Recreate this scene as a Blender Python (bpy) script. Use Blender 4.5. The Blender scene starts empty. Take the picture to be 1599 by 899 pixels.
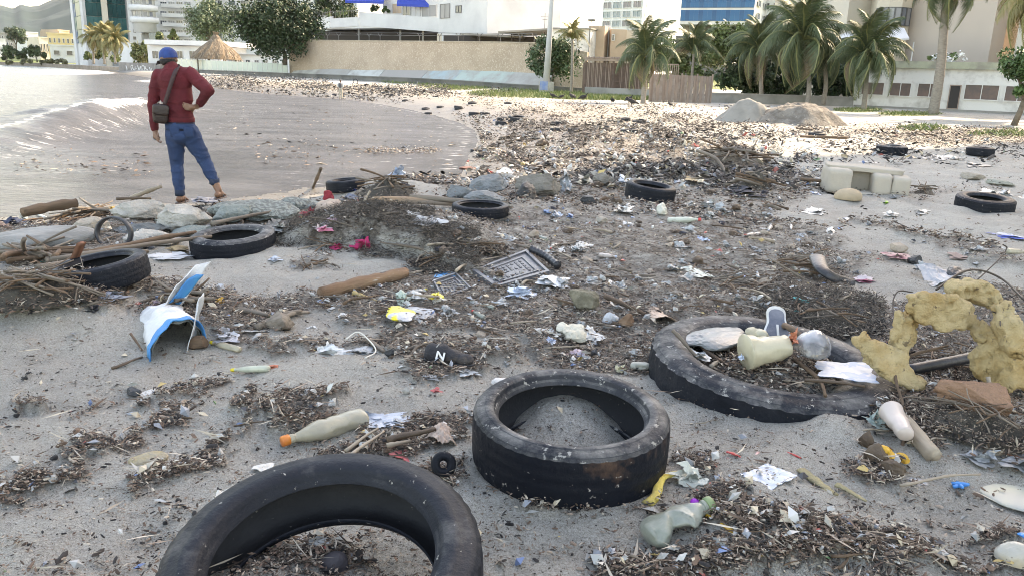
import bpy, bmesh, math, random
import numpy as np
from mathutils import Vector, Matrix, Euler

# camera, world, sun, exposure
SC = bpy.context.scene
COL = SC.collection
F = 1250.0                       # focal length in pixels of the 1599 px wide photograph
PITCH = math.atan(332 / F)
ROLL = 0.033
HC = 1.5
cam_d = bpy.data.cameras.new('camera')
cam_d.sensor_width = 36.0
cam_d.lens = 36.0 * F / 1599.0
cam_d.clip_start = 0.05
cam_d.clip_end = 12000
cam = bpy.data.objects.new('camera', cam_d)
COL.objects.link(cam)
cam.location = (0, 0, HC)
RM = Matrix.Rotation(math.pi / 2 - PITCH, 3, 'X') @ Matrix.Rotation(ROLL, 3, 'Z')
cam.rotation_euler = RM.to_euler()
SC.camera = cam

SUN_AZ = math.radians(50)        # clockwise from +Y (the view direction) towards +X
SUN_EL = math.radians(37)
world = bpy.data.worlds.new('World')
SC.world = world
world.use_nodes = True
wn = world.node_tree.nodes
wl = world.node_tree.links
bg = wn['Background']
sky = wn.new('ShaderNodeTexSky')
sky.sky_type = 'NISHITA'
sky.sun_disc = False
sky.sun_elevation = SUN_EL
sky.sun_rotation = SUN_AZ
sky.air_density = 1.0
sky.dust_density = 1.2
sky.ozone_density = 1.0
wl.new(sky.outputs[0], bg.inputs[0])
bg.inputs[1].default_value = 0.15
sun_d = bpy.data.lights.new('sun', 'SUN')
sun_d.energy = 2.0
sun_d.angle = math.radians(0.5)
sun_d.color = (1.0, 0.95, 0.87)
sun = bpy.data.objects.new('sun', sun_d)
COL.objects.link(sun)
sdir = Vector((math.sin(SUN_AZ) * math.cos(SUN_EL), math.cos(SUN_AZ) * math.cos(SUN_EL), math.sin(SUN_EL)))
sun.rotation_euler = sdir.to_track_quat('Z', 'Y').to_euler()
sun.location = (60, 60, 120)
vs = SC.view_settings
vs.view_transform = 'Standard'
vs.look = 'None'
vs.gamma = 1.0
vs.use_curve_mapping = False
vs.exposure = 2.52
vs.use_white_balance = True
vs.white_balance_temperature = 9500
vs.white_balance_tint = 14.0
SC.cycles.filter_width = .95
SC.cycles.max_bounces = 6
SC.cycles.diffuse_bounces = 3
SC.cycles.transparent_max_bounces = 12

rnd = random.Random(11)
rng = np.random.default_rng(11)
WATER_Z = -0.4

# pixel <-> place
RMn = np.array(RM)
def ray(px, py):
    v = RM @ Vector(((px - 799.5) / F, -(py - 449.5) / F, -1.0))
    return v
def P(px, py, z=0.0):
    v = ray(px, py)
    t = (z - HC) / v.z
    return Vector((v.x * t, v.y * t, z))
def W(px, py, d):
    v = ray(px, py)
    t = d / v.y
    return Vector((v.x * t, d, HC + v.z * t))
def topx(x, y, z):
    v = np.stack([x, y, z - HC * np.ones_like(x)], -1) @ RMn
    dz = np.maximum(-v[..., 2], 1e-3)
    return 799.5 + F * v[..., 0] / dz, 449.5 - F * v[..., 1] / dz, -v[..., 2]

# numpy noise
def _h3(i, j, k, s):
    n = (i * 374761393 + j * 668265263 + k * 2147483647 % 1000003 * 69069 + s * 1274126177) & 0xFFFFFFFF
    n = ((n ^ (n >> 13)) * 1274126177) & 0xFFFFFFFF
    n = ((n ^ (n >> 16)) * 2246822519) & 0xFFFFFFFF
    return ((n ^ (n >> 15)) & 0xFFFFFF) / float(0xFFFFFF)
def vn2(x, y, s=0):
    i = np.floor(x).astype(np.int64); j = np.floor(y).astype(np.int64)
    fx = x - i; fy = y - j
    fx = fx * fx * (3 - 2 * fx); fy = fy * fy * (3 - 2 * fy)
    k = 0
    a = _h3(i, j, k, s); b = _h3(i + 1, j, k, s); c = _h3(i, j + 1, k, s); d = _h3(i + 1, j + 1, k, s)
    return (a * (1 - fx) + b * fx) * (1 - fy) + (c * (1 - fx) + d * fx) * fy
def fbm2(x, y, o=4, s=0):
    r = 0.0; a = 0.5; t = 0.0
    for q in range(o):
        r = r + a * vn2(x * 2 ** q + q * 17.3, y * 2 ** q - q * 9.1, s + q); t += a; a *= 0.5
    return r / t
def vn3(x, y, z, s=0):
    i = np.floor(x).astype(np.int64); j = np.floor(y).astype(np.int64); k = np.floor(z).astype(np.int64)
    fx = x - i; fy = y - j; fz = z - k
    fx = fx * fx * (3 - 2 * fx); fy = fy * fy * (3 - 2 * fy); fz = fz * fz * (3 - 2 * fz)
    r = 0
    for di in (0, 1):
        for dj in (0, 1):
            for dk in (0, 1):
                w = (fx if di else 1 - fx) * (fy if dj else 1 - fy) * (fz if dk else 1 - fz)
                r = r + w * _h3(i + di, j + dj, k + dk, s)
    return r
def fbm3(p, sc=1.0, o=3, s=0):
    r = 0.0; a = 0.5; t = 0.0
    for q in range(o):
        f = sc * 2 ** q
        r = r + a * vn3(p[:, 0] * f + 31.7 * q, p[:, 1] * f + 11.3 * q, p[:, 2] * f - 7.9 * q, s + q); t += a; a *= 0.5
    return r / t
def sstep(a, b, x):
    t = np.clip((x - a) / (b - a), 0, 1)
    return t * t * (3 - 2 * t)

# sea outline and terrain
_sea_px = [(0, 338), (70, 336), (130, 318), (200, 312), (300, 318), (400, 306), (470, 292), (560, 292), (640, 291), (700, 286), (722, 272),
           (728, 250), (748, 222), (742, 204), (716, 192), (680, 181), (640, 172), (590, 163), (540, 156), (480, 152),
           (400, 146), (330, 138), (280, 130), (235, 122), (200, 117), (160, 111), (100, 106), (50, 103), (0, 101)]
SEA = [(-400, -300), (-60, 2), (-16, 8.2)] + [tuple(P(a, b, WATER_Z))[:2] for a, b in _sea_px] + [(-420, 420), (-2500, 900), (-3000, -300)]
SEA = np.array(SEA)
def sea_sd(x, y):
    """signed distance to the shoreline, positive on land"""
    d = np.full(x.shape, 1e9); ins = np.zeros(x.shape, bool)
    n = len(SEA)
    for i in range(n):
        ax, ay = SEA[i]; bx, by = SEA[(i + 1) % n]
        ex, ey = bx - ax, by - ay
        t = np.clip(((x - ax) * ex + (y - ay) * ey) / (ex * ex + ey * ey), 0, 1)
        d = np.minimum(d, (x - ax - t * ex) ** 2 + (y - ay - t * ey) ** 2)
        c = ((ay > y) != (by > y)) & (x < (bx - ax) * (y - ay) / (by - ay + 1e-12) + ax)
        ins ^= c
    d = np.sqrt(d)
    return np.where(ins, -d, d)

# debris density, authored as soft blobs over the beach: cx, cy, rx, ry, angle, amount
_BL = [(900, 395, 330, 75, 4, .84), (1180, 410, 190, 95, 5, .82), (820, 490, 170, 60, 4, .9), (690, 385, 170, 38, 14, .85), (1080, 470, 260, 70, 8, .82),
       (1290, 480, 120, 55, 15, .9), (950, 300, 260, 45, 0, .66), (1080, 330, 200, 40, 0, .66), (860, 225, 150, 55, 10, .9), (1000, 240, 220, 40, 5, .9),
       (1150, 280, 160, 30, 5, .8), (760, 300, 110, 40, 0, .7), (560, 340, 130, 30, 0, .9), (250, 345, 240, 24, 0, .95), (90, 370, 160, 38, 0, .9),
       (90, 470, 130, 40, 5, .95), (220, 455, 110, 24, 8, .9), (320, 475, 80, 28, 0, .9), (450, 480, 100, 24, -10, .9), (330, 505, 110, 26, 5, .8),
       (610, 480, 110, 40, 0, .95), (495, 412, 40, 10, 0, 1), (690, 470, 120, 60, 0, .9), (440, 545, 90, 12, 3, .75), (620, 545, 100, 16, 3, .85),
       (720, 575, 120, 26, -8, .8), (650, 522, 100, 8, -3, .6), (960, 560, 130, 34, 5, .95), (900, 520, 110, 34, 0, .95), (1010, 520, 60, 60, 0, .9),
       (480, 655, 40, 34, 60, .85), (600, 690, 90, 18, -8, .9), (680, 665, 90, 18, -5, .8), (500, 625, 60, 12, 0, .7), (290, 610, 90, 12, -22, .8),
       (250, 655, 70, 12, -22, .9), (370, 632, 40, 10, -20, .85), (150, 600, 120, 8, -16, .4), (190, 690, 120, 12, -16, .6), (270, 735, 100, 16, -18, .9),
       (330, 700, 80, 12, -30, .85), (30, 765, 60, 14, -20, .8), (90, 740, 50, 8, -25, .6), (40, 625, 60, 8, 5, .7), (160, 630, 80, 8, -18, .5),
       (470, 870, 110, 50, 0, .75), (660, 690, 50, 20, 0, .8), (705, 745, 30, 20, 0, .6), (860, 795, 50, 9, 0, .6), (1100, 745, 60, 20, 40, .6),
       (1020, 795, 40, 12, 0, .5), (1130, 830, 70, 30, 35, .85), (990, 882, 70, 26, 0, .95), (1240, 850, 90, 22, 20, .85), (1330, 870, 90, 22, 25, .85),
       (1420, 865, 70, 22, 0, .9), (1540, 840, 70, 14, -15, .6), (1230, 890, 120, 14, 0, .8), (1090, 880, 60, 20, 0, .7), (1550, 885, 70, 12, 0, .7),
       (1370, 745, 50, 22, 20, .85), (1340, 770, 60, 10, 30, .5), (1180, 590, 130, 48, 5, 1.0), (1560, 690, 90, 22, 10, .9), (1480, 650, 130, 60, 0, 1.0),
       (1470, 540, 130, 80, 0, .9), (1540, 480, 90, 40, 0, .9), (1230, 730, 50, 6, 15, .4), (1100, 640, 90, 12, 0, .4),
       (1360, 300, 140, 18, 5, .55), (1430, 365, 150, 10, 12, .75), (1530, 400, 120, 10, 12, .75), (1350, 405, 80, 14, 0, .7), (1540, 300, 110, 14, 0, .5), (1220, 300, 60, 25, 0, .7),
       (1500, 250, 160, 20, 0, .35), (1300, 262, 160, 12, 0, .35), (1480, 215, 200, 14, 3, .8), (1330, 205, 120, 14, 0, .6), (1150, 195, 260, 22, 3, .5),
       (900, 175, 260, 18, 6, .65), (700, 150, 200, 9, 3, .6), (1000, 195, 200, 20, 0, .6), (560, 140, 160, 7, 4, .7), (400, 134, 120, 5, 3, .9),
       (560, 138, 60, 4, 0, .6), (800, 200, 90, 20, 5, .9), (420, 650, 60, 8, -8, .8), (1560, 205, 60, 10, 0, .8), (1450, 430, 120, 14, 6, .5)]
def density_px(px, py):
    px = px + 46 * (fbm2(px / 42, py / 16, 3, 77) - .5) * 2 * np.clip(py / 500, .3, 1.2); py = py + 20 * (fbm2(px / 42 + 9, py / 16, 3, 78) - .5) * 2 * np.clip(py / 500, .3, 1.2)
    d = np.zeros(np.shape(px))
    for cx, cy, rx, ry, an, am in _BL:
        a = math.radians(an); c, s = math.cos(a), math.sin(a)
        u = ((px - cx) * c + (py - cy) * s) / rx; v = (-(px - cx) * s + (py - cy) * c) / ry
        d = np.maximum(d, am * (1.14 if cy > 520 else 1.04) * np.clip(1.35 - (u * u + v * v) * .9, 0, 1))
    yl = np.interp(px, [425, 560, 610, 660, 700, 750], [386, 392, 402, 412, 428, 440])
    d = np.maximum(d, 1.3 * np.clip(1.25 - ((py - yl + 13) / 15) ** 2, 0, 1) * (px > 425) * (px < 760))
    n = fbm2(px / 26, py / 9, 4, 90)
    return np.clip((d - .16 - 1.25 * (1 - d) * (1 - n)) * 2.2, 0, 1) * (.6 + .4 * d)
_MOUNDS = []          # x, y, radius, height: low swellings of the sand
def base_h(x, y, sd=None):
    if sd is None: sd = sea_sd(x, y)
    h = np.where(sd < 0, -0.4 + np.maximum(sd * 0.12, -1.2), -0.4 + 0.4 * sstep(0, 3.6, sd))
    r = np.hypot(x, y)
    far = sstep(60, 110, r)
    h = np.where(sd > 0, h + far * (0.25 * sstep(0, 6, sd)), h)
    # hinterland of the far shore rises slowly, then flattens
    h = h + 3.0 * sstep(15, 120, sd) * sstep(150, 300, r)
    for mx, my, mr, mh in _MOUNDS:
        h = h + mh * np.exp(-((x - mx) ** 2 + (y - my) ** 2) / (mr * mr))
    return h
def T(x, y, sd=None, dens=None):
    x = np.asarray(x, float); y = np.asarray(y, float)
    if sd is None: sd = sea_sd(x, y)
    h = base_h(x, y, sd)
    land = sstep(-.3, 1.5, sd)
    if dens is None:
        a, b, dd = toqpx(x, y)
        dens = density_px(a, b) * (dd > 0)
    r = np.hypot(x, y)
    near = 1 - sstep(25, 60, r)
    h = h + land * near * ((fbm2(x * 1.1, y * 1.1, 3, 3) - .5) * .12 + (fbm2(x * 6, y * 6, 3, 8) - .5) * .045 + (fbm2(x * 2.6 + 3, y * 2.6, 2, 12) - .5) * .06)
    if not _SC: _SC.extend([P(*q) for q in ((425, 386), (500, 394), (560, 392), (610, 402), (660, 412), (700, 428), (750, 440))])
    bd_ = np.full(x.shape, 9e9); ss = np.zeros(x.shape)
    for a_, b_ in zip(_SC, _SC[1:]):
        ex, ey = b_.x - a_.x, b_.y - a_.y; t_ = np.clip(((x - a_.x) * ex + (y - a_.y) * ey) / (ex * ex + ey * ey), 0, 1); dq = np.hypot(x - a_.x - t_ * ex, y - a_.y - t_ * ey); s_ = np.sign(ex * (y - a_.y) - ey * (x - a_.x)); m_ = dq < bd_; bd_ = np.where(m_, dq, bd_); ss = np.where(m_, s_, ss)
    s_ = bd_ * ss + .10 * (fbm2(x * 4, y * 4, 3, 66) - .5)
    h = h + land * .15 * sstep(-.04, .05, s_) * np.exp(-np.maximum(s_, 0) / 1.1) * sstep(_SC[0].x - .3, _SC[0].x + .5, x) * sstep(_SC[-1].x + .3, _SC[-1].x - .5, x)      # eroded bank
    h = h + land * dens * (.012 + .10 * (fbm2(x * 2.1 + 5, y * 2.1, 4, 21) - .35)) * near
    return h
def toqpx(x, y):
    a, b, d = toqpx_z(x, y, 0.0)
    return a, b, d
def toqpx_z(x, y, z):
    return toproj(x, y, np.full(np.shape(x), z))
def toproj(x, y, z):
    v = np.stack([x, y, z - HC], -1) @ RMn
    ok = v[..., 2] < -0.2
    dz = np.where(ok, -v[..., 2], 1.0)
    return np.where(ok, 799.5 + F * v[..., 0] / dz, -9999), np.where(ok, 449.5 - F * v[..., 1] / dz, -9999), np.where(ok, dz, -1)
_HF = []; _SC = []
def TL(x, y):
    """height of the built ground sheet, read back from its grid"""
    an, lr, Z = _HF; u = (math.atan2(x, y) - an[0]) / (an[1] - an[0]); w = (math.log(max(math.hypot(x, y), 1.16)) - lr[0]) / (lr[1] - lr[0])
    u = min(max(u, 0), Z.shape[1] - 1.001); w = min(max(w, 0), Z.shape[0] - 1.001); i, j = int(w), int(u); a, b = w - i, u - j
    return float((Z[i, j] * (1 - b) + Z[i, j + 1] * b) * (1 - a) + (Z[i + 1, j] * (1 - b) + Z[i + 1, j + 1] * b) * a)
def G(px, py):
    """ground point seen at a pixel"""
    v = ray(px, py)
    z = 0.0
    for _ in range(8):
        t = (z - HC) / v.z
        z2 = TL(v.x * t, v.y * t)
        z = z + .7 * (z2 - z)
    t = (z - HC) / v.z
    x, y = v.x * t, v.y * t
    return Vector((x, y, TL(x, y)))
def mpp(p):
    """metres per photograph pixel at a point"""
    q = RM.transposed() @ (Vector(p) - Vector((0, 0, HC)))
    return -q.z / F

# object helpers
def tag(o, label=None, cat=None, group=None, kind=None):
    if label: o['label'] = label
    if cat: o['category'] = cat
    if group: o['group'] = group
    if kind: o['kind'] = kind
    return o
def empty(name, loc=(0, 0, 0), rz=0.0, label=None, cat=None, group=None):
    o = bpy.data.objects.new(name, None)
    o.empty_display_size = .1
    COL.objects.link(o); o.location = loc; o.rotation_euler = (0, 0, rz)
    return tag(o, label, cat, group)
def mesh(name, v, f, mat=None, smooth=True, tint=None):
    me = bpy.data.meshes.new(name)
    v = np.asarray(v, np.float32)
    if isinstance(f, np.ndarray):
        k = f.shape[1]; n = f.shape[0]
        me.vertices.add(len(v)); me.vertices.foreach_set('co', v.ravel())
        me.loops.add(n * k); me.loops.foreach_set('vertex_index', f.astype(np.int32).ravel())
        me.polygons.add(n)
        me.polygons.foreach_set('loop_start', np.arange(0, n * k, k, dtype=np.int32))
        me.polygons.foreach_set('loop_total', np.full(n, k, np.int32))
        me.update(calc_edges=True)
    else:
        me.from_pydata(v.tolist(), [], f); me.update()
    if mat: me.materials.append(mat)
    me.polygons.foreach_set('use_smooth', np.full(len(me.polygons), bool(smooth)))
    if tint is not None:
        at = me.attributes.new('tint', 'FLOAT_COLOR', 'POINT')
        c = np.ones((len(v), 4), np.float32); c[:, :3] = tint
        at.data.foreach_set('color', c.ravel())
    return me
def obj(name, me, parent=None, loc=None, rot=None, scale=None):
    o = bpy.data.objects.new(name, me); COL.objects.link(o)
    if parent: o.parent = parent
    if loc is not None: o.location = loc
    if rot is not None: o.rotation_euler = rot
    if scale is not None: o.scale = scale if hasattr(scale, '__len__') else (scale,) * 3
    return o
def children_of(root): return [o for o in COL.objects if o.parent == root]
def copy_tree(root, loc=None, rz=None, label=None, scale=None, kids=None):
    c = root.copy(); COL.objects.link(c)
    if loc is not None: c.location = loc
    if rz is not None: c.rotation_euler = (c.rotation_euler[0], c.rotation_euler[1], rz)
    if label: c['label'] = label
    if scale: c.scale = (scale,) * 3
    for k in (kids if kids is not None else root.children):
        d = k.copy(); COL.objects.link(d); d.parent = c
    return c
class MB:
    """collects primitives into one mesh"""
    def __init__(s): s.v = []; s.f = []; s.n = 0
    def add(s, v, f, M=None):
        v = np.asarray(v, float)
        if M is not None:
            A = np.array(M); v = v @ A[:3, :3].T + A[:3, 3]
        s.v.append(v); s.f += [tuple(int(i) + s.n for i in q) for q in f]; s.n += len(v); return s
    def box(s, c, d, rz=0.0, M=None):
        x, y, z = d[0] / 2, d[1] / 2, d[2] / 2
        v = np.array([(a * x, b * y, e * z) for e in (-1, 1) for b in (-1, 1) for a in (-1, 1)])
        m = Matrix.Translation(c) @ Matrix.Rotation(rz, 4, 'Z')
        if M is not None: m = M @ m
        return s.add(v, [(0, 2, 3, 1), (4, 5, 7, 6), (0, 1, 5, 4), (2, 6, 7, 3), (0, 4, 6, 2), (1, 3, 7, 5)], m)
    def tube(s, pts, rad, n=8, cap=True, flat=1.0):
        v, f = tube(pts, rad, n, cap, flat); return s.add(v, f)
    def lathe(s, prof, n=16, M=None, cap=True):
        v, f = lathe(prof, n, cap); return s.add(v, f, M)
    def make(s, name, mat=None, smooth=False): return mesh(name, np.concatenate(s.v), s.f, mat, smooth)
    def obj(s, name, mat=None, parent=None, smooth=False, **k): return obj(name, s.make(name, mat, smooth), parent, **k)
def tube(pts, rad, n=8, cap=True, flat=1.0):
    pts = [Vector(p) for p in pts]; m = len(pts)
    if not hasattr(rad, '__len__'): rad = [rad] * m
    v = []; f = []
    up = Vector((0, 0, 1)); prev = None
    for i, p in enumerate(pts):
        t = (pts[min(i + 1, m - 1)] - pts[max(i - 1, 0)]).normalized()
        if prev is None:
            a = t.cross(up if abs(t.z) < .9 else Vector((1, 0, 0))).normalized()
        else:
            a = (prev - t * prev.dot(t)).normalized()
        prev = a; b = t.cross(a)
        for k in range(n):
            q = 2 * math.pi * k / n
            v.append(p + a * math.cos(q) * rad[i] + b * math.sin(q) * rad[i] * flat)
    for i in range(m - 1):
        for k in range(n):
            f.append((i * n + k, i * n + (k + 1) % n, (i + 1) * n + (k + 1) % n, (i + 1) * n + k))
    if cap:
        f.append(tuple(range(n))[::-1]); f.append(tuple(range((m - 1) * n, m * n)))
    return np.array([tuple(q) for q in v]), f
def lathe(prof, n=24, cap=True, closed=False):
    """profile of (r, z) round the z axis"""
    m = len(prof); v = []; f = []
    for r, z in prof:
        for k in range(n):
            q = 2 * math.pi * k / n; v.append((r * math.cos(q), r * math.sin(q), z))
    for i in range(m if closed else m - 1):
        j = (i + 1) % m
        for k in range(n):
            f.append((i * n + k, i * n + (k + 1) % n, j * n + (k + 1) % n, j * n + k))
    if cap and not closed:
        f.append(tuple(range(n))[::-1]); f.append(tuple(range((m - 1) * n, m * n)))
    return np.array(v), f
_ico = {}
def ico(sub):
    if sub not in _ico:
        b = bmesh.new(); bmesh.ops.create_icosphere(b, subdivisions=sub, radius=1.0)
        b.verts.ensure_lookup_table()
        _ico[sub] = (np.array([tuple(q.co) for q in b.verts]), np.array([[w.index for w in q.verts] for q in b.faces])); b.free()
    return _ico[sub][0].copy(), _ico[sub][1]
def smooth_line(pts, k=6):
    """Catmull-Rom through points"""
    p = [Vector(q) for q in pts]; p = [p[0] * 2 - p[1]] + p + [p[-1] * 2 - p[-2]]; out = []
    for i in range(1, len(p) - 2):
        for j in range(k):
            t = j / k
            out.append(.5 * ((2 * p[i]) + (-p[i - 1] + p[i + 1]) * t + (2 * p[i - 1] - 5 * p[i] + 4 * p[i + 1] - p[i + 2]) * t * t + (-p[i - 1] + 3 * p[i] - 3 * p[i + 1] + p[i + 2]) * t ** 3))
    out.append(p[-2]); return out

# materials
_M = {}
def M(name, col=(.5, .5, .5), rough=.8, col2=None, scale=6.0, detail=5.0, lo=.4, hi=.65, bump=0.0, bscale=30.0, metal=0.0,
      speck=None, sscale=60.0, samt=.62, dust=None, damt=.5, tint=False, rand=0.0, coat=0.0, alpha=1.0, trans=0.0, stretch=None, emis=None, spec=.5, sss=0.0, bd=.02):
    if name in _M: return _M[name]
    m = bpy.data.materials.new(name); m.use_nodes = True; _M[name] = m
    N = m.node_tree.nodes; L = m.node_tree.links; b = N['Principled BSDF']
    b.inputs['Roughness'].default_value = rough; b.inputs['Metallic'].default_value = metal
    b.inputs['Coat Weight'].default_value = coat; b.inputs['Transmission Weight'].default_value = trans; b.inputs['Alpha'].default_value = alpha
    b.inputs['Specular IOR Level'].default_value = spec
    tc = N.new('ShaderNodeTexCoord'); src = tc.outputs['Object']
    if stretch:
        mp = N.new('ShaderNodeMapping'); mp.inputs['Scale'].default_value = stretch; L.new(src, mp.inputs[0]); src = mp.outputs[0]
    def noise(sc, det=4.0, rg=.6):
        n = N.new('ShaderNodeTexNoise'); n.inputs['Scale'].default_value = sc; n.inputs['Detail'].default_value = det; n.inputs['Roughness'].default_value = rg
        L.new(src, n.inputs['Vector']); return n.outputs['Fac']
    def rmp(s, a, c):
        r = N.new('ShaderNodeMapRange'); r.inputs[1].default_value = a; r.inputs[2].default_value = c; L.new(s, r.inputs[0]); return r.outputs[0]
    def mix(f, a, c, mode='MIX'):
        q = N.new('ShaderNodeMix'); q.data_type = 'RGBA'; q.blend_type = mode
        if isinstance(f, float): q.inputs[0].default_value = f
        else: L.new(f, q.inputs[0])
        for i, w in ((6, a), (7, c)):
            if isinstance(w, tuple): q.inputs[i].default_value = (*w, 1)
            else: L.new(w, q.inputs[i])
        return q.outputs[2]
    c = tuple(col)
    if tint:
        at = N.new('ShaderNodeAttribute'); at.attribute_name = 'tint'; c = at.outputs['Color']
        if col != (.5, .5, .5): c = mix(1.0, c, tuple(col), 'MULTIPLY')
    if col2 is not None: c = mix(rmp(noise(scale, detail), lo, hi), c, tuple(col2))
    if rand:
        oi = N.new('ShaderNodeObjectInfo'); hs = N.new('ShaderNodeHueSaturation')
        r = N.new('ShaderNodeMapRange'); r.inputs[3].default_value = 1 - rand; r.inputs[4].default_value = 1 + rand
        L.new(oi.outputs['Random'], r.inputs[0]); L.new(r.outputs[0], hs.inputs['Value'])
        if isinstance(c, tuple): hs.inputs['Color'].default_value = (*c, 1)
        else: L.new(c, hs.inputs['Color'])
        c = hs.outputs[0]
    if speck is not None: c = mix(rmp(noise(sscale, 3.0, .7), samt, samt + .06), c, tuple(speck))
    if dust is not None:      # sand that has settled on faces that look up
        g = N.new('ShaderNodeNewGeometry'); sp = N.new('ShaderNodeSeparateXYZ'); L.new(g.outputs['True Normal'], sp.inputs[0])
        up = rmp(sp.outputs[2], .15, .95)
        k = N.new('ShaderNodeMath'); k.operation = 'MULTIPLY'; L.new(up, k.inputs[0]); L.new(rmp(noise(scale * 1.7, 8.0, .7), .62 - damt * .4, .95 - damt * .4), k.inputs[1])
        c = mix(k.outputs[0], c, tuple(dust))
    if isinstance(c, tuple): b.inputs['Base Color'].default_value = (*c, 1)
    else: L.new(c, b.inputs['Base Color'])
    if bump:
        bp = N.new('ShaderNodeBump'); bp.inputs['Strength'].default_value = bump; bp.inputs['Distance'].default_value = bd
        L.new(noise(bscale, 6.0, .65), bp.inputs['Height']); L.new(bp.outputs[0], b.inputs['Normal'])
    if emis: b.inputs['Emission Color'].default_value = (*emis, 1); b.inputs['Emission Strength'].default_value = 1
    if sss: b.inputs['Subsurface Weight'].default_value = sss; b.inputs['Subsurface Scale'].default_value = .02
    return m
SANDC = (.36, .345, .31)
# ground sheet
_MOUNDS += [(-.72, 1.95, .34, .11)]
for px_, py_, r_, h_ in [(888, 668, .26, .16), (1190, 590, .32, .10), (1290, 676, .15, .07), (1490, 665, .5, .07), (70, 480, .5, .16), (1330, 480, .3, .05), (1110, 250, 1.2, .25),
                         (600, 300, .7, .18), (690, 385, .9, .12), (560, 372, .6, .10), (1130, 795, .3, .03)]:
    q_ = P(px_, py_); _MOUNDS.append((q_.x, q_.y, r_, h_))

def material_sand():
    m = bpy.data.materials.new('beach_sand'); m.use_nodes = True
    N = m.node_tree.nodes; L = m.node_tree.links; b = N['Principled BSDF']
    tc = N.new('ShaderNodeTexCoord')
    def noise(sc, det=4.0, rg=.6, st=None):
        n = N.new('ShaderNodeTexNoise'); n.inputs['Scale'].default_value = sc; n.inputs['Detail'].default_value = det; n.inputs['Roughness'].default_value = rg
        if st:
            mp = N.new('ShaderNodeMapping'); mp.inputs['Scale'].default_value = st[:3]; mp.inputs['Rotation'].default_value = (0, 0, st[3])
            L.new(tc.outputs['Object'], mp.inputs[0]); L.new(mp.outputs[0], n.inputs['Vector'])
        else: L.new(tc.outputs['Object'], n.inputs['Vector'])
        return n.outputs['Fac']
    def rmp(s, a, c, lo=0., hi=1.):
        r = N.new('ShaderNodeMapRange'); r.inputs[1].default_value = a; r.inputs[2].default_value = c; r.inputs[3].default_value = lo; r.inputs[4].default_value = hi
        L.new(s, r.inputs[0]); return r.outputs[0]
    def mix(f, a, c, mode='MIX'):
        q = N.new('ShaderNodeMix'); q.data_type = 'RGBA'; q.blend_type = mode
        if isinstance(f, float): q.inputs[0].default_value = f
        else: L.new(f, q.inputs[0])
        for i, w in ((6, a), (7, c)):
            if isinstance(w, tuple): q.inputs[i].default_value = (*w, 1)
            else: L.new(w, q.inputs[i])
        return q.outputs[2]
    def mul(a, c):
        q = N.new('ShaderNodeMath'); q.operation = 'MULTIPLY'; L.new(a, q.inputs[0])
        if isinstance(c, float): q.inputs[1].default_value = c
        else: L.new(c, q.inputs[1])
        return q.outputs[0]
    at = N.new('ShaderNodeAttribute'); at.attribute_name = 'tint'      # r = debris dirt, g = wet, b = grass
    sp = N.new('ShaderNodeSeparateColor'); L.new(at.outputs['Color'], sp.inputs[0])
    c = mix(rmp(noise(1.3, 6.0), .35, .68), (.40, .378, .33), (.48, .457, .405))
    c = mix(rmp(noise(5.0, 6.0, .7, (1, 2.6, 1, .25)), .5, .75), c, (.33, .31, .27))
    # coarse grains, dark and pale
    gr = noise(260.0, 2.0, .8)
    c = mix(rmp(gr, .56, .64, 0, .85), c, (.11, .10, .09))
    g2 = noise(95.0, 3.0, .8); c = mix(rmp(g2, .55, .66, 0, .8), c, (.16, .145, .13)); c = mix(rmp(g2, .43, .34, 0, .75), c, (.66, .64, .60))
    c = mix(rmp(gr, .44, .36, 0, .8), c, (.68, .66, .62))
    c = mix(rmp(noise(55.0, 4.0, .8), .66, .72, 0, .8), c, (.10, .085, .07))
    # dirt between the debris
    dn = mul(sp.outputs[0], rmp(noise(7.0, 8.0, .7), .36, .60))
    c = mix(dn, c, mix(rmp(noise(24.0, 6.0, .75), .4, .6), (.06, .046, .036), (.20, .168, .14)))
    c = mix(sp.outputs[1], c, mix(rmp(noise(2.0, 5.0), .4, .6), (.115, .10, .085), (.15, .13, .11)))
    c = mix(sp.outputs[2], c, mix(rmp(noise(3.0, 6.0, .7), .4, .6), (.07, .12, .03), (.14, .15, .05)))
    L.new(c, b.inputs['Base Color'])
    L.new(rmp(sp.outputs[1], 0.0, 1.0, .92, .28), b.inputs['Roughness'])
    b.inputs['Specular IOR Level'].default_value = .35
    b1 = N.new('ShaderNodeBump'); b1.inputs['Strength'].default_value = .8; b1.inputs['Distance'].default_value = .009; L.new(gr, b1.inputs['Height'])
    b2 = N.new('ShaderNodeBump'); b2.inputs['Strength'].default_value = .75; b2.inputs['Distance'].default_value = .045
    L.new(noise(22.0, 8.0, .7), b2.inputs['Height']); L.new(b1.outputs[0], b2.inputs['Normal'])
    L.new(b2.outputs[0], b.inputs['Normal'])
    return m

def polar_grid(angs, rad):
    A, R = np.meshgrid(angs, rad)
    return R * np.sin(A), R * np.cos(A)
def grid_faces(nr, nc, wrap=False):
    i = np.arange(nr - 1)[:, None]; j = np.arange(nc if wrap else nc - 1)[None, :]
    k = (j + 1) % nc
    return np.stack([i * nc + j, i * nc + k, (i + 1) * nc + k, (i + 1) * nc + j], -1).reshape(-1, 4)[:, ::-1]

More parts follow.
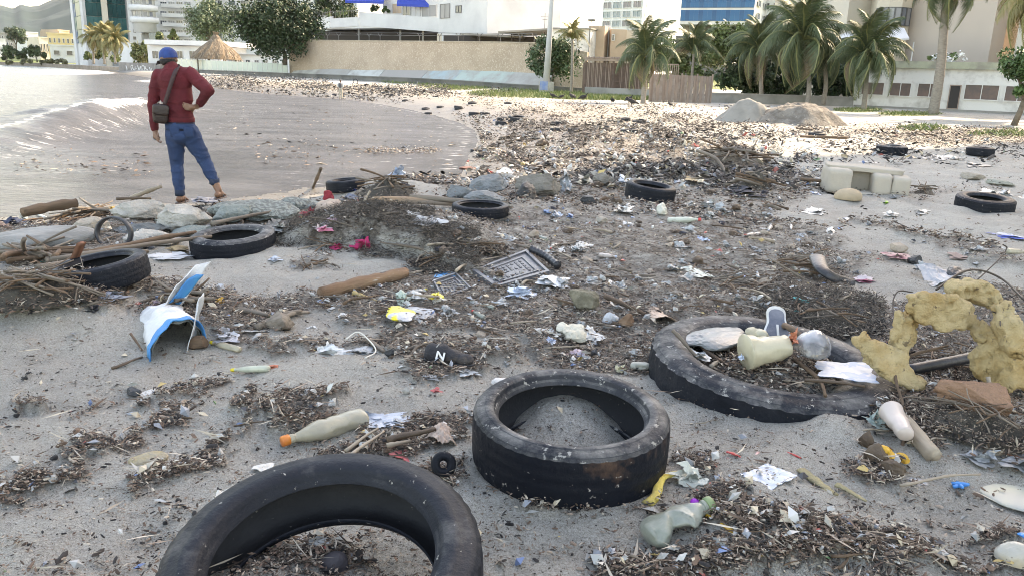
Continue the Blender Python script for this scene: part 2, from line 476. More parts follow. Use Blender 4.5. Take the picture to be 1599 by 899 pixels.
GRASS = [(640, 126, 60, 8), (720, 134, 70, 8), (880, 147, 150, 7), (960, 152, 110, 5), (1010, 153, 70, 4), (1440, 201, 40, 5), (1570, 210, 60, 5), (1340, 172, 40, 4), (1420, 178, 50, 4), (120, 96, 90, 5), (40, 97, 80, 5)]
def build_ground():
    half = math.radians(37)
    dense = np.linspace(-half, half, 700)
    rest = np.linspace(half, 2 * math.pi - half, 60)[1:-1]
    angs = np.concatenate([dense, rest])
    rad = np.concatenate([[.02, .3, .6, .9], np.geomspace(1.15, 130, 640), np.geomspace(133, 6000, 60)])
    x, y = polar_grid(angs, rad)
    sd = sea_sd(x, y)
    a, b, dd = toproj(x, y, np.zeros_like(x))
    dens = density_px(a, b) * (dd > 0)
    z = T(x, y, sd, dens)
    _HF[:] = [dense, np.log(rad[4:644]), z[4:644, :700].copy()]
    v = np.stack([x, y, z], -1).reshape(-1, 3)
    f = grid_faces(len(rad), len(angs), True)
    r = np.hypot(x, y)
    wet = (1 - sstep(.0, .55, z - WATER_Z + (fbm2(x * .8, y * .8, 3, 5) - .5) * .25)) * (sd > -3)
    wet = np.maximum(wet, (1 - sstep(.5, 6, sd)) * (r > 14) * .9)
    gr = np.zeros_like(x)
    for cx, cy, rx, ry in GRASS:
        gr = np.maximum(gr, np.clip(1.4 - ((a - cx) / rx) ** 2 - ((b - cy) / ry) ** 2, 0, 1) * (dd > 20))
    gr = np.maximum(gr, (r > 140) * sstep(12, 30, sd))
    t = np.stack([np.clip(dens * 1.15, 0, 1), wet, gr * sstep(.3, .55, fbm2(x * .7, y * .7, 3, 2) + .25 * gr)], -1).reshape(-1, 3)
    me = mesh('beach', v, f, material_sand(), True, t)
    return tag(obj('beach', me), 'grey sand beach strewn with brown storm debris', None, None, 'structure')
build_ground()

# sea
def material_sea():
    m = bpy.data.materials.new('muddy_sea'); m.use_nodes = True
    N = m.node_tree.nodes; L = m.node_tree.links; b = N['Principled BSDF']
    tc = N.new('ShaderNodeTexCoord')
    at = N.new('ShaderNodeAttribute'); at.attribute_name = 'tint'     # r = foam, with painted ripple highlights mixed in
    sp = N.new('ShaderNodeSeparateColor'); L.new(at.outputs['Color'], sp.inputs[0])
    def noise(sc, det, rg, st):
        n = N.new('ShaderNodeTexNoise'); n.inputs['Scale'].default_value = sc; n.inputs['Detail'].default_value = det; n.inputs['Roughness'].default_value = rg
        mp = N.new('ShaderNodeMapping'); mp.inputs['Scale'].default_value = st; mp.inputs['Rotation'].default_value = (0, 0, -.25)
        L.new(tc.outputs['Object'], mp.inputs[0]); L.new(mp.outputs[0], n.inputs['Vector']); return n.outputs['Fac']
    def rmp(s, a, c, lo=0., hi=1.):
        r = N.new('ShaderNodeMapRange'); r.inputs[1].default_value = a; r.inputs[2].default_value = c; r.inputs[3].default_value = lo; r.inputs[4].default_value = hi
        L.new(s, r.inputs[0]); return r.outputs[0]
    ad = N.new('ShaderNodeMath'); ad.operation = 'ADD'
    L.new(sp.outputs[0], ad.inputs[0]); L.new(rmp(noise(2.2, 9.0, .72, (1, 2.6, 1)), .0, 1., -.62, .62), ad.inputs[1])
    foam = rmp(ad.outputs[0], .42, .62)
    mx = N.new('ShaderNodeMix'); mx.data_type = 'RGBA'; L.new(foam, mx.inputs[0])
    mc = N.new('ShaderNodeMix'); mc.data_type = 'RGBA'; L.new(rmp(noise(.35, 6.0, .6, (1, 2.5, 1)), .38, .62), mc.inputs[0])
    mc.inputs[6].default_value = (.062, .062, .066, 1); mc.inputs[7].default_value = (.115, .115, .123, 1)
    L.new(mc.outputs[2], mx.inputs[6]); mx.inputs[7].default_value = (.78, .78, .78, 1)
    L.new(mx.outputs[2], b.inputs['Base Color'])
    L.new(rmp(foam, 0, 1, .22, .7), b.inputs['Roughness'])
    b.inputs['IOR'].default_value = 1.16
    b1 = N.new('ShaderNodeBump'); b1.inputs['Strength'].default_value = 1.0; b1.inputs['Distance'].default_value = .12; L.new(noise(2.6, 8.0, .62, (1, 3.2, 1)), b1.inputs['Height'])
    b2 = N.new('ShaderNodeBump'); b2.inputs['Strength'].default_value = .5; b2.inputs['Distance'].default_value = .012; L.new(noise(17.0, 5.0, .6, (1, 2.4, 1)), b2.inputs['Height'])
    L.new(b1.outputs[0], b2.inputs['Normal']); L.new(b2.outputs[0], b.inputs['Normal'])
    return m
def build_sea():
    angs = np.concatenate([np.linspace(math.radians(-110), math.radians(-38), 50)[:-1], np.linspace(math.radians(-38), math.radians(2), 620)])
    rad = np.concatenate([np.geomspace(5.5, 260, 560), np.geomspace(266, 5000, 30)])
    x, y = polar_grid(angs, rad)
    a, b, dd = toproj(x, y, np.full_like(x, WATER_Z))
    sd = -sea_sd(x, y)          # positive in the water
    z = WATER_Z + (fbm2(x * .5, y * 1.1, 4, 40) - .5) * .07 * sstep(0, 3, sd) * (1 - sstep(40, 120, rad[:, None] + 0 * x))
    foam = np.zeros_like(x)
    # the breaking wave: a crest line in place coordinates, its front face towards the shore
    cp = [P(-160, 262, WATER_Z), P(0, 226, WATER_Z), P(70, 212, WATER_Z), P(130, 201, WATER_Z), P(175, 192, WATER_Z), P(215, 185, WATER_Z), P(240, 178, WATER_Z), P(290, 172, WATER_Z)]
    hh = [.2, .36, .5, .66, .76, .66, .56, .05]
    cx = np.array([p.x for p in cp]); cy = np.array([p.y for p in cp])
    dmin = np.full(x.shape, 1e9); hw = np.zeros_like(x); side = np.zeros_like(x); along = np.zeros_like(x)
    for i in range(len(cp) - 1):
        ex, ey = cx[i + 1] - cx[i], cy[i + 1] - cy[i]; L2 = ex * ex + ey * ey
        t = np.clip(((x - cx[i]) * ex + (y - cy[i]) * ey) / L2, 0, 1)
        qx = x - cx[i] - t * ex; qy = y - cy[i] - t * ey; d = np.hypot(qx, qy)
        s = np.sign(ex * (y - cy[i]) - ey * (x - cx[i]))
        mk = d < dmin
        dmin = np.where(mk, d, dmin); hw = np.where(mk, hh[i] + (hh[i + 1] - hh[i]) * t, hw); side = np.where(mk, s, side); along = np.where(mk, i + t, along)
    sdl = dmin * side                       # + beyond the crest (seaward), - towards us
    prof = np.where(sdl > 0, np.exp(-(sdl / 2.6) ** 2), np.exp(-(sdl / 1.15) ** 2))
    z = z + hw * prof * (1 + .25 * (fbm2(x * 1.3, y * 1.3, 3, 50) - .5))
    foam = np.maximum(foam, (along > 3.3) * (along < 5.2) * np.exp(-((sdl + .25) / .55) ** 2) * .72)
    foam = np.maximum(foam, np.exp(-((sdl - .1) / .3) ** 2) * .48 * (hw > .2))
    foam = np.maximum(foam, np.exp(-((sdl + 3.4) / 1.2) ** 2) * .30)
    foam = np.maximum(foam, .36 * np.exp(-((sdl + 1.1) / 1.0) ** 2))
    # wash lines along the beach, white water far off
    foam = np.maximum(foam, np.exp(-((sd - .35) / .45) ** 2) * .37 * (a > 560) * (y > 14))
    foam = np.maximum(foam, .30 * sstep(6, 1, sd) * (a > 430) * (y > 12))
    foam = np.maximum(foam, np.clip(1.3 - ((a - 110) / 110) ** 2 - ((b - 113) / 5.5) ** 2, 0, 1) * .58)
    foam = np.maximum(foam, np.clip(1.2 - ((a - 250) / 60) ** 2 - ((b - 127) / 4) ** 2, 0, 1) * .5)
    foam = np.maximum(foam, .31 * sstep(1, 14, sd))  # flecks over open water, doubling as ripple highlights painted into the colour
    foam = np.maximum(foam, np.clip(1.3 - ((a - 60) / 150) ** 2 - ((b - 262) / 22) ** 2, 0, 1) * .24)
    v = np.stack([x, y, z], -1).reshape(-1, 3)
    tnt = np.stack([foam, foam * 0, foam * 0], -1).reshape(-1, 3)
    keep = (sd > -2.0)
    f = grid_faces(len(rad), len(angs))
    kf = keep.reshape(-1)[f].any(1)
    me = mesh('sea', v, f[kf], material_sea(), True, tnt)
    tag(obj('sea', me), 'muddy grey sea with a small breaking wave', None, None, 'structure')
build_sea()
# backdrop helpers
def H(px): return 117.6 + .033 * (px - 800)
def XY(px, d):
    w = W(px, H(px), d); return (w.x, w.y)
def ZT(px, py, d): return W(px, py, d).z
def prism(name, pts, z0, z1, mat, parent=None):
    n = len(pts); v = [(x, y, z0) for x, y in pts] + [(x, y, z1) for x, y in pts]
    f = [(i, (i + 1) % n, n + (i + 1) % n, n + i) for i in range(n)] + [tuple(range(n))[::-1], tuple(range(n, 2 * n))]
    return obj(name, mesh(name, v, f, mat, False), parent)
def back(A, B, depth):
    """the two rear corners of a block whose front runs A-B"""
    ex, ey = B[0] - A[0], B[1] - A[1]; L = math.hypot(ex, ey); nx, ny = -ey / L, ex / L
    return (B[0] + nx * depth, B[1] + ny * depth), (A[0] + nx * depth, A[1] + ny * depth)
def block(name, A, B, depth, z0, z1, mat, parent=None):
    C, D = back(A, B, depth); return prism(name, [A, B, C, D], z0, z1, mat, parent)
_wcache = {}
def window_mesh(w, h, frame, glass, mull=1, dep=.08, bar=.06):
    key = (round(w, 2), round(h, 2), frame.name, glass.name, mull, dep, bar)
    if key in _wcache: return _wcache[key]
    b = MB()
    b.box((0, -dep / 2, h / 2 - bar / 2), (w, dep, bar)); b.box((0, -dep / 2, -h / 2 + bar / 2), (w, dep, bar))
    b.box((-w / 2 + bar / 2, -dep / 2, 0), (bar, dep, h - 2 * bar)); b.box((w / 2 - bar / 2, -dep / 2, 0), (bar, dep, h - 2 * bar))
    for k in range(mull):
        b.box((-w / 2 + w * (k + 1) / (mull + 1), -dep / 2, 0), (bar * .7, dep * .9, h - 2 * bar))
    fr = b.make('window', frame)
    pn = MB().box((0, -dep * .2, 0), (w - 2 * bar, dep * .3, h - 2 * bar)).make('pane', glass)
    _wcache[key] = (fr, pn); return fr, pn
def put_window(name, w, h, frame, glass, mull, dep, bar, parent, loc, rot):
    fr, pn = window_mesh(w, h, frame, glass, mull, dep, bar)
    if name == 'pane':
        key = (round(w, 2), round(h, 2), glass.name)
        if key not in _wcache: _wcache[key] = MB().box((0, 0, 0), (w, dep, h)).make('pane', glass)
        return obj('pane', _wcache[key], parent, loc, rot)
    o = obj(name, fr, parent, loc, rot); obj('pane', pn, o); return o
def facade(parent, A, B, z0, z1, cols, rows, wf, hf, frame, glass, mull=1, name='window', skip=None, dep=.08, bar=.06, wid=None):
    ex, ey = B[0] - A[0], B[1] - A[1]; L = math.hypot(ex, ey); a = math.atan2(ey, ex); cw = L / cols; ch = (z1 - z0) / rows
    for r in range(rows):
        for c in range(cols):
            if skip and skip(c, r): continue
            g = glass[(c * 7 + r * 13 + (c * r) % 5) % len(glass)] if isinstance(glass, list) else glass
            t = (c + .5) / cols
            put_window(name, cw * wf, ch * hf, frame, g, mull, dep, bar, parent, (A[0] + ex * t, A[1] + ey * t, z0 + ch * (r + .5)), (0, 0, a))
def one_window(parent, px, d, x0, y0, x1, y1, A, B, frame, glass, mull=1, name='window', out=.01, bar=.06):
    """a window on the wall A-B whose outline in the photograph runs x0,y0 - x1,y1"""
    ex, ey = B[0] - A[0], B[1] - A[1]; a = math.atan2(ey, ex)
    def hit(x, y):
        v = ray(x, y); det = v.x * (-ey) + v.y * ex
        t = (A[0] * (-ey) + A[1] * ex) / det
        return Vector((v.x * t, v.y * t, HC + v.z * t))
    p = hit(x0, (y0 + y1) / 2); q = hit(x1, (y0 + y1) / 2); u = hit((x0 + x1) / 2, y0); l = hit((x0 + x1) / 2, y1)
    w = math.hypot(q.x - p.x, q.y - p.y); h = u.z - l.z; n = Vector((math.sin(a), -math.cos(a), 0)) * out
    return put_window(name, w, h, frame, glass, mull, .08, bar, parent, ((p.x + q.x) / 2 + n.x, (p.y + q.y) / 2 + n.y, (u.z + l.z) / 2), (0, 0, a))

m_white = M('white_wall', (.62, .62, .61), .8, (.52, .52, .52), .25)
m_cream = M('cream_wall', (.62, .56, .46), .85, (.55, .49, .40), .2)
m_pale = M('pale_wall', (.60, .53, .43), .85, (.54, .50, .44), .15)
m_pale_shade = M('pale_wall_shaded', (.50, .42, .355), .85, (.455, .385, .325), .15)  # pinkish pale wall, darkened to paint in the shade on turned-away faces
m_tan = M('tan_wall', (.50, .38, .28), .85, (.40, .30, .22), .3)
m_brownw = M('brown_wall', (.35, .27, .22), .85, (.30, .23, .19), .3)
m_yellow = M('yellow_wall', (.66, .52, .28), .85, (.60, .48, .28), .3)
m_grey = M('concrete', (.30, .29, .27), .9, (.20, .195, .18), .6)
m_dgrey = M('stained_concrete', (.17, .165, .155), .9, (.10, .10, .095), .5)
m_frame = M('window_frame', (.55, .55, .54), .5)
m_dframe = M('dark_window_frame', (.10, .10, .10), .5)
m_glass = M('dark_glass', (.05, .06, .075), .12, spec=.8)
m_glass2 = M('grey_glass', (.13, .15, .18), .15, spec=.8)
m_glass3 = M('curtained_glass', (.22, .22, .23), .3)
m_teal = M('teal_glass', (.012, .085, .085), .4, (.008, .05, .055), .05, spec=.15)
m_teal2 = M('light_teal_glass', (.03, .13, .13), .35, (.015, .08, .085), .05, spec=.2)
m_blueg = M('blue_glass', (.015, .10, .24), .35, (.03, .14, .28), .05, spec=.2)
m_blueg2 = M('deep_blue_glass', (.012, .075, .19), .35, (.03, .12, .24), .05, spec=.2)
m_rail = M('railing_metal', (.12, .12, .12), .5)
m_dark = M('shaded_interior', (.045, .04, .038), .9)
m_awn = M('blue_awning', (.02, .06, .38), .7)
GL = [m_glass, m_glass2, m_glass, m_glass3]

# sky line: mountains
def build_hills():
    # a ridge sheet with its own relief, 1200 - 2600 m away
    px = np.linspace(-420, 620, 261); ds = np.linspace(0, 1, 40)
    ctrl_x = [-420, -200, 0, 12, 30, 42, 56, 70, 85, 100, 118, 160, 220, 300, 400, 480, 620]
    ctrl_y = [30, 30, 17, 15, 20, 14, 17, 16, 10, 5, -2, -20, -24, -5, 30, 70, 112]
    ridge = np.interp(px, ctrl_x, ctrl_y)
    v = []
    for s in ds:
        d = 900 + 1500 * s
        for p, ry in zip(px, ridge):
            w = W(p, H(p), d)
            top = max((H(p) - ry) / F * 2400, 2)
            k = s ** .8
            n = float(0)
            v.append((w.x, d, top * k))
    v = np.array(v)
    n = fbm2(v[:, 0] / 170, v[:, 1] / 170, 5, 7) - .5
    sfac = (v[:, 1] - 900) / 1500
    v[:, 2] = v[:, 2] * (1 + n * 1.1 * (1 - sfac) * (sfac > 0)) + 0 * n - 6 * (sfac < .02)
    f = grid_faces(len(ds), len(px))
    vb = v[-len(px):].copy(); vb[:, 1] += 900; vb[:, 2] = -10
    v = np.concatenate([v, vb]); o = len(v) - 2 * len(px)
    extra = np.array([[o + i, o + len(px) + i, o + len(px) + i + 1, o + i + 1] for i in range(len(px) - 1)])
    m = M('forested_hillside', (.010, .030, .032), .95, (.022, .045, .040), .012, 8.0)
    return tag(obj('mountains', mesh('mountains', v, np.concatenate([f, extra]), m)), 'green forested mountains beyond the bay', None, None, 'structure')
build_hills()

# foliage
m_leafd = M('dark_leaves', (.030, .065, .022), .6, tint=True)
m_leaf = M('leaves', (1, 1, 1), .6, tint=True)
m_bark = M('bark', (.16, .13, .10), .9, (.10, .08, .06), 5.0, bump=.5)
m_palmbark = M('palm_bark', (.28, .25, .215), .9, (.19, .165, .14), 6.0, stretch=(1, 1, 5), bump=.5)
def crown_mesh(name, blobs, n, size, cols, seed, flatz=.8):
    """leaf-sized faces through the volume of several blobs (x, y, z, r)"""
    r = np.random.default_rng(seed)
    b = np.array(blobs); w = b[:, 3] ** 2; w = w / w.sum()
    # secondary clumps in each blob
    k = max(6, n // 160)
    ci = r.choice(len(b), k, p=w)
    u = r.normal(size=(k, 3)); u /= np.linalg.norm(u, axis=1)[:, None]
    cc = b[ci, :3] + u * (b[ci, 3] * r.uniform(.15, .95, k))[:, None] * np.array([1, 1, flatz])
    cr = b[ci, 3] * r.uniform(.35, .75, k); ct = r.uniform(.65, 1.35, k)
    li = r.integers(0, k, n)
    u = r.normal(size=(n, 3)); u /= np.linalg.norm(u, axis=1)[:, None]
    c = cc[li] + u * (cr[li] * r.uniform(.05, 1.0, n) ** .5 * r.uniform(.8, 1.25, n))[:, None]
    nrm = u * .6 + r.normal(size=(n, 3)) * .6 + np.array([0, 0, .5]); nrm /= np.linalg.norm(nrm, axis=1)[:, None]
    a = np.cross(nrm, r.normal(size=(n, 3))); a /= np.linalg.norm(a, axis=1)[:, None]; bb = np.cross(nrm, a)
    s = size * r.uniform(.6, 1.35, n)[:, None]
    v = np.stack([c + a * s, c + bb * s * .45, c - a * s, c - bb * s * .45], 1).reshape(-1, 3)
    f = np.arange(n * 4).reshape(-1, 4)
    c0, c1 = np.array(cols[0]), np.array(cols[1])
    t = r.uniform(0, 1, n)[:, None]; col = (c0 * (1 - t) + c1 * t) * ct[li][:, None]
    return mesh(name, v, f, m_leaf, False, np.repeat(col, 4, 0))
def tree(name, base, blobs, n, size, cols, label, seed, trunk=.2, cat='tree', group=None, limbs=6):
    t = empty(name, base, 0, label, cat, group)
    obj('crown', crown_mesh('crown', blobs, n, size, cols, seed), t)
    if trunk:
        r = random.Random(seed); mb = MB(); b0 = blobs[0]
        cz = min(b[2] for b in blobs); fork = Vector((b0[0] * .5, b0[1] * .5, cz * .55))
        mb.tube([(0, 0, -.2), fork * .5 + Vector((trunk * .5, 0, 0)), fork], [trunk * 1.2, trunk, trunk * .8], 8)
        for i in range(limbs):
            b = blobs[i % len(blobs)]; e = Vector(b[:3]) + Vector((r.uniform(-.4, .4), r.uniform(-.4, .4), r.uniform(-.2, .4))) * b[3]
            mb.tube([fork, (fork + e) / 2 + Vector((r.uniform(-.1, .1), 0, .12)) * b[3], e], [trunk * .6, trunk * .38, trunk * .12], 6)
        mb.obj('trunk', m_bark, t, True)
    return t
def tree_px(name, d, x0, x1, y0, y1, yb, n, size, cols, label, seed, trunk=.2, cat='tree', group=None, nb=7, xb=None, zb=None):
    """a tree whose crown fills x0..x1, y0..y1 of the photograph, foot at yb"""
    s = d / F / math.cos(0) ; cx = (x0 + x1) / 2
    xb = cx if xb is None else xb
    g = W(xb, yb, d) if zb is None else W(xb, yb, d); g = Vector((g.x, g.y, g.z))
    c = W(cx, (y0 + y1) / 2, d) - g; hw = (x1 - x0) / 2 * s; hh = (y1 - y0) / 2 * s
    r = random.Random(seed); bl = []
    for i in range(nb):
        a = 2 * math.pi * i / nb + r.uniform(-.3, .3); k = 0 if i == 0 else r.uniform(.45, .62)
        rr = min(hw, hh) * r.uniform(.55, .85)
        bl.append((c.x + math.cos(a) * (hw - rr * .8) * (k > 0), c.y + r.uniform(-.5, .5) * hw * .8, c.z + math.sin(a) * (hh - rr * .8) * (k > 0), rr))
    return tree(name, g, bl, n, size, cols, label, seed, trunk, cat, group)

# palm fronds, three shapes shared by every palm
def frond_mesh(L, droop, seed, nl=46, width=.30, cols=((.075, .12, .035), (.12, .15, .05))):
    r = random.Random(seed); pts = []
    for i in range(13):
        t = i / 12; pts.append(Vector((L * (t - .18 * droop * t * t), r.uniform(-.01, .01), L * (.34 * math.sin(t * 2.0) - droop * .55 * t ** 2.4))))
    b = MB(); b.tube(pts, [.035 * (1 - .85 * i / 12) for i in range(13)], 4)
    tv = [np.tile((.16, .17, .07), (len(b.v[0]), 1))]
    for i in range(nl):
        t = .12 + .86 * i / (nl - 1); k = t * 12; j = min(int(k), 11); p = pts[j].lerp(pts[j + 1], k - j); d = (pts[j + 1] - pts[j]).normalized()
        ll = L * width * (math.sin(math.pi * min(1, t * .8 + .18)) ** .6) * r.uniform(.85, 1.1)
        for s in (-1, 1):
            q = (d * .55 + Vector((0, s, 0)) * .75 + Vector((0, 0, -.38 - .5 * droop * r.uniform(.6, 1.3)))).normalized()
            e = p + q * ll; mid = p + q * ll * .5 + Vector((0, 0, .05 * ll)); w = d * L * .0075
            b.add([p - w, p + w, mid + w * 1.1, e - Vector((0, 0, ll * .18)), mid - w * 1.1], [(0, 1, 2, 4), (4, 2, 3)])
            t2 = r.uniform(0, 1); c = np.array(cols[0]) * (1 - t2) + np.array(cols[1]) * t2
            tv.append(np.tile(c, (5, 1)))
    return mesh('frond', np.concatenate(b.v), b.f, m_leaf, False, np.concatenate(tv))
FR = {}
def fronds(kind):
    if kind not in FR:
        cols = {'green': ((.045, .072, .030), (.082, .105, .048)), 'yellow': ((.16, .15, .05), (.24, .20, .08)), 'dry': ((.15, .11, .065), (.22, .17, .10))}[kind]
        FR[kind] = [frond_mesh(1.0, dr, 5 + i, cols=cols) for i, dr in enumerate((.35, .9, 1.5))]
    return FR[kind]
def palm(px, yb, cx, cy, d, L, label, seed, n=20, kind='green', rad=.14, group='coconut palms by the beach', mn=-.6, zbase=None, name='palm_tree', young=False):
    g = W(px, yb, d); top = W(cx, cy, d) - g
    t = empty(name, g, 0, label, 'palm', group)
    r = random.Random(seed)
    pts = smooth_line([(0, 0, -.3), (top.x * .25 + r.uniform(-.1, .1), 0, top.z * .35), (top.x * .65, 0, top.z * .7), tuple(top)], 6)
    rr = [rad * (1.25 - .45 * i / (len(pts) - 1)) * (1 + (.06 if i % 2 else 0)) for i in range(len(pts))]
    MB().tube(pts, rr, 9).obj('trunk', m_palmbark, t, True)
    fm = fronds(kind); fd = fronds('dry')
    n += 6
    for i in range(n):
        a = i * 2.399 + r.uniform(-.2, .2); k = i / (n - 1)
        el = 1.15 - k * (1.15 - mn) + r.uniform(-.12, .12)     # young ones upright in the middle, old ones hanging
        me = fm[0] if k < .35 else fm[1] if k < .75 else fm[2]
        if k > .9 and r.random() < .6 and kind != 'yellow': me = fd[2]
        o = obj('frond', me, t, top, None, L * r.uniform(.82, 1.08))
        o.rotation_euler = (r.uniform(-.3, .3), -el, a)
    if not young and rad > .1:
        for i in range(5):
            a = i * 1.3; v, f = ico(1)
            obj('coconut', mesh('coconut', v * .13, f, M('coconut_husk', (.15, .13, .04), .7)), t, top + Vector((math.cos(a) * .24, math.sin(a) * .24, -.22)))
    return t
# far left town across the bay
town = [  # px0, px1, top, base, colour, label, rows, cols
    (-14, 31, 52, 77, m_grey, 'grey unfinished concrete block at the far left edge of the town', 3, 7),
    (-10, 12, 62, 80, m_white, 'small white house in front of the grey unfinished block', 1, 3),
    (34, 62, 63, 82, m_white, 'low white houses between the grey block and the narrow white block', 1, 5),
    (45, 64, 52, 80, m_white, 'narrow white block below the mountain', 2, 3),
    (64, 84, 60, 80, m_cream, 'cream low block beside the narrow white block', 1, 4),
    (78, 120, 54, 82, m_yellow, 'yellow block with a flat roof left of the green glass tower', 2, 6),
    (97, 113, 49, 60, m_tan, 'tan stair head standing on the yellow block', 0, 0),
    (80, 140, 73, 96, m_white, 'white low shed with a wide dark opening beside the shore', 1, 3),
]
for i, (x0, x1, yt, yb, m, lab, rows, cols) in enumerate(town):
    d = 420 - i * 18
    if i == 6: d = 335
    A, B = XY(x0, d), XY(x1, d + 4); z1 = ZT((x0 + x1) / 2, yt, d); z0 = max(-1, ZT((x0 + x1) / 2, yb + 20, d)) if i != 6 else ZT(100, 57, d)
    r = empty('town_building', (0, 0, 0), 0, lab, 'building')
    block('wall', A, B, 12, z0, z1, m, r)
    block('parapet', (A[0] - .3, A[1] - .3), (B[0] + .3, B[1] - .3), 12.6, z1 + .01, z1 + .5, m, r)
    if rows: facade(r, A, B, max(z0, .5) + (z1 - z0) * .25, z1 - .6, cols, rows, .5, .5, m_frame, m_glass, 0, dep=.3, bar=.12)

# green glass tower
r = empty('glass_tower', (0, 0, 0), 0, 'tall green glass tower with white pillars left of the round balconies', 'tower')
A0, A, B = XY(118, 246), XY(136, 230), XY(206, 238)
Cc, D = back(A, B, 30)
prism('wall', [A0, A, B, Cc, (A0[0] - 2, A0[1] + 30)], 0, 66, m_white, r)
for (a, b, m2) in ((138, 166, 0), (176, 203, 0)):
    a_, b_ = XY(a, 230 + (a - 136) * .11 - .2), XY(b, 230 + (b - 136) * .11 - .2)
    facade(r, a_, b_, 6.2, 64, 4, 16, .97, .97, m_teal, [m_teal, m_teal2, m_teal, m_teal], 0, 'pane', dep=.25, bar=.08)
facade(r, (A0[0] + .3, A0[1] - .35), (A[0] - .3, A[1] - .15), 6.2, 64, 2, 16, .9, .97, m_blueg2, [m_blueg2, m_teal2], 0, 'pane', dep=.2, bar=.08)
block('column', XY(118, 243), XY(121.5, 240), 1.0, 0, 66, m_white, r)
block('column', XY(133, 229.5), XY(137, 229.2), 1.0, 0, 66, m_white, r)
block('column', XY(166.5, 232), XY(175.5, 232.8), 1.2, 0, 66, m_cream, r)
block('podium', XY(186, 222), XY(207, 222), 8, 0, ZT(195, 66, 222), m_white, r)

# slim block with small square windows, and the stacked round balconies
r = empty('apartment_building', (0, 0, 0), 0, 'slim white block with one column of small windows beside the glass tower', 'building')
A, B = XY(206, 232), XY(224, 233)
block('wall', A, B, 20, 0, 60, m_white, r)
for k in range(7): one_window(r, 0, 0, 207.5, 2 + k * 11, 213, 8 + k * 11, A, B, m_frame, m_glass, 0, bar=.1)
r = empty('balcony_tower', (0, 0, 0), 0, 'white tower of stacked round balconies on one column', 'tower')
g = XY(231, 226)
MB().lathe([(2.9, 9.4), (2.9, 60)], 28).obj('wall', m_white, r, True, loc=(g[0], g[1], 0))
MB().lathe([(.8, 0), (.8, 9.3)], 16).obj('column', m_grey, r, True, loc=(g[0], g[1], 0))
for k in range(6):
    z = ZT(231, 37 - k * 18.5, 226)
    MB().lathe([(3.0, z), (3.6, z + .1), (3.6, z + 1.5), (3.45, z + 1.5), (3.45, z + .45), (3.0, z + .45)], 28, cap=False).obj('balcony', m_white, r, True, loc=(g[0], g[1], 0))
    for a in range(5):
        q = math.radians(-150 + a * 30)
        put_window('window', 1.1, 1.3, m_frame, m_glass2, 0, .08, .06, r, (g[0] + 2.92 * math.cos(q), g[1] + 2.92 * math.sin(q), z + 2.3), (0, 0, q + math.pi / 2))

# long white apartment building behind the trees
r = empty('apartment_building', (0, 0, 0), 0, 'long white apartment building with rows of windows behind the trees', 'building')
A, B = XY(246, 236), XY(330, 240); A2, B2 = XY(330, 246), XY(560, 236)
block('wall', A, B, 18, 0, 60, m_white, r); block('wall', A2, B2, 18, 0, 60, m_white, r)
for k in range(5):
    zt = ZT(280, 5 + 0 + k * 14.5, 236)
    for c in range(4):
        x0 = 250 + c * 12.5
        one_window(r, 0, 0, x0, 3 + k * 14.6, x0 + 10.5, 9.5 + k * 14.6, A, B, m_frame, GL[(c + k) % 4], 2, bar=.09)
    z = ZT(285, 12.6 + k * 14.6, 236)
    a_, b_ = XY(258, 235), XY(300, 236)
    block('balcony', a_, b_, 1.0, z - .1, z + .9, m_white, r)
for k in range(5):
    for x0, x1 in ((331, 337), (340, 347), (357, 368), (376, 391), (407, 422), (425, 433), (470, 486), (492, 508), (530, 545)):
        one_window(r, 0, 0, x0, 1 + k * 17 + (x0 - 330) * .01, x1, 9 + k * 17, A2, B2, m_frame, GL[(x0 + k) % 4], 1, bar=.09)

# low white building with a long roof behind the hut, and the sea wall with its glass rail
r = empty('beach_club', (0, 0, 0), 0, 'low white beach building with a long flat roof left of the thatched hut', 'building')
A, B = XY(232, 150), XY(345, 146)
block('wall', A, B, 8, 0, ZT(290, 72, 148), m_white, r)
C0, C1 = XY(228, 148.6), XY(350, 144.8)
block('roof', C0, C1, 10.6, ZT(290, 71.5, 148), ZT(290, 64, 148), m_white, r)
for x0 in (238, 256, 276, 296, 316): one_window(r, 0, 0, x0, 80, x0 + 10, 92, A, B, m_frame, m_glass, 1)
r = empty('apartment_house', (0, 0, 0), 0, 'white low house behind the dark tree beside the hut', 'house')
A, B = XY(368, 150), XY(452, 140)
block('wall', A, B, 8, 0, ZT(400, 86, 145), m_white, r); block('roof', XY(364, 149), XY(455, 139), 10, ZT(400, 85.8, 145), ZT(400, 84.4, 145), m_white, r)
facade(r, A, B, .9, ZT(400, 90, 145) , 6, 1, .5, .6, m_frame, m_glass, 1)

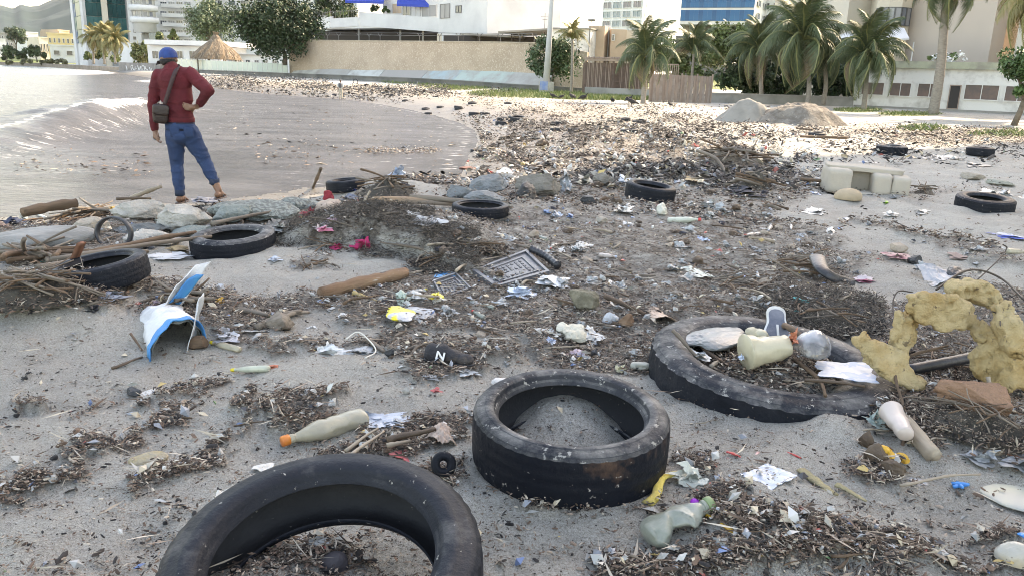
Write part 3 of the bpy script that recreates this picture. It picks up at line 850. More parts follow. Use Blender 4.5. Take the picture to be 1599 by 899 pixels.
# thatched hut
r = empty('thatched_hut', (*XY(339, 128), 0), 0, 'round hut with a shaggy straw roof behind the sea wall', 'hut')
rs = random.Random(3)
s = 128 / F; zt = ZT(339, 57, 128); zb = ZT(339, 93, 128)
prof = [(36 * s, zb), (32 * s, zb + (zt - zb) * .22), (22 * s, zb + (zt - zb) * .5), (10 * s, zb + (zt - zb) * .78), (3 * s, zt), (.3, zt + .35)]
v, f = lathe(prof, 40); v[:, :2] *= (1 + .09 * np.array([rs.uniform(-1, 1) for _ in range(len(v))]))[:, None]
obj('roof', mesh('roof', v, f, M('straw', (.22, .165, .11), .95, (.11, .08, .055), 3.0, 9.0, stretch=(2, 2, .4), bump=1.0, bscale=8), False), r)
n = 2600; v = []; t_ = []
for i in range(n):
    q = rs.uniform(0, 2 * math.pi); k = rs.uniform(0, .93); j = min(int(k * 5), 4); fr = k * 5 - j
    R_ = prof[j][0] + (prof[j + 1][0] - prof[j][0]) * fr; z_ = prof[j][1] + (prof[j + 1][1] - prof[j][1]) * fr
    R_ += .05; l = rs.uniform(.35, .8); w = .03; c, s_ = math.cos(q), math.sin(q)
    v += [(c * R_ - s_ * w, s_ * R_ + c * w, z_), (c * R_ + s_ * w, s_ * R_ - c * w, z_), (c * (R_ + l * .75), s_ * (R_ + l * .75), z_ - l * .75)]
    cc = rs.choice([(.28, .21, .14), (.18, .135, .09), (.36, .29, .2), (.12, .09, .065)]); t_ += [cc] * 3
tag(obj('thatch', mesh('thatch', v, np.arange(n * 3).reshape(-1, 3), m_leaf, False, np.array(t_)), r), None, None, None, 'stuff')
for i in range(8):
    q = i * math.pi / 4; MB().tube([(math.cos(q) * 3.0, math.sin(q) * 3.0, -.2), (math.cos(q) * 3.0, math.sin(q) * 3.0, zb + .3)], .1, 6).obj('post', m_bark, r)
MB().tube([(0, 0, zt), (.1, 0, zt + .6)], [.3, .5], 8).obj('finial', M('straw'), r)

# sea wall, apron, long pebbled wall
SWL = [(-60, 260, .62), (60, 225, .66), (185, 165, .7), (250, 140, .72), (330, 122, .76), (400, 113, .8), (480, 106.5, .8), (560, 100.5, .8), (640, 94, .8), (720, 88, .75), (800, 83.5, .6), (915, 79.5, .5)]
def strip(pts, prof):
    """sweep a cross-section (offset away from the camera, z) along ground points"""
    v = []; f = []; n = len(prof); m = len(pts)
    for i, (p, zz) in enumerate(pts):
        a = pts[max(i - 1, 0)][0]; b = pts[min(i + 1, m - 1)][0]; ex, ey = b[0] - a[0], b[1] - a[1]; L = math.hypot(ex, ey); nx, ny = -ey / L, ex / L
        for o, z in prof: v.append((p[0] + nx * o, p[1] + ny * o, z + (zz if z > -1 else 0)))
    for i in range(m - 1):
        for k in range(n): f.append((i * n + k, i * n + (k + 1) % n, (i + 1) * n + (k + 1) % n, (i + 1) * n + k))
    f += [tuple(range(n))[::-1], tuple(range((m - 1) * n, m * n))]
    return v, f
pts = [(XY(a, d), z) for a, d, z in SWL]
v, f = strip(pts[2:], [(0, -1.5), (0, -.12), (-.08, -.12), (-.08, 0), (.5, 0), (.5, -1.5)])
sw = tag(obj('sea_wall', mesh('sea_wall', v, f, m_dgrey, False)), 'long stained grey concrete sea wall along the back of the bay', 'sea wall')
v, f = strip(pts[:3], [(0, -1.5), (0, -.2), (.5, -.2), (.5, -1.5)])
tag(obj('breakwater', mesh('breakwater', v, f, M('brown_stone_wall', (.27, .22, .18), .9, (.18, .15, .12), .8), False)), 'low brown stone wall along the far left shore', 'wall')
# painted apron: separate slabs, each with its own faded colour
ap = empty('painted_apron', (0, 0, 0), 0, 'sloping apron of faded pastel slabs at the foot of the pebbled wall', 'apron')
apc = [(450, 488, (.46, .47, .44)), (488, 536, (.36, .36, .35)), (536, 586, (.48, .50, .49)), (586, 652, (.34, .32, .31)), (652, 703, (.33, .42, .45)), (703, 785, (.38, .46, .43)), (785, 850, (.40, .40, .38))]
def swd(px): return float(np.interp(px, [a for a, _, _ in SWL], [d for _, d, _ in SWL]))
def swz(px): return float(np.interp(px, [a for a, _, _ in SWL], [z for _, _, z in SWL]))
for i, (a, b, c) in enumerate(apc):
    P0 = [(XY(a + .3, swd(a)), swz(a)), (XY((a + b) / 2, swd((a + b) / 2)), swz((a + b) / 2)), (XY(b - .3, swd(b)), swz(b))]
    v, f = strip(P0, [(.55, -.3), (.55, .05), (1.9, 1.15), (2.2, 1.15), (2.2, -.3)])
    m = M('faded_paint_%d' % i, c, .9, (.33, .32, .30), .7, 8.0, .42, .62)
    obj('slab', mesh('slab', v, f, m, False), ap)
# pebbled wall
m_peb = M('pebbled_wall', (.44, .35, .27), .95, (.37, .29, .22), .35, 8.0, .4, .6, speck=(.52, .44, .35), sscale=7.0, samt=.54, bump=.5, bscale=9.0)
m_cap = M('wall_capping', (.42, .35, .27), .9, (.30, .25, .2), 2.0)
A, B = XY(452, 107.8 + 2.3), XY(790, 84 + 2.3); C2 = XY(915, 82)
r = empty('perimeter_wall', (0, 0, 0), 0, 'long tan pebbled perimeter wall with barbed wire brackets on top', 'wall')
def wtop(px): return float(np.interp(px, [452, 835, 915], [W(452, 63.5, 110).z, W(835, 69.5, 86).z, W(915, 84, 82).z]))
wp = [(px, d) for px, d in ((452, 110.1), (520, 105.6), (600, 99.6), (680, 93.4), (760, 88.2), (835, 84.6), (915, 82))]
for i in range(len(wp) - 1):
    a, b = XY(*wp[i]), XY(*wp[i + 1]); za, zb2 = wtop(wp[i][0]), wtop(wp[i + 1][0]); Cc, D = back(a, b, .35)
    v = [(*a, -.5), (*b, -.5), (*Cc, -.5), (*D, -.5), (*a, za), (*b, zb2), (*Cc, zb2), (*D, za)]
    obj('wall_section', mesh('wall_section', v, [(0, 1, 5, 4), (1, 2, 6, 5), (2, 3, 7, 6), (3, 0, 4, 7), (4, 5, 6, 7), (3, 2, 1, 0)], m_peb, False), r)
    L = math.hypot(b[0] - a[0], b[1] - a[1]); mb = MB(); nx, ny = (b[0] - a[0]) / L, (b[1] - a[1]) / L
    v = [(a[0] + ny * .06, a[1] - nx * .06, za + .004), (b[0] + ny * .06, b[1] - nx * .06, zb2 + .004), (Cc[0] - ny * .06, Cc[1] + nx * .06, zb2 + .004), (D[0] - ny * .06, D[1] + nx * .06, za + .004)]
    v += [(q[0], q[1], q[2] + .14) for q in v]
    obj('capping', mesh('capping', v, [(0, 1, 5, 4), (1, 2, 6, 5), (2, 3, 7, 6), (3, 0, 4, 7), (4, 5, 6, 7), (3, 2, 1, 0)], m_cap, False), r)
def on_wall(px): 
    d = float(np.interp(px, [q[0] for q in wp], [q[1] for q in wp])); p = XY(px, d + .2); return Vector((p[0], p[1], wtop(px) + .14))
brk = MB().tube([(0, 0, -.02), (0, 0, .45), (-.22, -.15, .85)], .035, 5).tube([(0, 0, .45), (.22, .15, .85)], .035, 5).make('bracket', m_rail)
bx = [470, 487, 513, 530, 561, 577, 594, 624, 655, 686, 715, 748, 780, 810, 832]
for x in bx: obj('bracket', brk, r, on_wall(x), (0, 0, -.5))
mb = MB()
for dx, dz in ((-.22, .84), (.22, .84), (-.1, .62), (.1, .62)):
    mb.tube([on_wall(x) + Vector((dx, 0, dz + rs.uniform(-.05, .05))) for x in bx], .018, 4)
mb.obj('barbed_wire', m_rail, r)
# small wall light and stain of its own
MB().box((0, 0, 0), (.5, .2, .16)).obj('wall_light', m_dark, r, loc=W(477, 89.5, 108.6))

# glass-fenced terrace on the sea wall left of the pebbled wall
r = empty('glass_fence', (0, 0, 0), 0, 'pale green glass fence standing on the sea wall behind the man in red', 'fence')
mg = M('green_fence_glass', (.34, .42, .39), .2)
N_ = 22
xs = np.linspace(276, 449, N_ + 1)
for i in range(N_):
    a, b = xs[i] + .3, xs[i + 1] - .3; A, B = XY(a, swd(a) + .3), XY(b, swd(b) + .3)
    block('panel', A, B, .05, swz(a) + .02, W(a, 92.5 + (a - 276) * .045, swd(a)).z, mg, r)
    block('post', XY(xs[i] - .25, swd(a) + .3), XY(xs[i] + .25, swd(a) + .3), .12, swz(a), W(a, 92 + (a - 276) * .045, swd(a)).z + .05, m_white, r)

# graffiti block
r = empty('graffiti_wall', (0, 0, 0), 0, 'grey concrete block with white scribbled graffiti at the water edge', 'wall')
A, B = XY(185, 158), XY(249, 139.5); zt = W(185, 97.5, 158).z; Cc, D = back(A, B, 3)
prism('wall', [A, B, Cc, D], -1.2, zt, M('graffiti_concrete', (.20, .19, .185), .9, (.13, .125, .12), .7), r)
mp_ = M('white_spray_paint', (.6, .6, .6), .7)
def onw(u, w, out=.03):
    x = A[0] + (B[0] - A[0]) * u; y = A[1] + (B[1] - A[1]) * u; L = math.hypot(B[0] - A[0], B[1] - A[1])
    return Vector((x + (B[1] - A[1]) / L * out, y - (B[0] - A[0]) / L * out, zt - 2.2 + w))
gl = [[(.34, .8), (.33, 1.6), (.38, 1.7), (.37, 1.2), (.42, .8)], [(.44, 1.6), (.43, .8), (.48, .8)], [(.44, 1.2), (.47, 1.2)], [(.50, 1.7), (.53, .8), (.56, 1.6), (.58, .9)],
      [(.61, .8), (.60, 1.6), (.66, 1.6), (.65, .8), (.61, .85)], [(.69, 1.6), (.68, 1.2), (.73, 1.1), (.72, .7), (.67, .8)], [(.12, .4), (.16, .25), (.22, .9), (.20, 1.6)], [(.34, .55), (.5, .65), (.7, .5)], [(.78, 1.5), (.8, .9), (.83, 1.4)]]
mb = MB()
for g_ in gl: mb.tube(smooth_line([onw(*q) for q in g_], 4), .085, 4)
mb.obj('graffiti', mp_, r)

# terrace building with blue awnings
r = empty('terrace_building', (0, 0, 0), 0, 'white two storey building with blue awnings above the pebbled wall', 'building')
d0 = 128
def wd(px): return 132 - (px - 493) * .085
A, B = XY(497, wd(497) + 5), XY(683, wd(683) + 5)
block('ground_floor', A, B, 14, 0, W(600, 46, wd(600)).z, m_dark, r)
# canted parapets
def parapet(a, ya0, ya1, b, yb0, yb1, da=0, db=0):
    Pa, Pb = XY(a, wd(a) + da), XY(b, wd(b) + db); Cc, D = back(Pa, Pb, .4)
    zs = [W(a, ya1, wd(a) + da).z, W(b, yb1, wd(b) + db).z, W(a, ya0, wd(a) + da).z, W(b, yb0, wd(b) + db).z]
    v = [(*Pa, zs[0]), (*Pb, zs[1]), (*Cc, zs[1]), (*D, zs[0]), (*Pa, zs[2]), (*Pb, zs[3]), (*Cc, zs[3]), (*D, zs[2])]
    obj('parapet', mesh('parapet', v, [(0, 1, 5, 4), (1, 2, 6, 5), (2, 3, 7, 6), (3, 0, 4, 7), (4, 5, 6, 7), (3, 2, 1, 0)], m_white, False), r)
parapet(493, 33, 49.5, 519, 26, 43, 3, 0); parapet(519, 29.5, 44, 561.5, 27, 41, 0, 0); parapet(562, 19, 41, 684, 28.5, 50.5)
Cc, D = back(XY(493, wd(493) + 3), XY(684, wd(684)), 14)
prism('slab', [XY(494, wd(493) + 3.1), XY(519, wd(519) + .45), XY(683.5, wd(684) + .45), Cc, D], W(560, 41.5, wd(560)).z - .3, W(560, 41.5, wd(560)).z, m_white, r)
block('upper_wall', XY(598, wd(598) + 4), XY(684, wd(684) + 3), 9, W(600, 41, wd(600)).z, 22, m_white, r)
A, B = XY(598, wd(598) + 4), XY(684, wd(684) + 3)
for x0, x1, y0, y1, g in ((613, 628, 6, 22, m_tan), (629, 641, 7, 25, m_glass), (659, 682, 8, 27, m_glass3), (642, 657, 8, 26, m_white)): one_window(r, 0, 0, x0, y0, x1, y1, A, B, m_frame, g, 1)
def awning(x0, x1, y0, y1, yn, d):
    z0, z1 = W((x0 + x1) / 2, y1, d).z, W((x0 + x1) / 2, yn, d).z; a, b = XY(x0, d), XY(x1, d); Cc, D = back(a, b, 2.5)
    v = [(*a, z0), (*b, z0), (*Cc, z1 + 1.2), (*D, z1 + 1.2), (*a, z0 - .3), (*b, z0 - .3)]
    obj('awning', mesh('awning', v, [(0, 1, 2, 3), (4, 5, 1, 0)], m_awn, False), r)
awning(541, 600, -3, 2.5, -2, 124); awning(620, 669, 0, 7.5, -8, 120)
A, B = XY(684, wd(684)), XY(759, wd(759) - 3)
block('stair_tower', A, B, 12, 0, 22, m_white, r)
one_window(r, 0, 0, 687.5, 6.5, 703, 29, A, B, m_rail, m_glass3, 1, bar=.05); one_window(r, 0, 0, 712, 9, 721, 20.5, A, B, m_rail, m_glass, 1)
for x in (497, 561, 625, 660): block('column', XY(x - 1.2, wd(x) + .8), XY(x + 1.2, wd(x) + .8), .4, 0, W(x, 45, wd(x)).z, m_grey, r)
block('column', XY(682, wd(683) - .8), XY(693, wd(683) - .8), 1.0, 0, W(683, 53, wd(683) - .8).z, m_cream, r)
mb = MB()
for x in range(494, 562, 4): mb.tube([Vector((*XY(x, wd(x) + 1), W(x, 29, wd(x)).z)), Vector((*XY(x, wd(x) + 1), W(x, 17, wd(x)).z))], .03, 4)
mb.tube([Vector((*XY(494, wd(494) + 1), W(494, 24, wd(494)).z)), Vector((*XY(520, wd(520) + 1), W(520, 17.5, wd(520)).z)), Vector((*XY(562, wd(562) + 1), W(562, 16.5, wd(562)).z))], .04, 4)
mb.obj('railing', m_rail, r)
zp = W(530, 28, 128).z
for i, (x, y0, y1, hw) in enumerate(((538, 6, 27, 14), (512, 12, 27, 9), (586, 8, 20, 8), (602, 12, 22, 7))):
    tree_px('potted_bush', wd(x) + 2.5, x - hw, x + hw, y0, y1, y1 + 2, 700, .16, ((.05, .10, .03), (.09, .13, .05)),
            ['leafy bush on the corner of the white terrace', 'dark bush at the left end of the white terrace', 'low plant beside the blue awning on the terrace', 'small plant right of the awning post on the terrace'][i], 60 + i, 0, 'bush', None, 4)

# covered dark canopy right of the terrace building
r = empty('canopy', (0, 0, 0), 0, 'dark flat canopy roof behind the pebbled wall', 'canopy')
A, B = XY(718, 104), XY(858, 98)
def slabz(x0, d0_, y0, x1, d1_, y1, th, dep, m, nm):
    a, b = XY(x0, d0_), XY(x1, d1_); Cc, D = back(a, b, dep); za, zb_ = W(x0, y0, d0_).z, W(x1, y1, d1_).z
    v = [(*a, za), (*b, zb_), (*Cc, zb_), (*D, za), (*a, za - th), (*b, zb_ - th), (*Cc, zb_ - th), (*D, za - th)]
    return obj(nm, mesh(nm, v, [(3, 2, 1, 0), (0, 1, 5, 4), (1, 2, 6, 5), (2, 3, 7, 6), (3, 0, 4, 7), (4, 5, 6, 7)][::1], m, False), r)
slabz(718, 104, 52, 800, 101, 55, .25, 8, m_grey, 'roof'); slabz(776, 99, 49, 858, 96, 44, .2, 7, m_grey, 'roof')
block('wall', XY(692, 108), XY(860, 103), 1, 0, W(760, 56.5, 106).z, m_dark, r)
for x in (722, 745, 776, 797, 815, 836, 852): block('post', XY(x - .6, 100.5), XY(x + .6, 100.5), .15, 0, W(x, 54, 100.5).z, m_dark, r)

# beige and yellow blocks behind it
r = empty('apartment_building', (0, 0, 0), 0, 'cream apartment block with paired windows right of the white stair tower', 'building')
A, B = XY(752, 172), XY(792, 168); block('wall', A, B, 14, 0, 40, m_cream, r)
for k in range(4):
    for x0, x1 in ((759, 768), (769.5, 778.5)): one_window(r, 0, 0, x0, 18.5 + (k - 1) * 18, x1, 27 + (k - 1) * 18, A, B, m_frame, GL[(k + x0) % 4 if isinstance(x0, int) else 1], 1)
block('wall', XY(792, 169), XY(797, 169), 14, 0, 40, m_tan, r)
for k in range(4): one_window(r, 0, 0, 792.5, 4.5 + k * 18, 795, 10 + k * 18, XY(792, 168.9), XY(797, 168.9), m_frame, m_glass, 0)
r = empty('tower_block', (0, 0, 0), 0, 'pale yellow block rising behind the dark canopy', 'building')
block('wall', XY(803, 178), XY(833, 180), 14, 0, 42, M('pale_yellow_wall', (.72, .68, .50), .85), r)
block('wall', XY(797, 176), XY(803, 176), 14, 0, 42, m_brownw, r)
facade(r, XY(806, 177.9), XY(832, 179.9), 12, 40, 3, 9, .4, .5, m_white, m_glass3, 0)

# walls and houses between the canopy and the palms
r = empty('house', (0, 0, 0), 0, 'low weathered white house wall behind the lamp post', 'house')
A, B = XY(858, 96), XY(918, 94); block('wall', A, B, 6, 0, W(890, 46, 95).z, M('weathered_white_wall', (.60, .59, .56), .9, (.32, .31, .29), .8, 8.0, .5, .7), r)
block('parapet', XY(857, 95.7), XY(919, 93.7), 6.6, W(890, 46, 95).z + .005, W(890, 43.8, 95).z, m_grey, r)
r = empty('house', (0, 0, 0), 0, 'tan house with a tall left edge behind the slatted cage', 'house')
A, B = XY(915, 96), XY(940, 95.5); block('wall', A, B, 7, 0, W(925, 41, 96).z, m_tan, r)
block('wall', XY(940, 98), XY(949, 98), 6, 0, W(945, 40, 98).z, m_white, r); block('wall', XY(950, 96), XY(974, 96), 7, 0, W(960, 46, 96).z, m_tan, r); block('wall', XY(974, 97), XY(1006, 97), 7, 0, W(990, 48, 97).z, m_cream, r)
one_window(r, 0, 0, 955, 54, 960, 64, XY(950, 95.9), XY(974, 95.9), m_frame, m_glass, 0)
r = empty('street_light', (*XY(917, 94), 0), 0, 'small round street light on a thin pole above the tan house', 'street light')
zt = W(918, 33, 94).z
MB().tube([(0, 0, 0), (0, 0, zt - .3), (.15, 0, zt)], .05, 6).obj('pole', m_rail, r)
v, f = ico(2); obj('lamp_head', mesh('lamp_head', v * (.5, .4, .18), f, m_grey), r, (.15, 0, zt + .1))
r = empty('antenna', (*XY(850, 99), 0), 0, 'thin antenna mast with cross bars left of the lamp post', 'antenna')
r.location.x -= .2
mb = MB().tube([(0, 0, 5), (0, 0, 8.6)], .03, 4); mb.tube([(-.5, 0, 8.2), (.5, 0, 8.2)], .02, 4).tube([(-.3, 0, 7.9), (.3, 0, 7.9)], .02, 4); mb.obj('mast', m_rail, r)

# towers far behind
m_pw = M('pale_tower_wall', (.66, .68, .68), .7)
m_ltb = M('pale_blue_glass', (.16, .25, .29), .15, spec=.8)
r = empty('apartment_tower', (0, 0, 0), 0, 'white tower with a grid of pale green glass balconies in the centre', 'tower')
A, B, C3 = XY(935, 292), XY(996, 280), XY(1056, 330)
prism('wall', [A, B, C3, (A[0] + 8, A[1] + 50)], 0, 66, m_pw, r)
facade(r, A, B, 3, 66, 4, 21, .82, .72, m_pw, [m_ltb, m_glass2, m_ltb, m_glass3], 1, dep=.3, bar=.12)
facade(r, B, XY(1020, 299), 3, 66, 3, 21, .3, .45, m_pw, [m_glass2], 0, dep=.2)
r = empty('apartment_tower', (0, 0, 0), 0, 'lower white tower stepping down behind the pale green balcony tower', 'tower')
A, B = XY(1018, 330), XY(1056, 332); block('wall', A, B, 20, 0, W(1035, 24, 330).z, m_white, r); facade(r, A, B, 4, W(1035, 27, 330).z, 5, 9, .45, .5, m_frame, GL, 0, dep=.2)
r = empty('office_tower', (0, 0, 0), 0, 'blue glass office block raised on concrete columns', 'tower')
A, B, C3 = XY(1054, 236), XY(1166, 228), XY(1202, 262)
zb = W(1110, 38.5, 232).z
prism('floor_slab', [A, B, C3, (A[0] + 10, A[1] + 40)], zb, zb + .6, m_white, r)
prism('wall', [A, B, C3, (A[0] + 10, A[1] + 40)], zb + .61, 62, m_white, r)
for k in range(5):
    z = zb + .9 + k * 3.45
    facade(r, (A[0] + .1, A[1] - .1), (B[0] - .1, B[1] - .1), z, z + 2.9, 16, 1, .985, .98, m_blueg2, [m_blueg, m_blueg2, m_blueg], 0, 'pane', dep=.2, bar=.05)
facade(r, (B[0] + .3, B[1]), (C3[0], C3[1]), zb + .9, 60, 4, 13, .45, .5, m_frame, [m_glass2], 0, dep=.2)
for x in (1066, 1090, 1126, 1150, 1172): block('column', XY(x - 3, 240), XY(x + 3, 240), 1.2, 0, zb - .01, m_grey, r)
prism('podium', [XY(1050, 238), XY(1185, 232), XY(1200, 262), XY(1060, 270)], 0, W(1110, 57, 235).z, m_dgrey, r)
block('wall', XY(1130, 245), XY(1172, 246), 6, 8, zb - .02, m_dgrey, r)
r = empty('apartment_tower', (0, 0, 0), 0, 'white side block with narrow windows right of the blue office block', 'tower')
A, B = XY(1172, 245), XY(1212, 240); block('wall', A, B, 20, 0, 62, m_pw, r); facade(r, A, B, 5, 60, 4, 17, .4, .55, m_frame, GL, 0, dep=.2)

# pale tower on the right
r = empty('apartment_tower', (0, 0, 0), 0, 'pale cream apartment tower filling the right background', 'tower')
ZR = 19
E = [XY(1196, 90), XY(1276, 84)]; block('wall', E[0], E[1], 12, 0, ZR, m_cream, r)
one_window(r, 0, 0, 1212, 21, 1275, 48, E[0], E[1], m_dframe, m_glass2, 3)
one_window(r, 0, 0, 1212, -30, 1275, -4, E[0], E[1], m_dframe, m_glass2, 3)
E = [XY(1276.5, 82), XY(1309, 80)]; block('wall', E[0], E[1], 13, 0, ZR, m_pale, r)
E = [XY(1309.5, 84), XY(1346, 84)]; block('wall', E[0], E[1], 12, 0, ZR, m_cream, r)
one_window(r, 0, 0, 1331, -8, 1338, 10.5, E[0], E[1], m_dframe, m_glass, 0); one_window(r, 0, 0, 1325, 33, 1333, 44, E[0], E[1], m_dframe, m_glass, 0)
# bowed bay
pb = [XY(1342, 82), XY(1352, 78.6), XY(1370, 77), XY(1390, 76.6), XY(1404, 77.4), XY(1408, 84)]
prism('bay', pb, 0, ZR, m_cream, r)
for k in range(3):
    for i in range(1, 4):
        z0, z1 = W(1375, 40 - k * 62, 77).z, W(1375, 11 - k * 62, 77).z
        facade(r, (pb[i][0], pb[i][1] - .05), (pb[i + 1][0], pb[i + 1][1] - .05), z0, z1, 2 if i > 1 else 1, 1, .97, 1, m_dframe, [m_glass2, m_glass3], 0)
E = [XY(1400, 78.5), XY(1534, 70)]; block('wall', E[0], E[1], 1.5, 0, ZR, m_pale_shade, r)
E = [XY(1519, 74), XY(1572, 72)]; block('wall', (E[0][0] + 1, E[0][1] + 1), E[1], 12, 0, ZR, m_pale_shade, r)
for k in range(4): one_window(r, 0, 0, 1529, 29 - k * 50, 1547, 54 - k * 50, E[0], E[1], m_dframe, m_glass, 0)
one_window(r, 0, 0, 1520, 81, 1538, 96, E[0], E[1], m_dframe, m_glass, 0)
block('wall', XY(1572, 69), XY(1760, 60), 14, 0, ZR, m_pale, r)
# small white tent roof on the ground floor terrace
t = empty('awning_roof', (0, 0, 0), 0, 'white tent like canopy behind the palm right of the big palm', 'canopy')
def quadroof(pts_, nm, m, par):
    v = [tuple(W(*q)) for q in pts_]; n_ = len(v); v += [(a, b, c - .12) for a, b, c in v]
    fs = [tuple(range(n_)), tuple(range(n_, 2 * n_))[::-1]] + [(i, i + n_, (i + 1) % n_ + n_, (i + 1) % n_) for i in range(n_)]
    obj(nm, mesh(nm, v, fs, m, False), par)
quadroof([(1316, 62, 70), (1360, 40, 72), (1412, 44, 70), (1420, 60, 66), (1380, 62, 66)], 'canopy_cloth', m_white, t)
quadroof([(1270, 72, 70), (1330, 47, 73), (1360, 45, 74), (1340, 72, 68)], 'canopy_cloth', m_white, t)
for px_, d_ in ((1322, 70.2), (1416, 66.6), (1275, 70.3)): MB().tube([Vector((*XY(px_, d_), -.2)), Vector((*XY(px_, d_), W(px_, 66, d_).z))], .05, 6).obj('post', m_frame, t)

# tower outside the frame on the right: its shade is the one the near beach lies in
r = empty('apartment_tower', (0, 0, 0), 0, 'high cream apartment slab right of the beach beyond the picture edge', 'tower')
ca, sa = math.sin(SUN_AZ), math.cos(SUN_AZ)       # ground direction towards the sun
def sh(px, py): q = P(px, py); return q.x, q.y
ex = sh(1180, 252)
e0 = (ex[0] + ca * 46, ex[1] + sa * 46)
side = (sa, -ca)
A = (e0[0], e0[1]); B = (e0[0] + side[0] * 70, e0[1] + side[1] * 70)
block('wall', B, A, -18, 0, 78, m_pale, r)
for k in range(20):
    z = 3 + k * 3.7
    a_ = (A[0] - ca * .1, A[1] - sa * .1); b_ = (B[0] - ca * .1, B[1] - sa * .1)
    for j in range(10):
        t = (j + .5) / 10
        put_window('window', 4.2, 1.7, m_dframe, GL[(j + k) % 4], 2, .08, .06, r, (b_[0] + (a_[0] - b_[0]) * t, b_[1] + (a_[1] - b_[1]) * t, z + .8), (0, 0, math.atan2(A[1] - B[1], A[0] - B[0]) + math.pi))

# low white building with boarded windows
r = empty('beach_house', (0, 0, 0), 0, 'low shabby white building with a row of dark windows and an open door', 'building')
m_shab = M('shabby_white_wall', (.66, .65, .62), .9, (.42, .40, .37), .9, 9.0, .52, .72)
m_shut = M('brown_window_screen', (.12, .095, .085), .7, (.18, .12, .10), 1.5)
A, B = XY(1334, 62.5), XY(1680, 54)
zt = W(1500, 96, 58).z
block('wall', A, B, 7, -.1, zt - .55, m_shab, r)
block('cornice', (A[0] - .1, A[1] - .25), (B[0], B[1] - .25), 7.4, zt - .545, zt - .05, M('mossy_cornice', (.40, .41, .30), .9, (.28, .27, .22), 1.2), r)
for x0, x1, y0, y1 in ((1345, 1381.5, 128, 149.5), (1389, 1423.5, 129, 151.5), (1432, 1472.5, 130, 153), (1505, 1561, 132, 157.5), (1568, 1612, 134, 160)):
    one_window(r, 0, 0, x0, y0, x1, y1, A, B, m_shab, m_shut, 1, out=.02, bar=.07)
d_ = one_window(r, 0, 0, 1481, 133, 1499, 171, A, B, m_brownw, m_dark, 0, 'door', out=.02)
for x in (1337, 1385.5, 1427.5, 1476, 1502, 1564.5):
    w = 3.0; a_, b_ = XY(x - w, 62.5 - (x - 1334) * .02457), XY(x + w, 62.5 - (x + w - 1334) * .02457)
    n_ = (0, -.14); block('pilaster', (a_[0], a_[1] + n_[1]), (b_[0], b_[1] + n_[1]), .13, -.1, W(x, 126, 60).z, m_shab, r)
block('plinth', (A[0], A[1] - .35), (B[0], B[1] - .35), .33, -.2, .14, m_grey, r)
# railing and white flowers on its roof
for i, (x, y, hw, hh) in enumerate(((1490, 88, 22, 9), (1462, 91, 14, 5))):
    t = tree_px('flowering_bush', 60.5, x - hw, x + hw, y - hh, y + hh, y + hh + 1, 500, .13, ((.10, .16, .05), (.16, .2, .08)), ['white flowering bush on the roof of the shabby white building right of the tall palm', 'small white flowering bush on the roof left of the tall palm'][i], 80 + i, 0, 'bush', None, 4)
    c = W(x, y, 60.5) - t.location; s = 60.5 / F
    obj('flowers', crown_mesh('flowers', [(c.x, c.y, c.z, hh * s * 1.3), (c.x - hw * s * .5, c.y, c.z, hh * s), (c.x + hw * s * .5, c.y, c.z, hh * s)], 90, .14, ((.75, .75, .7), (.8, .8, .8)), 5 + i), t)
# fences and yard in the middle
m_wood = M('brown_fence_wood', (.30, .23, .19), .9, (.22, .165, .135), 2.0, stretch=(1, 1, .3))
m_wood2 = M('dark_fence_wood', (.15, .10, .08), .9, (.10, .07, .055), 2.0)
r = empty('slatted_cage', (0, 0, 0), 0, 'brown slatted timber enclosure with a beam roof right of the lamp post', 'enclosure')
A, B = XY(914, 70), XY(1018, 66)
def lerp2(a, b, t): return (a[0] + (b[0] - a[0]) * t, a[1] + (b[1] - a[1]) * t)
zt = W(960, 92, 68).z; zb = W(960, 138, 68).z
block('back_wall', (A[0], A[1] + 3), (B[0], B[1] + 3), .2, -.1, zt - .3, m_wood2, r)
block('base_wall', (A[0], A[1] - .1), (B[0], B[1] - .1), .3, -.2, zb, m_grey, r)
block('roof_beam', (A[0], A[1] - .15), (B[0], B[1] - .15), .25, zt - .2, zt, m_wood, r)
for i in range(8):
    p = lerp2(A, B, i / 7); block('post', (p[0] - .07, p[1]), (p[0] + .07, p[1]), .14, zb, zt - .21, m_wood2, r)
for i in range(13):
    p = lerp2(A, B, (i + .5) / 13); block('rafter', (p[0] - .05, p[1] - .4), (p[0] + .05, p[1] - .4), 4.0, zt + .005, zt + .14, m_wood, r)
for k in range(46):
    if 20 <= k % 46 <= 23: continue
    p = lerp2(A, B, (k + .5) / 46); obj_ = block('slat', (p[0] - .028, p[1] + .05), (p[0] + .028, p[1] + .05), .03, zb, zt - .21, m_wood if k % 3 else m_wood2, r)
for k, z in enumerate((zb + .5, zb + 1.1)): block('rail', (A[0], A[1] + .1), (B[0], B[1] + .1), .05, z, z + .08, m_wood2, r)
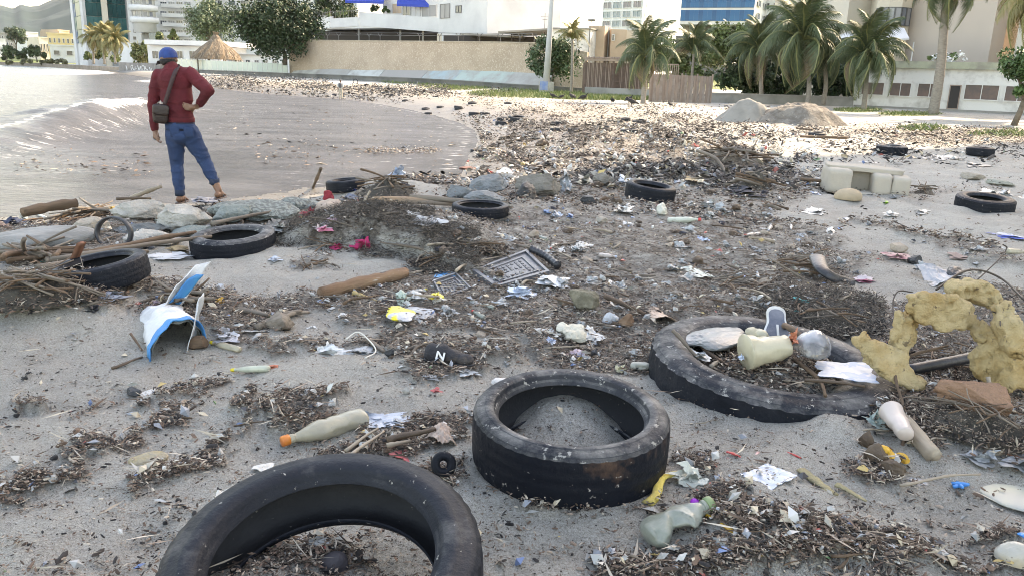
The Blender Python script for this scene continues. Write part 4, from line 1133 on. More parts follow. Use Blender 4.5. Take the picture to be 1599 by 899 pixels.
# plank fence
r = empty('plank_fence', (0, 0, 0), 0, 'faded brown fence of upright boards below the green palms', 'fence')
A, B = XY(1016, 57.5), XY(1112, 58.5)
zl, zr = W(1016, 115.5, 57.5).z, W(1112, 120, 58.5).z
N_ = 20
for i in range(N_):
    a, b = lerp2(A, B, i / N_ + .002), lerp2(A, B, (i + 1) / N_ - .002); z = zl + (zr - zl) * (i + .5) / N_
    off = .03 * (i % 2) + rs.uniform(-.01, .01)
    block('plank', (a[0], a[1] + off), (b[0], b[1] + off), .03, -.1, z + rs.uniform(-.02, .02), [m_wood, M('grey_fence_wood', (.30, .25, .22), .9, (.24, .19, .16), 3.0)][i % 2], r)
for z in (.5, 1.4): block('rail', (A[0], A[1] + .08), (B[0], B[1] + .08), .05, z, z + .09, m_wood2, r)
for i in range(5):
    p = lerp2(A, B, i / 4); block('post', (p[0] - .05, p[1] - .08), (p[0] + .05, p[1] - .08), .07, -.1, zl + .1, m_wood, r)
# trellis behind the fence
r = empty('trellis', (0, 0, 0), 0, 'light brown wooden trellis standing above the plank fence', 'trellis')
A, B = XY(1020, 63), XY(1058, 63); z0, z1 = W(1040, 117, 63).z, W(1040, 102, 63).z
block('rail', A, B, .08, z1, z1 + .1, m_wood, r); block('rail', A, B, .08, z0 - .6, z0 - .5, m_wood, r)
for k in range(13):
    p = lerp2(A, B, k / 12); block('post', (p[0] - .03, p[1]), (p[0] + .03, p[1]), .05, -.1, z1 - .005, m_wood, r)
# low grey wall under the palms
r = empty('low_wall', (0, 0, 0), 0, 'low grey block wall under the palms', 'wall')
A, B = XY(1112, 60.5), XY(1336, 62); block('wall', A, B, .25, -.2, .62, m_grey, r); block('capping', (A[0], A[1] - .05), (B[0], B[1] - .05), .35, .625, .72, m_grey, r)

# lamp post
r = empty('lamp_post', (*XY(853, 76), 0), 0, 'tall pale concrete lamp post rising out of frame at the centre', 'lamp post')
base = r.location.copy(); s = 76 / F
g0 = W(853, 128, 76) - base; g1 = W(862.5, -8, 76) - base
e = (g1 - g0).normalized()
pts = [g0 + Vector((0, 0, -.1)), g0.lerp(g1, .5), g1, g1 + e * 3]
MB().tube(pts, [5.4 * s, 4.2 * s, 3.2 * s, 2.8 * s], 14).obj('pole', M('pale_post_concrete', (.46, .47, .48), .8, (.38, .39, .40), .8), r, True)
hd = MB().tube([g1 + e * 3, g1 + e * 3.6 + Vector((-.8, 0, .1)), g1 + e * 3.6 + Vector((-2.0, 0, .1))], [.08, .07, .06], 8); hd.obj('bracket', m_rail, r)
MB().box(g1 + e * 3.6 + Vector((-2.3, 0, .08)), (.8, .3, .16)).obj('lamp_head', m_grey, r)
b = W(852.5, 144, 76) - base; MB().box((b.x, 0, (g0.z + b.z) / 2 - .1), (22 * s, 1.3, g0.z - b.z + .2)).obj('plinth', M('plinth_paint', (.42, .40, .36), .9, (.30, .28, .25), 1.4), r)
MB().box((b.x - 4 * s, -.655, (g0.z + b.z) / 2 + .1), (12 * s, .012, (g0.z - b.z) * .85)).obj('painted_patch', M('blue_paint', (.16, .25, .50), .8, (.33, .37, .45), 1.6), r)

# trees
G1 = ((.014, .034, .010), (.032, .058, .018)); G2 = ((.07, .11, .05), (.11, .15, .08)); G3 = ((.08, .12, .035), (.13, .16, .055))
tree_px('tree', 108, 372, 496, -8, 84, 99, 26000, .23, G1, 'large dark round tree left of the pebbled wall', 1, .28, nb=13, xb=445)
tree_px('tree', 185, 288, 370, -2, 64, 86, 9000, .30, G2, 'pale grey green tree in front of the white apartment building', 2, .3, nb=9)
tree_px('tree', 186, 240, 300, 48, 68, 86, 3500, .3, G3, 'low yellow green tree behind the low white beach building', 3, .2, nb=5)
tree_px('tree', 140, 488, 552, -14, 32, 60, 4500, .25, G1, 'dark green tree behind the left end of the white terrace', 4, .25, nb=7)
tree_px('bush', 79, 820, 906, 54, 122, 128, 6500, .17, ((.035, .07, .025), (.06, .10, .04)), 'dense dark green bush in front of the pebbled wall beside the lamp post', 5, .09, 'bush', nb=9)
tree_px('tree', 330, 5, 45, 42, 66, 84, 2500, .45, ((.06, .09, .05), (.08, .11, .06)), 'far green tree behind the grey unfinished block', 6, .3, nb=5)
for i, (x0, x1, y0, y1) in enumerate(((-12, 30, 72, 93), (24, 44, 78, 93), (40, 76, 70, 92))):
    tree_px('tree', 235 - i * 3, x0, x1, y0, y1, 96, 2600, .36, ((.05, .085, .03), (.09, .12, .05)), ['bushy green tree at the far left shore', 'small green tree second from the left on the far shore', 'feathery green tree left of the shed on the far shore'][i], 20 + i, .15, nb=5)
tag(obj('hedge', crown_mesh('hedge', [(W(x, 97, 222).x, 222, W(x, 97, 222).z, .9) for x in range(-20, 104, 6)], 4500, .3, ((.10, .11, .05), (.16, .14, .08)), 9)), 'low brownish hedge running along the far left shore', 'hedge')
# yellowing palms and reeds across the bay
for i, (x, cy, L) in enumerate(((146, 62, 3.6), (163, 60, 4.2), (180, 64, 3.8))):
    palm(x, 98, x, cy, 182 - i * 3, L, ['left of three yellowing palms below the glass tower', 'middle of three yellowing palms below the glass tower', 'right of three yellowing palms below the glass tower'][i], 30 + i, 26, 'yellow', .2, 'yellowing palms below the glass tower', -1.1)
tree_px('bush', 190, 136, 200, 76, 98, 100, 2600, .3, G3, 'yellow green shrubbery under the yellowing palms', 41, 0, 'shrub', nb=6)
r = tree_px('reed_clump', 160, 207, 252, 68, 97, 99, 3600, .32, ((.10, .13, .04), (.19, .19, .08)), 'clump of tall yellow green reeds left of the man in red', 7, 0, 'reeds', nb=7)
mb = MB(); s = 160 / F
for k in range(22):
    x = rs.uniform(-22, 22) * s; mb.tube([(x * .6, 0, 0), (x, 0, rs.uniform(2.5, 4.2))], .05, 4)
mb.obj('stems', M('reed_stem', (.30, .28, .14), .8), r)
# greenery round the palms
for i, (x0, x1, y0, y1, yb, d, n, c, lab) in enumerate((
        (1010, 1075, 62, 120, 130, 80, 4200, G3, 'bright green shrubs behind the slatted enclosure'),
        (1090, 1190, 44, 118, 135, 92, 7000, G3, 'light green tree behind the plank fence'),
        (1130, 1215, 88, 152, 158, 66, 6500, G1, 'dark green bush at the right end of the plank fence'),
        (1190, 1262, 96, 156, 158, 67, 6500, G1, 'dark hedge under the big leaning palm'),
        (1255, 1345, 98, 156, 158, 68, 7000, G1, 'dark hedge between the palms and the shabby white building'),
        (1045, 1120, 82, 122, 132, 72, 3500, G3, 'yellow green bush just above the plank fence'),
        (1100, 1200, 38, 100, 135, 86, 6500, G3, 'light green feathery tree behind the dark bush beside the plank fence'),
        (1195, 1300, 70, 120, 150, 72, 6500, G2, 'green shrubs filling the gap behind the big leaning palm'),
        (1270, 1345, 60, 110, 130, 76, 4200, ((.05, .09, .03), (.09, .13, .05)), 'green tree in front of the cream tower window'))):
    tree_px('bush', d, x0, x1, y0, y1, yb, n, .2, c, lab, 90 + i, .07, 'bush', nb=8)
tree_px('tree', 37, 1566, 1650, 74, 148, 190, 5200, .11, ((.035, .075, .02), (.06, .11, .03)), 'dark green leafy tree at the right edge', 8, .12, nb=8, xb=1584)
# coconut palms: foot px, foot py, crown px, crown py, distance, frond length
palm(1004, 163, 1010, 86, 52, 2.7, 'short palm with drooping fronds in front of the slatted enclosure', 50, 20, mn=-.9)
palm(1081, 128, 1083, 84, 68, 2.9, 'small palm with upright fronds behind the plank fence', 51, 12, mn=.1, rad=.10)
palm(1262, 160, 1254, 62, 58, 3.9, 'big leaning palm with long hanging fronds left of the cream tower window', 52, 28, mn=-1.15)
palm(1349, 167, 1354, 88, 55, 3.3, 'dense dark palm in front of the left end of the shabby white building', 53, 28, mn=-.9)
palm(1286, 158, 1290, 92, 60, 2.6, 'smaller palm between the two dense palms', 54, 16, mn=-.8)
palm(1190, 158, 1186, 78, 62, 3.2, 'palm with ragged fronds above the right end of the plank fence', 55, 20, mn=-.8)
palm(1457, 176, 1481, -26, 50, 3.0, 'tall palm with a bare grey trunk in front of the shabby white building', 56, 26, 'green', .24, mn=-1.1)
palm(1650, 185, 1640, -8, 44, 3.6, 'palm hanging its yellowish fronds into the picture at the right edge', 57, 24, 'yellow', .2, mn=-1.1, group=None)
palm(892, 146, 894, 62, 74, 2.0, 'thin young palm with a yellow green tuft beside the lamp post', 58, 8, 'yellow', .12, mn=.2, young=True, group=None)

# sand piles
def pile(name, px, py, wpx, hpx, lab, mat, seed, depth=.8, jag=.12, group=None):
    g = G(px, py); s = mpp(g); R_ = wpx / 2 * s; Hh = hpx * s
    nr, na = 26, 60; v = []; r0 = np.linspace(0, 1, nr)
    A_, R2 = np.meshgrid(np.linspace(0, 2 * math.pi, na, endpoint=False), r0)
    x = R2 * np.cos(A_); y = R2 * np.sin(A_)
    edge = 1 + .18 * (fbm2(np.cos(A_) * 2 + seed, np.sin(A_) * 2, 3, seed) - .5) * 2
    hgt = np.cos(np.clip(R2, 0, 1) * math.pi / 2) ** 1.3 * (1 + .5 * (fbm2(x * 2.2 + seed, y * 2.2, 3, seed + 1) - .5)) + jag * (fbm2(x * 7, y * 7, 4, seed + 2) - .5) * (1 - R2) ** .3
    hgt = hgt * (1 - .35 * np.exp(-(R2 / .3) ** 2) * (jag > .2))
    v = np.stack([x * edge * R_, y * edge * R_ * depth, hgt * Hh - .06], -1).reshape(-1, 3)
    f = grid_faces(nr, na, True)[:, ::-1]
    return tag(obj(name, mesh(name, v, f, mat), None, g + Vector((0, R_ * depth * .8, 0))), lab, 'pile', group)
m_pile = M('dumped_sand', (.26, .245, .22), .95, (.19, .18, .16), 1.5, 8.0, bump=.8, bscale=14)
m_rub = M('debris_pile', (.15, .13, .11), .95, (.25, .225, .195), 3.0, 9.0, .4, .6, bump=1.0, bscale=9, speck=(.36, .33, .29), sscale=9, samt=.62, bd=.1)
PILES = [pile('sand_pile', 1178, 192, 112, 36, 'smooth grey heap of dumped sand left of the brown rubble heap', m_pile, 5),
         pile('debris_pile', 1262, 197, 160, 40, 'brown heap of rubble and torn branches beside the smooth sand heap', m_rub, 9, jag=.3)]

# haze
def build_haze():
    b = MB(); b.box((0, 1450, 199), (6800, 4300, 404)); o = b.obj('haze', None)
    m = bpy.data.materials.new('thin_air'); m.use_nodes = True; N = m.node_tree.nodes; N.remove(N['Principled BSDF'])
    pv = N.new('ShaderNodeVolumePrincipled'); pv.inputs['Color'].default_value = (.93, .96, 1, 1); pv.inputs['Density'].default_value = HAZE
    pv.inputs['Anisotropy'].default_value = .2
    m.node_tree.links.new(pv.outputs[0], N['Material Output'].inputs['Volume']); o.data.materials.append(m)
    tag(o, 'thin bluish haze over the bay', None, None, 'stuff')
HAZE = .00003
if HAZE: build_haze()
# makers for the things on the sand
def fuse(mb, voxel, it=6, fac=.5):
    """one continuous skin round overlapping shapes"""
    me = mb.make('tmp', None, True); o = bpy.data.objects.new('tmp', me); COL.objects.link(o)
    m = o.modifiers.new('r', 'REMESH'); m.mode = 'VOXEL'; m.voxel_size = voxel
    s = o.modifiers.new('s', 'SMOOTH'); s.iterations = it; s.factor = fac
    dg = bpy.context.evaluated_depsgraph_get(); ev = o.evaluated_get(dg)
    em = ev.to_mesh(); n = len(em.vertices); v = np.empty(n * 3, np.float32); em.vertices.foreach_get('co', v)
    f = [tuple(p.vertices) for p in em.polygons]; ev.to_mesh_clear()
    bpy.data.objects.remove(o); bpy.data.meshes.remove(me)
    return v.reshape(-1, 3).astype(float), f
def normals(v, f):
    me = mesh('t', v, f); n = np.empty(len(v) * 3, np.float32); me.vertices.foreach_get('normal', n); bpy.data.meshes.remove(me); return n.reshape(-1, 3)
def roughen(v, f, amp, sc, seed=0, ridge=False):
    n = normals(v, f); k = fbm3(v, sc, 3, seed) - .5
    if ridge: k = .5 - 2 * np.abs(k)
    return v + n * (k * 2 * amp)[:, None]

rubber = dict(col2=(.045, .047, .055), scale=5.0, lo=.35, hi=.7, rough=.55, bump=.25, bscale=60)
m_rub1 = M('tyre_rubber', (.010, .012, .017), .5, (.020, .023, .030), 4.0, 6.0, .35, .7, bump=.3, bscale=45, speck=(.28, .27, .25), sscale=38, samt=.67, dust=(.14, .135, .13), damt=.22, spec=.16)
m_tread = M('tyre_tread', (.008, .010, .014), .6, (.018, .020, .026), 4.0, 6.0, .35, .7, bump=.35, bscale=45, speck=(.30, .29, .27), sscale=38, samt=.68, spec=.16)
m_treadm = M('muddy_tyre_tread', (.007, .009, .014), .5, (.15, .085, .055), 1.9, 7.0, .60, .72, bump=.2, bscale=45, speck=(.36, .34, .32), sscale=30, samt=.66, spec=.18)
m_rubd = M('dusty_tyre_rubber', (.014, .017, .023), .55, (.035, .037, .044), 4.0, 7.0, .4, .6, bump=.4, bscale=40, speck=(.30, .29, .27), sscale=24, samt=.61, dust=(.26, .25, .235), damt=.45, spec=.16)
m_inner = M('tyre_lining', (.012, .012, .014), .7, (.022, .022, .024), 5.0, bump=.3, bscale=20, speck=(.2, .19, .17), sscale=40, samt=.68)
def tyre_mesh(R, Ri, w, mats, nseg=96, sipes=True, lug=0.0, warp=.004, seed=1):
    h = w / 2; D = R - Ri
    side = lambda s: [(Ri, s * h * .62), (Ri + .006, s * h * .74), (Ri + .014, s * h * .80), (Ri + .016, s * h * .86), (Ri + D * .18, s * h * .93), (Ri + D * .20, s * h * .955), (Ri + D * .36, s * h * 1.0), (Ri + D * .52, s * h * 1.01),
                      (Ri + D * .54, s * h * .985), (Ri + D * .72, s * h * .96), (Ri + D * .86, s * h * .88), (Ri + D * .87, s * h * .855), (R - D * .06, s * h * .78)]
    tread = []
    zs = np.linspace(.76, -.76, 17)
    for i, z in enumerate(zs):
        tread.append((R - (.0025 if i in (4, 8, 12) else 0) - .012 * abs(z) ** 4, h * z))
    inner = [(Ri + .004, -h * .58), (Ri + D * .4, -h * .88), (R - .035, -h * .72), (R - .022, 0), (R - .035, h * .72), (Ri + D * .4, h * .88), (Ri + .004, h * .58)]
    segs = [side(1), tread, side(-1)[::-1], inner]
    out = []
    prof = []; lab = []
    for k, s in enumerate(segs): prof += s; lab += [k] * len(s)
    v, f = lathe(prof, nseg, False, True); n = len(prof)
    v = v.reshape(n, nseg, 3)
    r = np.random.default_rng(seed)
    for i in range(n):
        if lab[i] == 1:
            z = prof[i][1] / h
            if sipes and abs(z) > .42:
                k = (np.arange(nseg) % 3 == 0) * (.008 if seed in (5, 8) else .0035); rr = np.hypot(v[i, :, 0], v[i, :, 1]); v[i, :, :2] *= ((rr - k) / rr)[:, None]
            if lug:
                k = ((np.arange(nseg) + int((z + 1) * 4)) % 6 < 2) * lug; rr = np.hypot(v[i, :, 0], v[i, :, 1]); v[i, :, :2] *= ((rr - k) / rr)[:, None]
    v = v.reshape(-1, 3)
    v += ((fbm3(v, 2.0, 2, seed) - .5) * warp * 2)[:, None] * np.array([1, 1, 1.2])
    fl = np.array([lab[min(q // nseg for q in p) if not (min(q // nseg for q in p) == 0 and max(q // nseg for q in p) == n - 1) else n - 1] for p in f])
    res = []
    for k, (nm, m) in enumerate(zip(('sidewall', 'tread', 'sidewall', 'lining'), mats)):
        sel = [f[i] for i in np.nonzero(fl == k)[0]]; used = sorted({q for p in sel for q in p}); mp = {q: i for i, q in enumerate(used)}
        res.append((nm, v[used], [tuple(mp[q] for q in p) for p in sel]))
    return res
def tyre(loc, rot, R, Ri, w, label, mats=None, lug=0, seed=1, whole=False, group=None, cat='tyre', nseg=96):
    mats = mats or (m_rub1, m_tread, m_rub1, m_inner)
    parts = tyre_mesh(R, Ri, w, mats, nseg, True, lug, seed=seed)
    if whole:
        mb = MB(); 
        for nm, v, f in parts: mb.add(v, f)
        o = mb.obj('tyre', mats[0], None, True, loc=loc, rot=rot); return tag(o, label, cat, group)
    t = empty('tyre', loc, 0, label, cat, group); t.rotation_euler = rot
    for (nm, v, f), m in zip(parts, mats): obj(nm, mesh(nm, v, f, m), t)
    return t
def tyre_px(cx, yb, wpx, label, hw=.36, ri=.62, tilt=(0, 0), sink=.02, mats=None, lug=0, seed=1, whole=False, group='tyres washed up on the beach', hs=1.0, rz=0, nseg=96, lift=0):
    """tyre lying flat whose outline is wpx wide and reaches down to yb"""
    g = G(cx, yb); s = mpp(g); R = wpx * s / 2; s2 = mpp(g + Vector((0, R, 0))); R = wpx * s2 / 2
    d = Vector((g.x, g.y, 0)).normalized(); w = R * hw * 2 * hs
    c = g + d * R
    z = TL(c.x, c.y)
    return tyre((c.x, c.y, z + w / 2 - sink + lift), (math.radians(tilt[0]), math.radians(tilt[1]), rz), R, R * ri, w, label, mats, lug, seed, whole, group, nseg=nseg)

def rock_mesh(w, d, h, seed, sub=4, amp=.22, facet=True, mat=None, name='rock'):
    v, f = ico(sub); n = fbm3(v + seed * 3.1, 1.3, 4, seed) - .5
    v = v * (1 + n * amp * 2.6)[:, None]
    if facet or 1:
        r = np.random.default_rng(seed)
        for _ in range(14 if facet else 7):
            u = r.normal(size=3); u[2] = abs(u[2]) * .8; u /= np.linalg.norm(u); lim = r.uniform(.45, .78)
            k = v @ u; v = v - np.outer(np.maximum(k - lim, 0) * .97, u)
    v = v + v * ((fbm3(v, 4.5, 4, seed + 5) - .5) * .26 - np.maximum(.05 - np.abs(fbm3(v, 2.2, 2, seed + 8) - .5), 0) * 1.0)[:, None]
    mn, mx = v.min(0), v.max(0); v = (v - (mn + mx) / 2) / (mx - mn) * 2
    v = v * np.array([w / 2, d / 2, h / 2]) + np.array([0, 0, h * .5])
    return mesh(name, v, f, mat)
def fit(px0, px1, py0, py1, hr=.5):
    """ground place and size of a thing whose outline fills a box of the photograph; hr = height share"""
    cx = (px0 + px1) / 2; g = G(cx, py1); s = mpp(g); w = (px1 - px0) * s; tot = (py1 - py0) * s
    r = (g - Vector((0, 0, HC))); sn = -r.z / r.length; cs = math.sqrt(1 - sn * sn)
    h = tot * hr / cs; d = max((tot - h * cs) / sn, .35 * min(w, tot * 3))
    di = Vector((g.x, g.y, 0)).normalized(); c = g + di * d / 2
    c.z = TL(c.x, c.y)
    return c, w, d, h, s, math.atan2(-di.x, di.y)
def rock(x0, x1, y0, y1, mat, label, seed, hr=.7, facet=True, amp=.2, group=None, cat='rock', name='rock'):
    c, w, d, h, s, a = fit(x0, x1, y0, y1, hr); d = min(max(d, w * .5), w * 1.1)
    o = obj(name, rock_mesh(w, d, h * 1.12, seed, 5 if w > .3 else 4, amp, facet, mat, name), None, c - Vector((0, 0, h * .1)), (0, 0, a)); return tag(o, label, cat, group)

def blob_mesh(w, d, h, seed, sub=4, sharp=.30, mat=None, name='bag', freq=1.7):
    """a crumpled hollow-looking body: creased all over, flat underneath"""
    v, f = ico(sub); p = v + seed * 1.7
    r = np.random.default_rng(seed); fold = 0; q = v + .25 * (np.stack([fbm3(p, 1.6, 2, seed + i) for i in range(3)], -1) - .5)
    for _ in range(15):      # sharp folds, as in crushed film
        u = r.normal(size=3); u /= np.linalg.norm(u); fold = fold + r.uniform(.3, 1) * np.abs(q @ u - r.uniform(-.7, .7))
    fold = (fold - fold.mean()) / max(fold.std(), 1e-6)
    n1 = fbm3(p, freq, 2, seed) - .5; n3 = fbm3(p, freq * 5, 2, seed + 9) - .5
    v = v * np.clip(1 + n1 * sharp * 2.0 + fold * sharp * .55 + n3 * sharp * .4, .35, 1.8)[:, None]
    v[:, 2] = np.where(v[:, 2] < -.25, -.25 + (v[:, 2] + .25) * .15, v[:, 2])
    mn, mx = v.min(0), v.max(0); v = (v - (mn + mx) / 2) / (mx - mn) * np.array([w, d, h]) + np.array([0, 0, h * .5])
    return mesh(name, v, f, mat, False)
def sheet_mesh(w, d, h, seed, n=18, mat=None, name='sheet', th=.003, ragged=.2, curl=.5):
    """a creased sheet with torn edges and thickness"""
    u = np.linspace(-1, 1, n); X, Y = np.meshgrid(u, u)
    e = np.maximum(abs(X), abs(Y))
    k = 1 + ragged * e * (fbm2(X * 2.3 + seed, Y * 2.3 - seed, 3, seed) - .5) * 2
    r = np.random.default_rng(seed); Z = 0
    for _ in range(7): q = r.uniform(0, 6.28); Z = Z + r.uniform(.1, .45) * np.abs(X * math.cos(q) + Y * math.sin(q) - r.uniform(-.8, .8)) * r.choice([-1, 1])
    Z = Z + (fbm2(X * 4 + seed, Y * 4, 2, seed + 2) - .5) * .4 + curl * (X * X * (seed % 3 == 0) + Y * Y * (seed % 3 == 1) + X * Y * (seed % 3 == 2)) * .6
    Z = Z - Z.min(); Z = Z / Z.max() * h
    a = np.stack([X * k * w / 2, Y * k * d / 2, Z + .002], -1).reshape(-1, 3); b = a - np.array([0, 0, th])
    f = grid_faces(n, n)[:, ::-1]; f2 = f[:, ::-1] + n * n
    rim = [i for i in range(n)] + [i * n + n - 1 for i in range(1, n)] + [(n - 1) * n + i for i in range(n - 2, -1, -1)] + [i * n for i in range(n - 2, 0, -1)]
    r3 = [(rim[i], rim[i] + n * n, rim[(i + 1) % len(rim)] + n * n, rim[(i + 1) % len(rim)]) for i in range(len(rim))]
    return mesh(name, np.concatenate([a, b]), np.concatenate([f, f2, np.array(r3)]), mat, False)
def litter(name, x0, x1, y0, y1, mat, label, cat, seed, hr=.45, form='blob', rz=None, group=None, lift=0, **k):
    c, w, d, h, s, a = fit(x0, x1, y0, y1, hr)
    if form == 'blob' and name in ('plastic_bag', 'cloth', 'wrapper', 'scrap', 'paper', 'leaf', 'straw') and not k: form = 'film'
    elif form == 'blob' and name in ('plastic_bag', 'cloth'): k = {}; form = 'film'
    fn = {'blob': blob_mesh, 'sheet': sheet_mesh, 'film': film_mesh}[form]
    o = obj(name, fn(w, d, max(h, .012), seed, mat=mat, name=name, **k), None, c + Vector((0, 0, -.006 + lift)), (0, 0, a + (rz or 0))); return tag(o, label, cat, group)

def film_mesh(w, d, h, seed, mat=None, name='bag'):
    """crushed film: several creased, torn layers over one another"""
    r = np.random.default_rng(seed); mb = MB(); n = 13
    for j in range(4):
        u = np.linspace(-1, 1, n); X, Y = np.meshgrid(u, u); Z = 0
        for _ in range(8): q = r.uniform(0, 6.28); Z = Z + r.uniform(.15, .6) * np.abs(X * math.cos(q) + Y * math.sin(q) - r.uniform(-.8, .8)) * r.choice([-1, 1])
        e = np.maximum(abs(X), abs(Y)); k = 1 + .75 * e * (fbm2(X * 1.9 + seed + j * 5, Y * 1.9 - seed, 3, seed) - .5) * 2
        Z = (Z - Z.min()) / max(Z.max() - Z.min(), 1e-6); s = (1.0, .8, .65, .55)[j]; o = r.uniform(-.28, .28, 2) * (j > 0)
        a = np.stack([(X * k * s + o[0]) * .5, (Y * k * s + o[1]) * .5, Z * (.45 + .18 * j) + .06 * j], -1).reshape(-1, 3)
        f = grid_faces(n, n)[:, ::-1]; b = a - np.array([0, 0, .02]); mb.add(np.concatenate([a, b]), np.concatenate([f, f[:, ::-1] + n * n]))
    v = np.concatenate(mb.v); a = r.uniform(0, 6.28); R_ = np.array([[math.cos(a), -math.sin(a)], [math.sin(a), math.cos(a)]]); v[:, :2] = v[:, :2] @ R_
    mn, mx = v.min(0), v.max(0); v = (v - (mn + mx) / 2) / (mx - mn) * np.array([w, d, h]) * 1.06 + np.array([0, 0, h * .5])
    return mesh(name, v, mb.f, mat, False)
def stick_mesh(L, r, seed, bend=.12, mat=None, name='stick', n=12, seg=8, knots=.18, taper=.45, flat=1.0):
    q = np.random.default_rng(seed); pts = []; rr = []
    a1, a2 = q.uniform(-1, 1, 2)
    for i in range(n):
        t = i / (n - 1); pts.append((L * (t - .5), bend * L * (a1 * math.sin(t * 3.1) + .4 * a2 * math.sin(t * 7)), bend * L * .25 * math.sin(t * 4 + a2)))
        rr.append(r * (1 - taper * t) * (1 + knots * q.uniform(-1, 1)))
    v, f = tube(pts, rr, seg, True, flat); return mesh(name, v, f, mat)
def ground_stick(p0, p1, rpx, mat, label, seed, h0=0.0, h1=0.0, bend=.06, cat='stick', name='driftwood_stick', group=None, taper=.4, seg=8, flat=1.0, knots=.18):
    """a stick between two pixels; h0, h1 lift its ends off the ground (metres)"""
    a = G(*p0) if h0 == 0 else None
    A_ = G(*p0); B_ = G(*p1)
    if h0: A_ = P(p0[0], p0[1], h0)
    if h1: B_ = P(p1[0], p1[1], h1)
    s = (mpp(A_) + mpp(B_)) / 2; r = rpx * s; d = B_ - A_; L = d.length
    o = obj(name, stick_mesh(L, r, seed, bend, mat, name, 12, seg, knots, taper, flat), None, (A_ + B_) / 2 + Vector((0, 0, r * .7)))
    o.rotation_mode = 'QUATERNION'; x = d.normalized(); y = Vector((0, 0, 1)).cross(x).normalized(); z = x.cross(y)
    o.rotation_quaternion = Matrix((x, y, z)).transposed().to_quaternion()
    return tag(o, label, cat, group)
def bottle(x0, y0, x1, y1, rpx, mat, capmat, label, seed, squash=.75, dents=.25, cap=True, profile='soda', cat='bottle', roll=0, lift=0):
    """a bottle lying from its neck (x0,y0) to its foot (x1,y1)"""
    A_, B_ = G(x0, y0), G(x1, y1); s = (mpp(A_) + mpp(B_)) / 2; R = rpx * s; d = B_ - A_; L = d.length
    pr = {'soda': [(0, .30), (.06, .30), (.08, .36), (.12, .36), (.13, .30), (.2, .42), (.3, .75), (.38, .95), (.45, 1.0), (.55, .94), (.62, .97), (.7, .95), (.8, 1.0), (.92, .98), (.97, .9), (1, .6)],
          'jug': [(0, .3), (.08, .3), (.1, .36), (.14, .36), (.16, .34), (.3, .8), (.4, .97), (.5, 1), (.9, 1), (.96, .93), (1, .8)],
          'tub': [(0, .95), (.03, 1), (.06, .95), (.5, .9), (.95, .82), (1, .74)]}[profile]
    prof = []
    for (t0, r0), (t1, r1) in zip(pr, pr[1:]):
        for k in range(3): prof.append((r0 + (r1 - r0) * k / 3, t0 + (t1 - t0) * k / 3))
    prof.append(pr[-1][::-1]); prof.append((.02, 1.0))
    v, f = lathe([(a * R, b * L) for a, b in prof], 28, True)
    k = v[:, 2] / L
    n = fbm3(v / R * .6 + seed, 1.2, 3, seed) - .5; n2 = np.maximum(.12 - np.abs(fbm3(v / R * .5 + 3 * seed, 1.0, 2, seed + 4) - .5), 0) / .12
    body = sstep(.16, .35, k)
    v[:, :2] *= (1 - body * (dents * 1.3 * np.abs(n) * 2 + dents * .9 * n2 * (n > 0)))[:, None]
    v[:, 1] *= 1 - (1 - squash) * body
    t = empty('bottle', (A_.x, A_.y, A_.z + R * .75 * squash + lift), 0, label, cat); t.rotation_mode = 'QUATERNION'
    z = d.normalized(); x = Vector((0, 0, 1)).cross(z).normalized(); y = z.cross(x)
    t.rotation_quaternion = Matrix((x, y, z)).transposed().to_quaternion()
    obj('bottle_body', mesh('bottle_body', v, f, mat), t)
    if cap:
        cr = R * .36; b = MB(); pf = [(cr * .96, -.004), (cr * 1.08, 0), (cr * 1.08, L * .075), (cr * .9, L * .085)]
        vv, ff = lathe(pf, 24); vv[:, :2] *= (1 + .04 * (np.arange(len(vv)) % 2))[:, None]; vv[:, 2] -= L * .012
        obj('cap', mesh('cap', vv, ff, capmat), t)
    return t
def rbox(dims, p=6, sub=3, M_=None):
    v, f = ico(sub); k = (np.abs(v) ** p).sum(1) ** (1 / p); v = v / k[:, None] * np.array(dims) / 2
    return v, [tuple(q) for q in f]

# plastics, cloth, wood, stone
pl_white = M('white_plastic_film', (.56, .56, .55), .3, (.36, .36, .35), 7.0, 6.0, .45, .65, bump=.5, bscale=24, rand=.1)
pl_grey = M('grey_plastic_film', (.36, .375, .39), .28, (.22, .23, .235), 7.0, 6.0, .4, .62, bump=.5, bscale=24, rand=.15)
pl_clear = M('clear_plastic', (.46, .48, .48), .15, (.30, .31, .30), 6.0, 5.0, .4, .6, bump=.4, bscale=18, coat=.4, alpha=.7, rand=.12)
pl_blue = M('pale_blue_plastic', (.36, .45, .60), .35, (.52, .57, .64), 6.0, 4.0, .4, .6, bump=.4, bscale=20, rand=.12)
pl_bright = M('bright_blue_plastic', (.02, .25, .62), .35, (.03, .18, .45), 8.0)
pl_teal = M('turquoise_plastic', (.02, .42, .42), .4, (.03, .30, .30), 8.0)
pl_red = M('red_plastic', (.55, .05, .045), .4, (.42, .08, .07), 8.0, rand=.1)
pl_pinkred = M('coral_plastic', (.55, .12, .12), .5, (.45, .16, .14), 6.0)
pl_orange = M('orange_plastic', (.62, .19, .03), .45, (.50, .14, .04), 8.0)
pl_yellow = M('yellow_plastic', (.68, .53, .02), .4, (.55, .42, .04), 8.0)
pl_amber = M('amber_plastic', (.60, .33, .03), .4, (.5, .26, .04), 8.0)
pl_green = M('grey_green_bottle', (.25, .275, .225), .35, (.34, .355, .31), 7.0, 6.0, .42, .6, bump=.4, bscale=20, dust=(.42, .41, .37), damt=.3, alpha=.82, coat=.3)
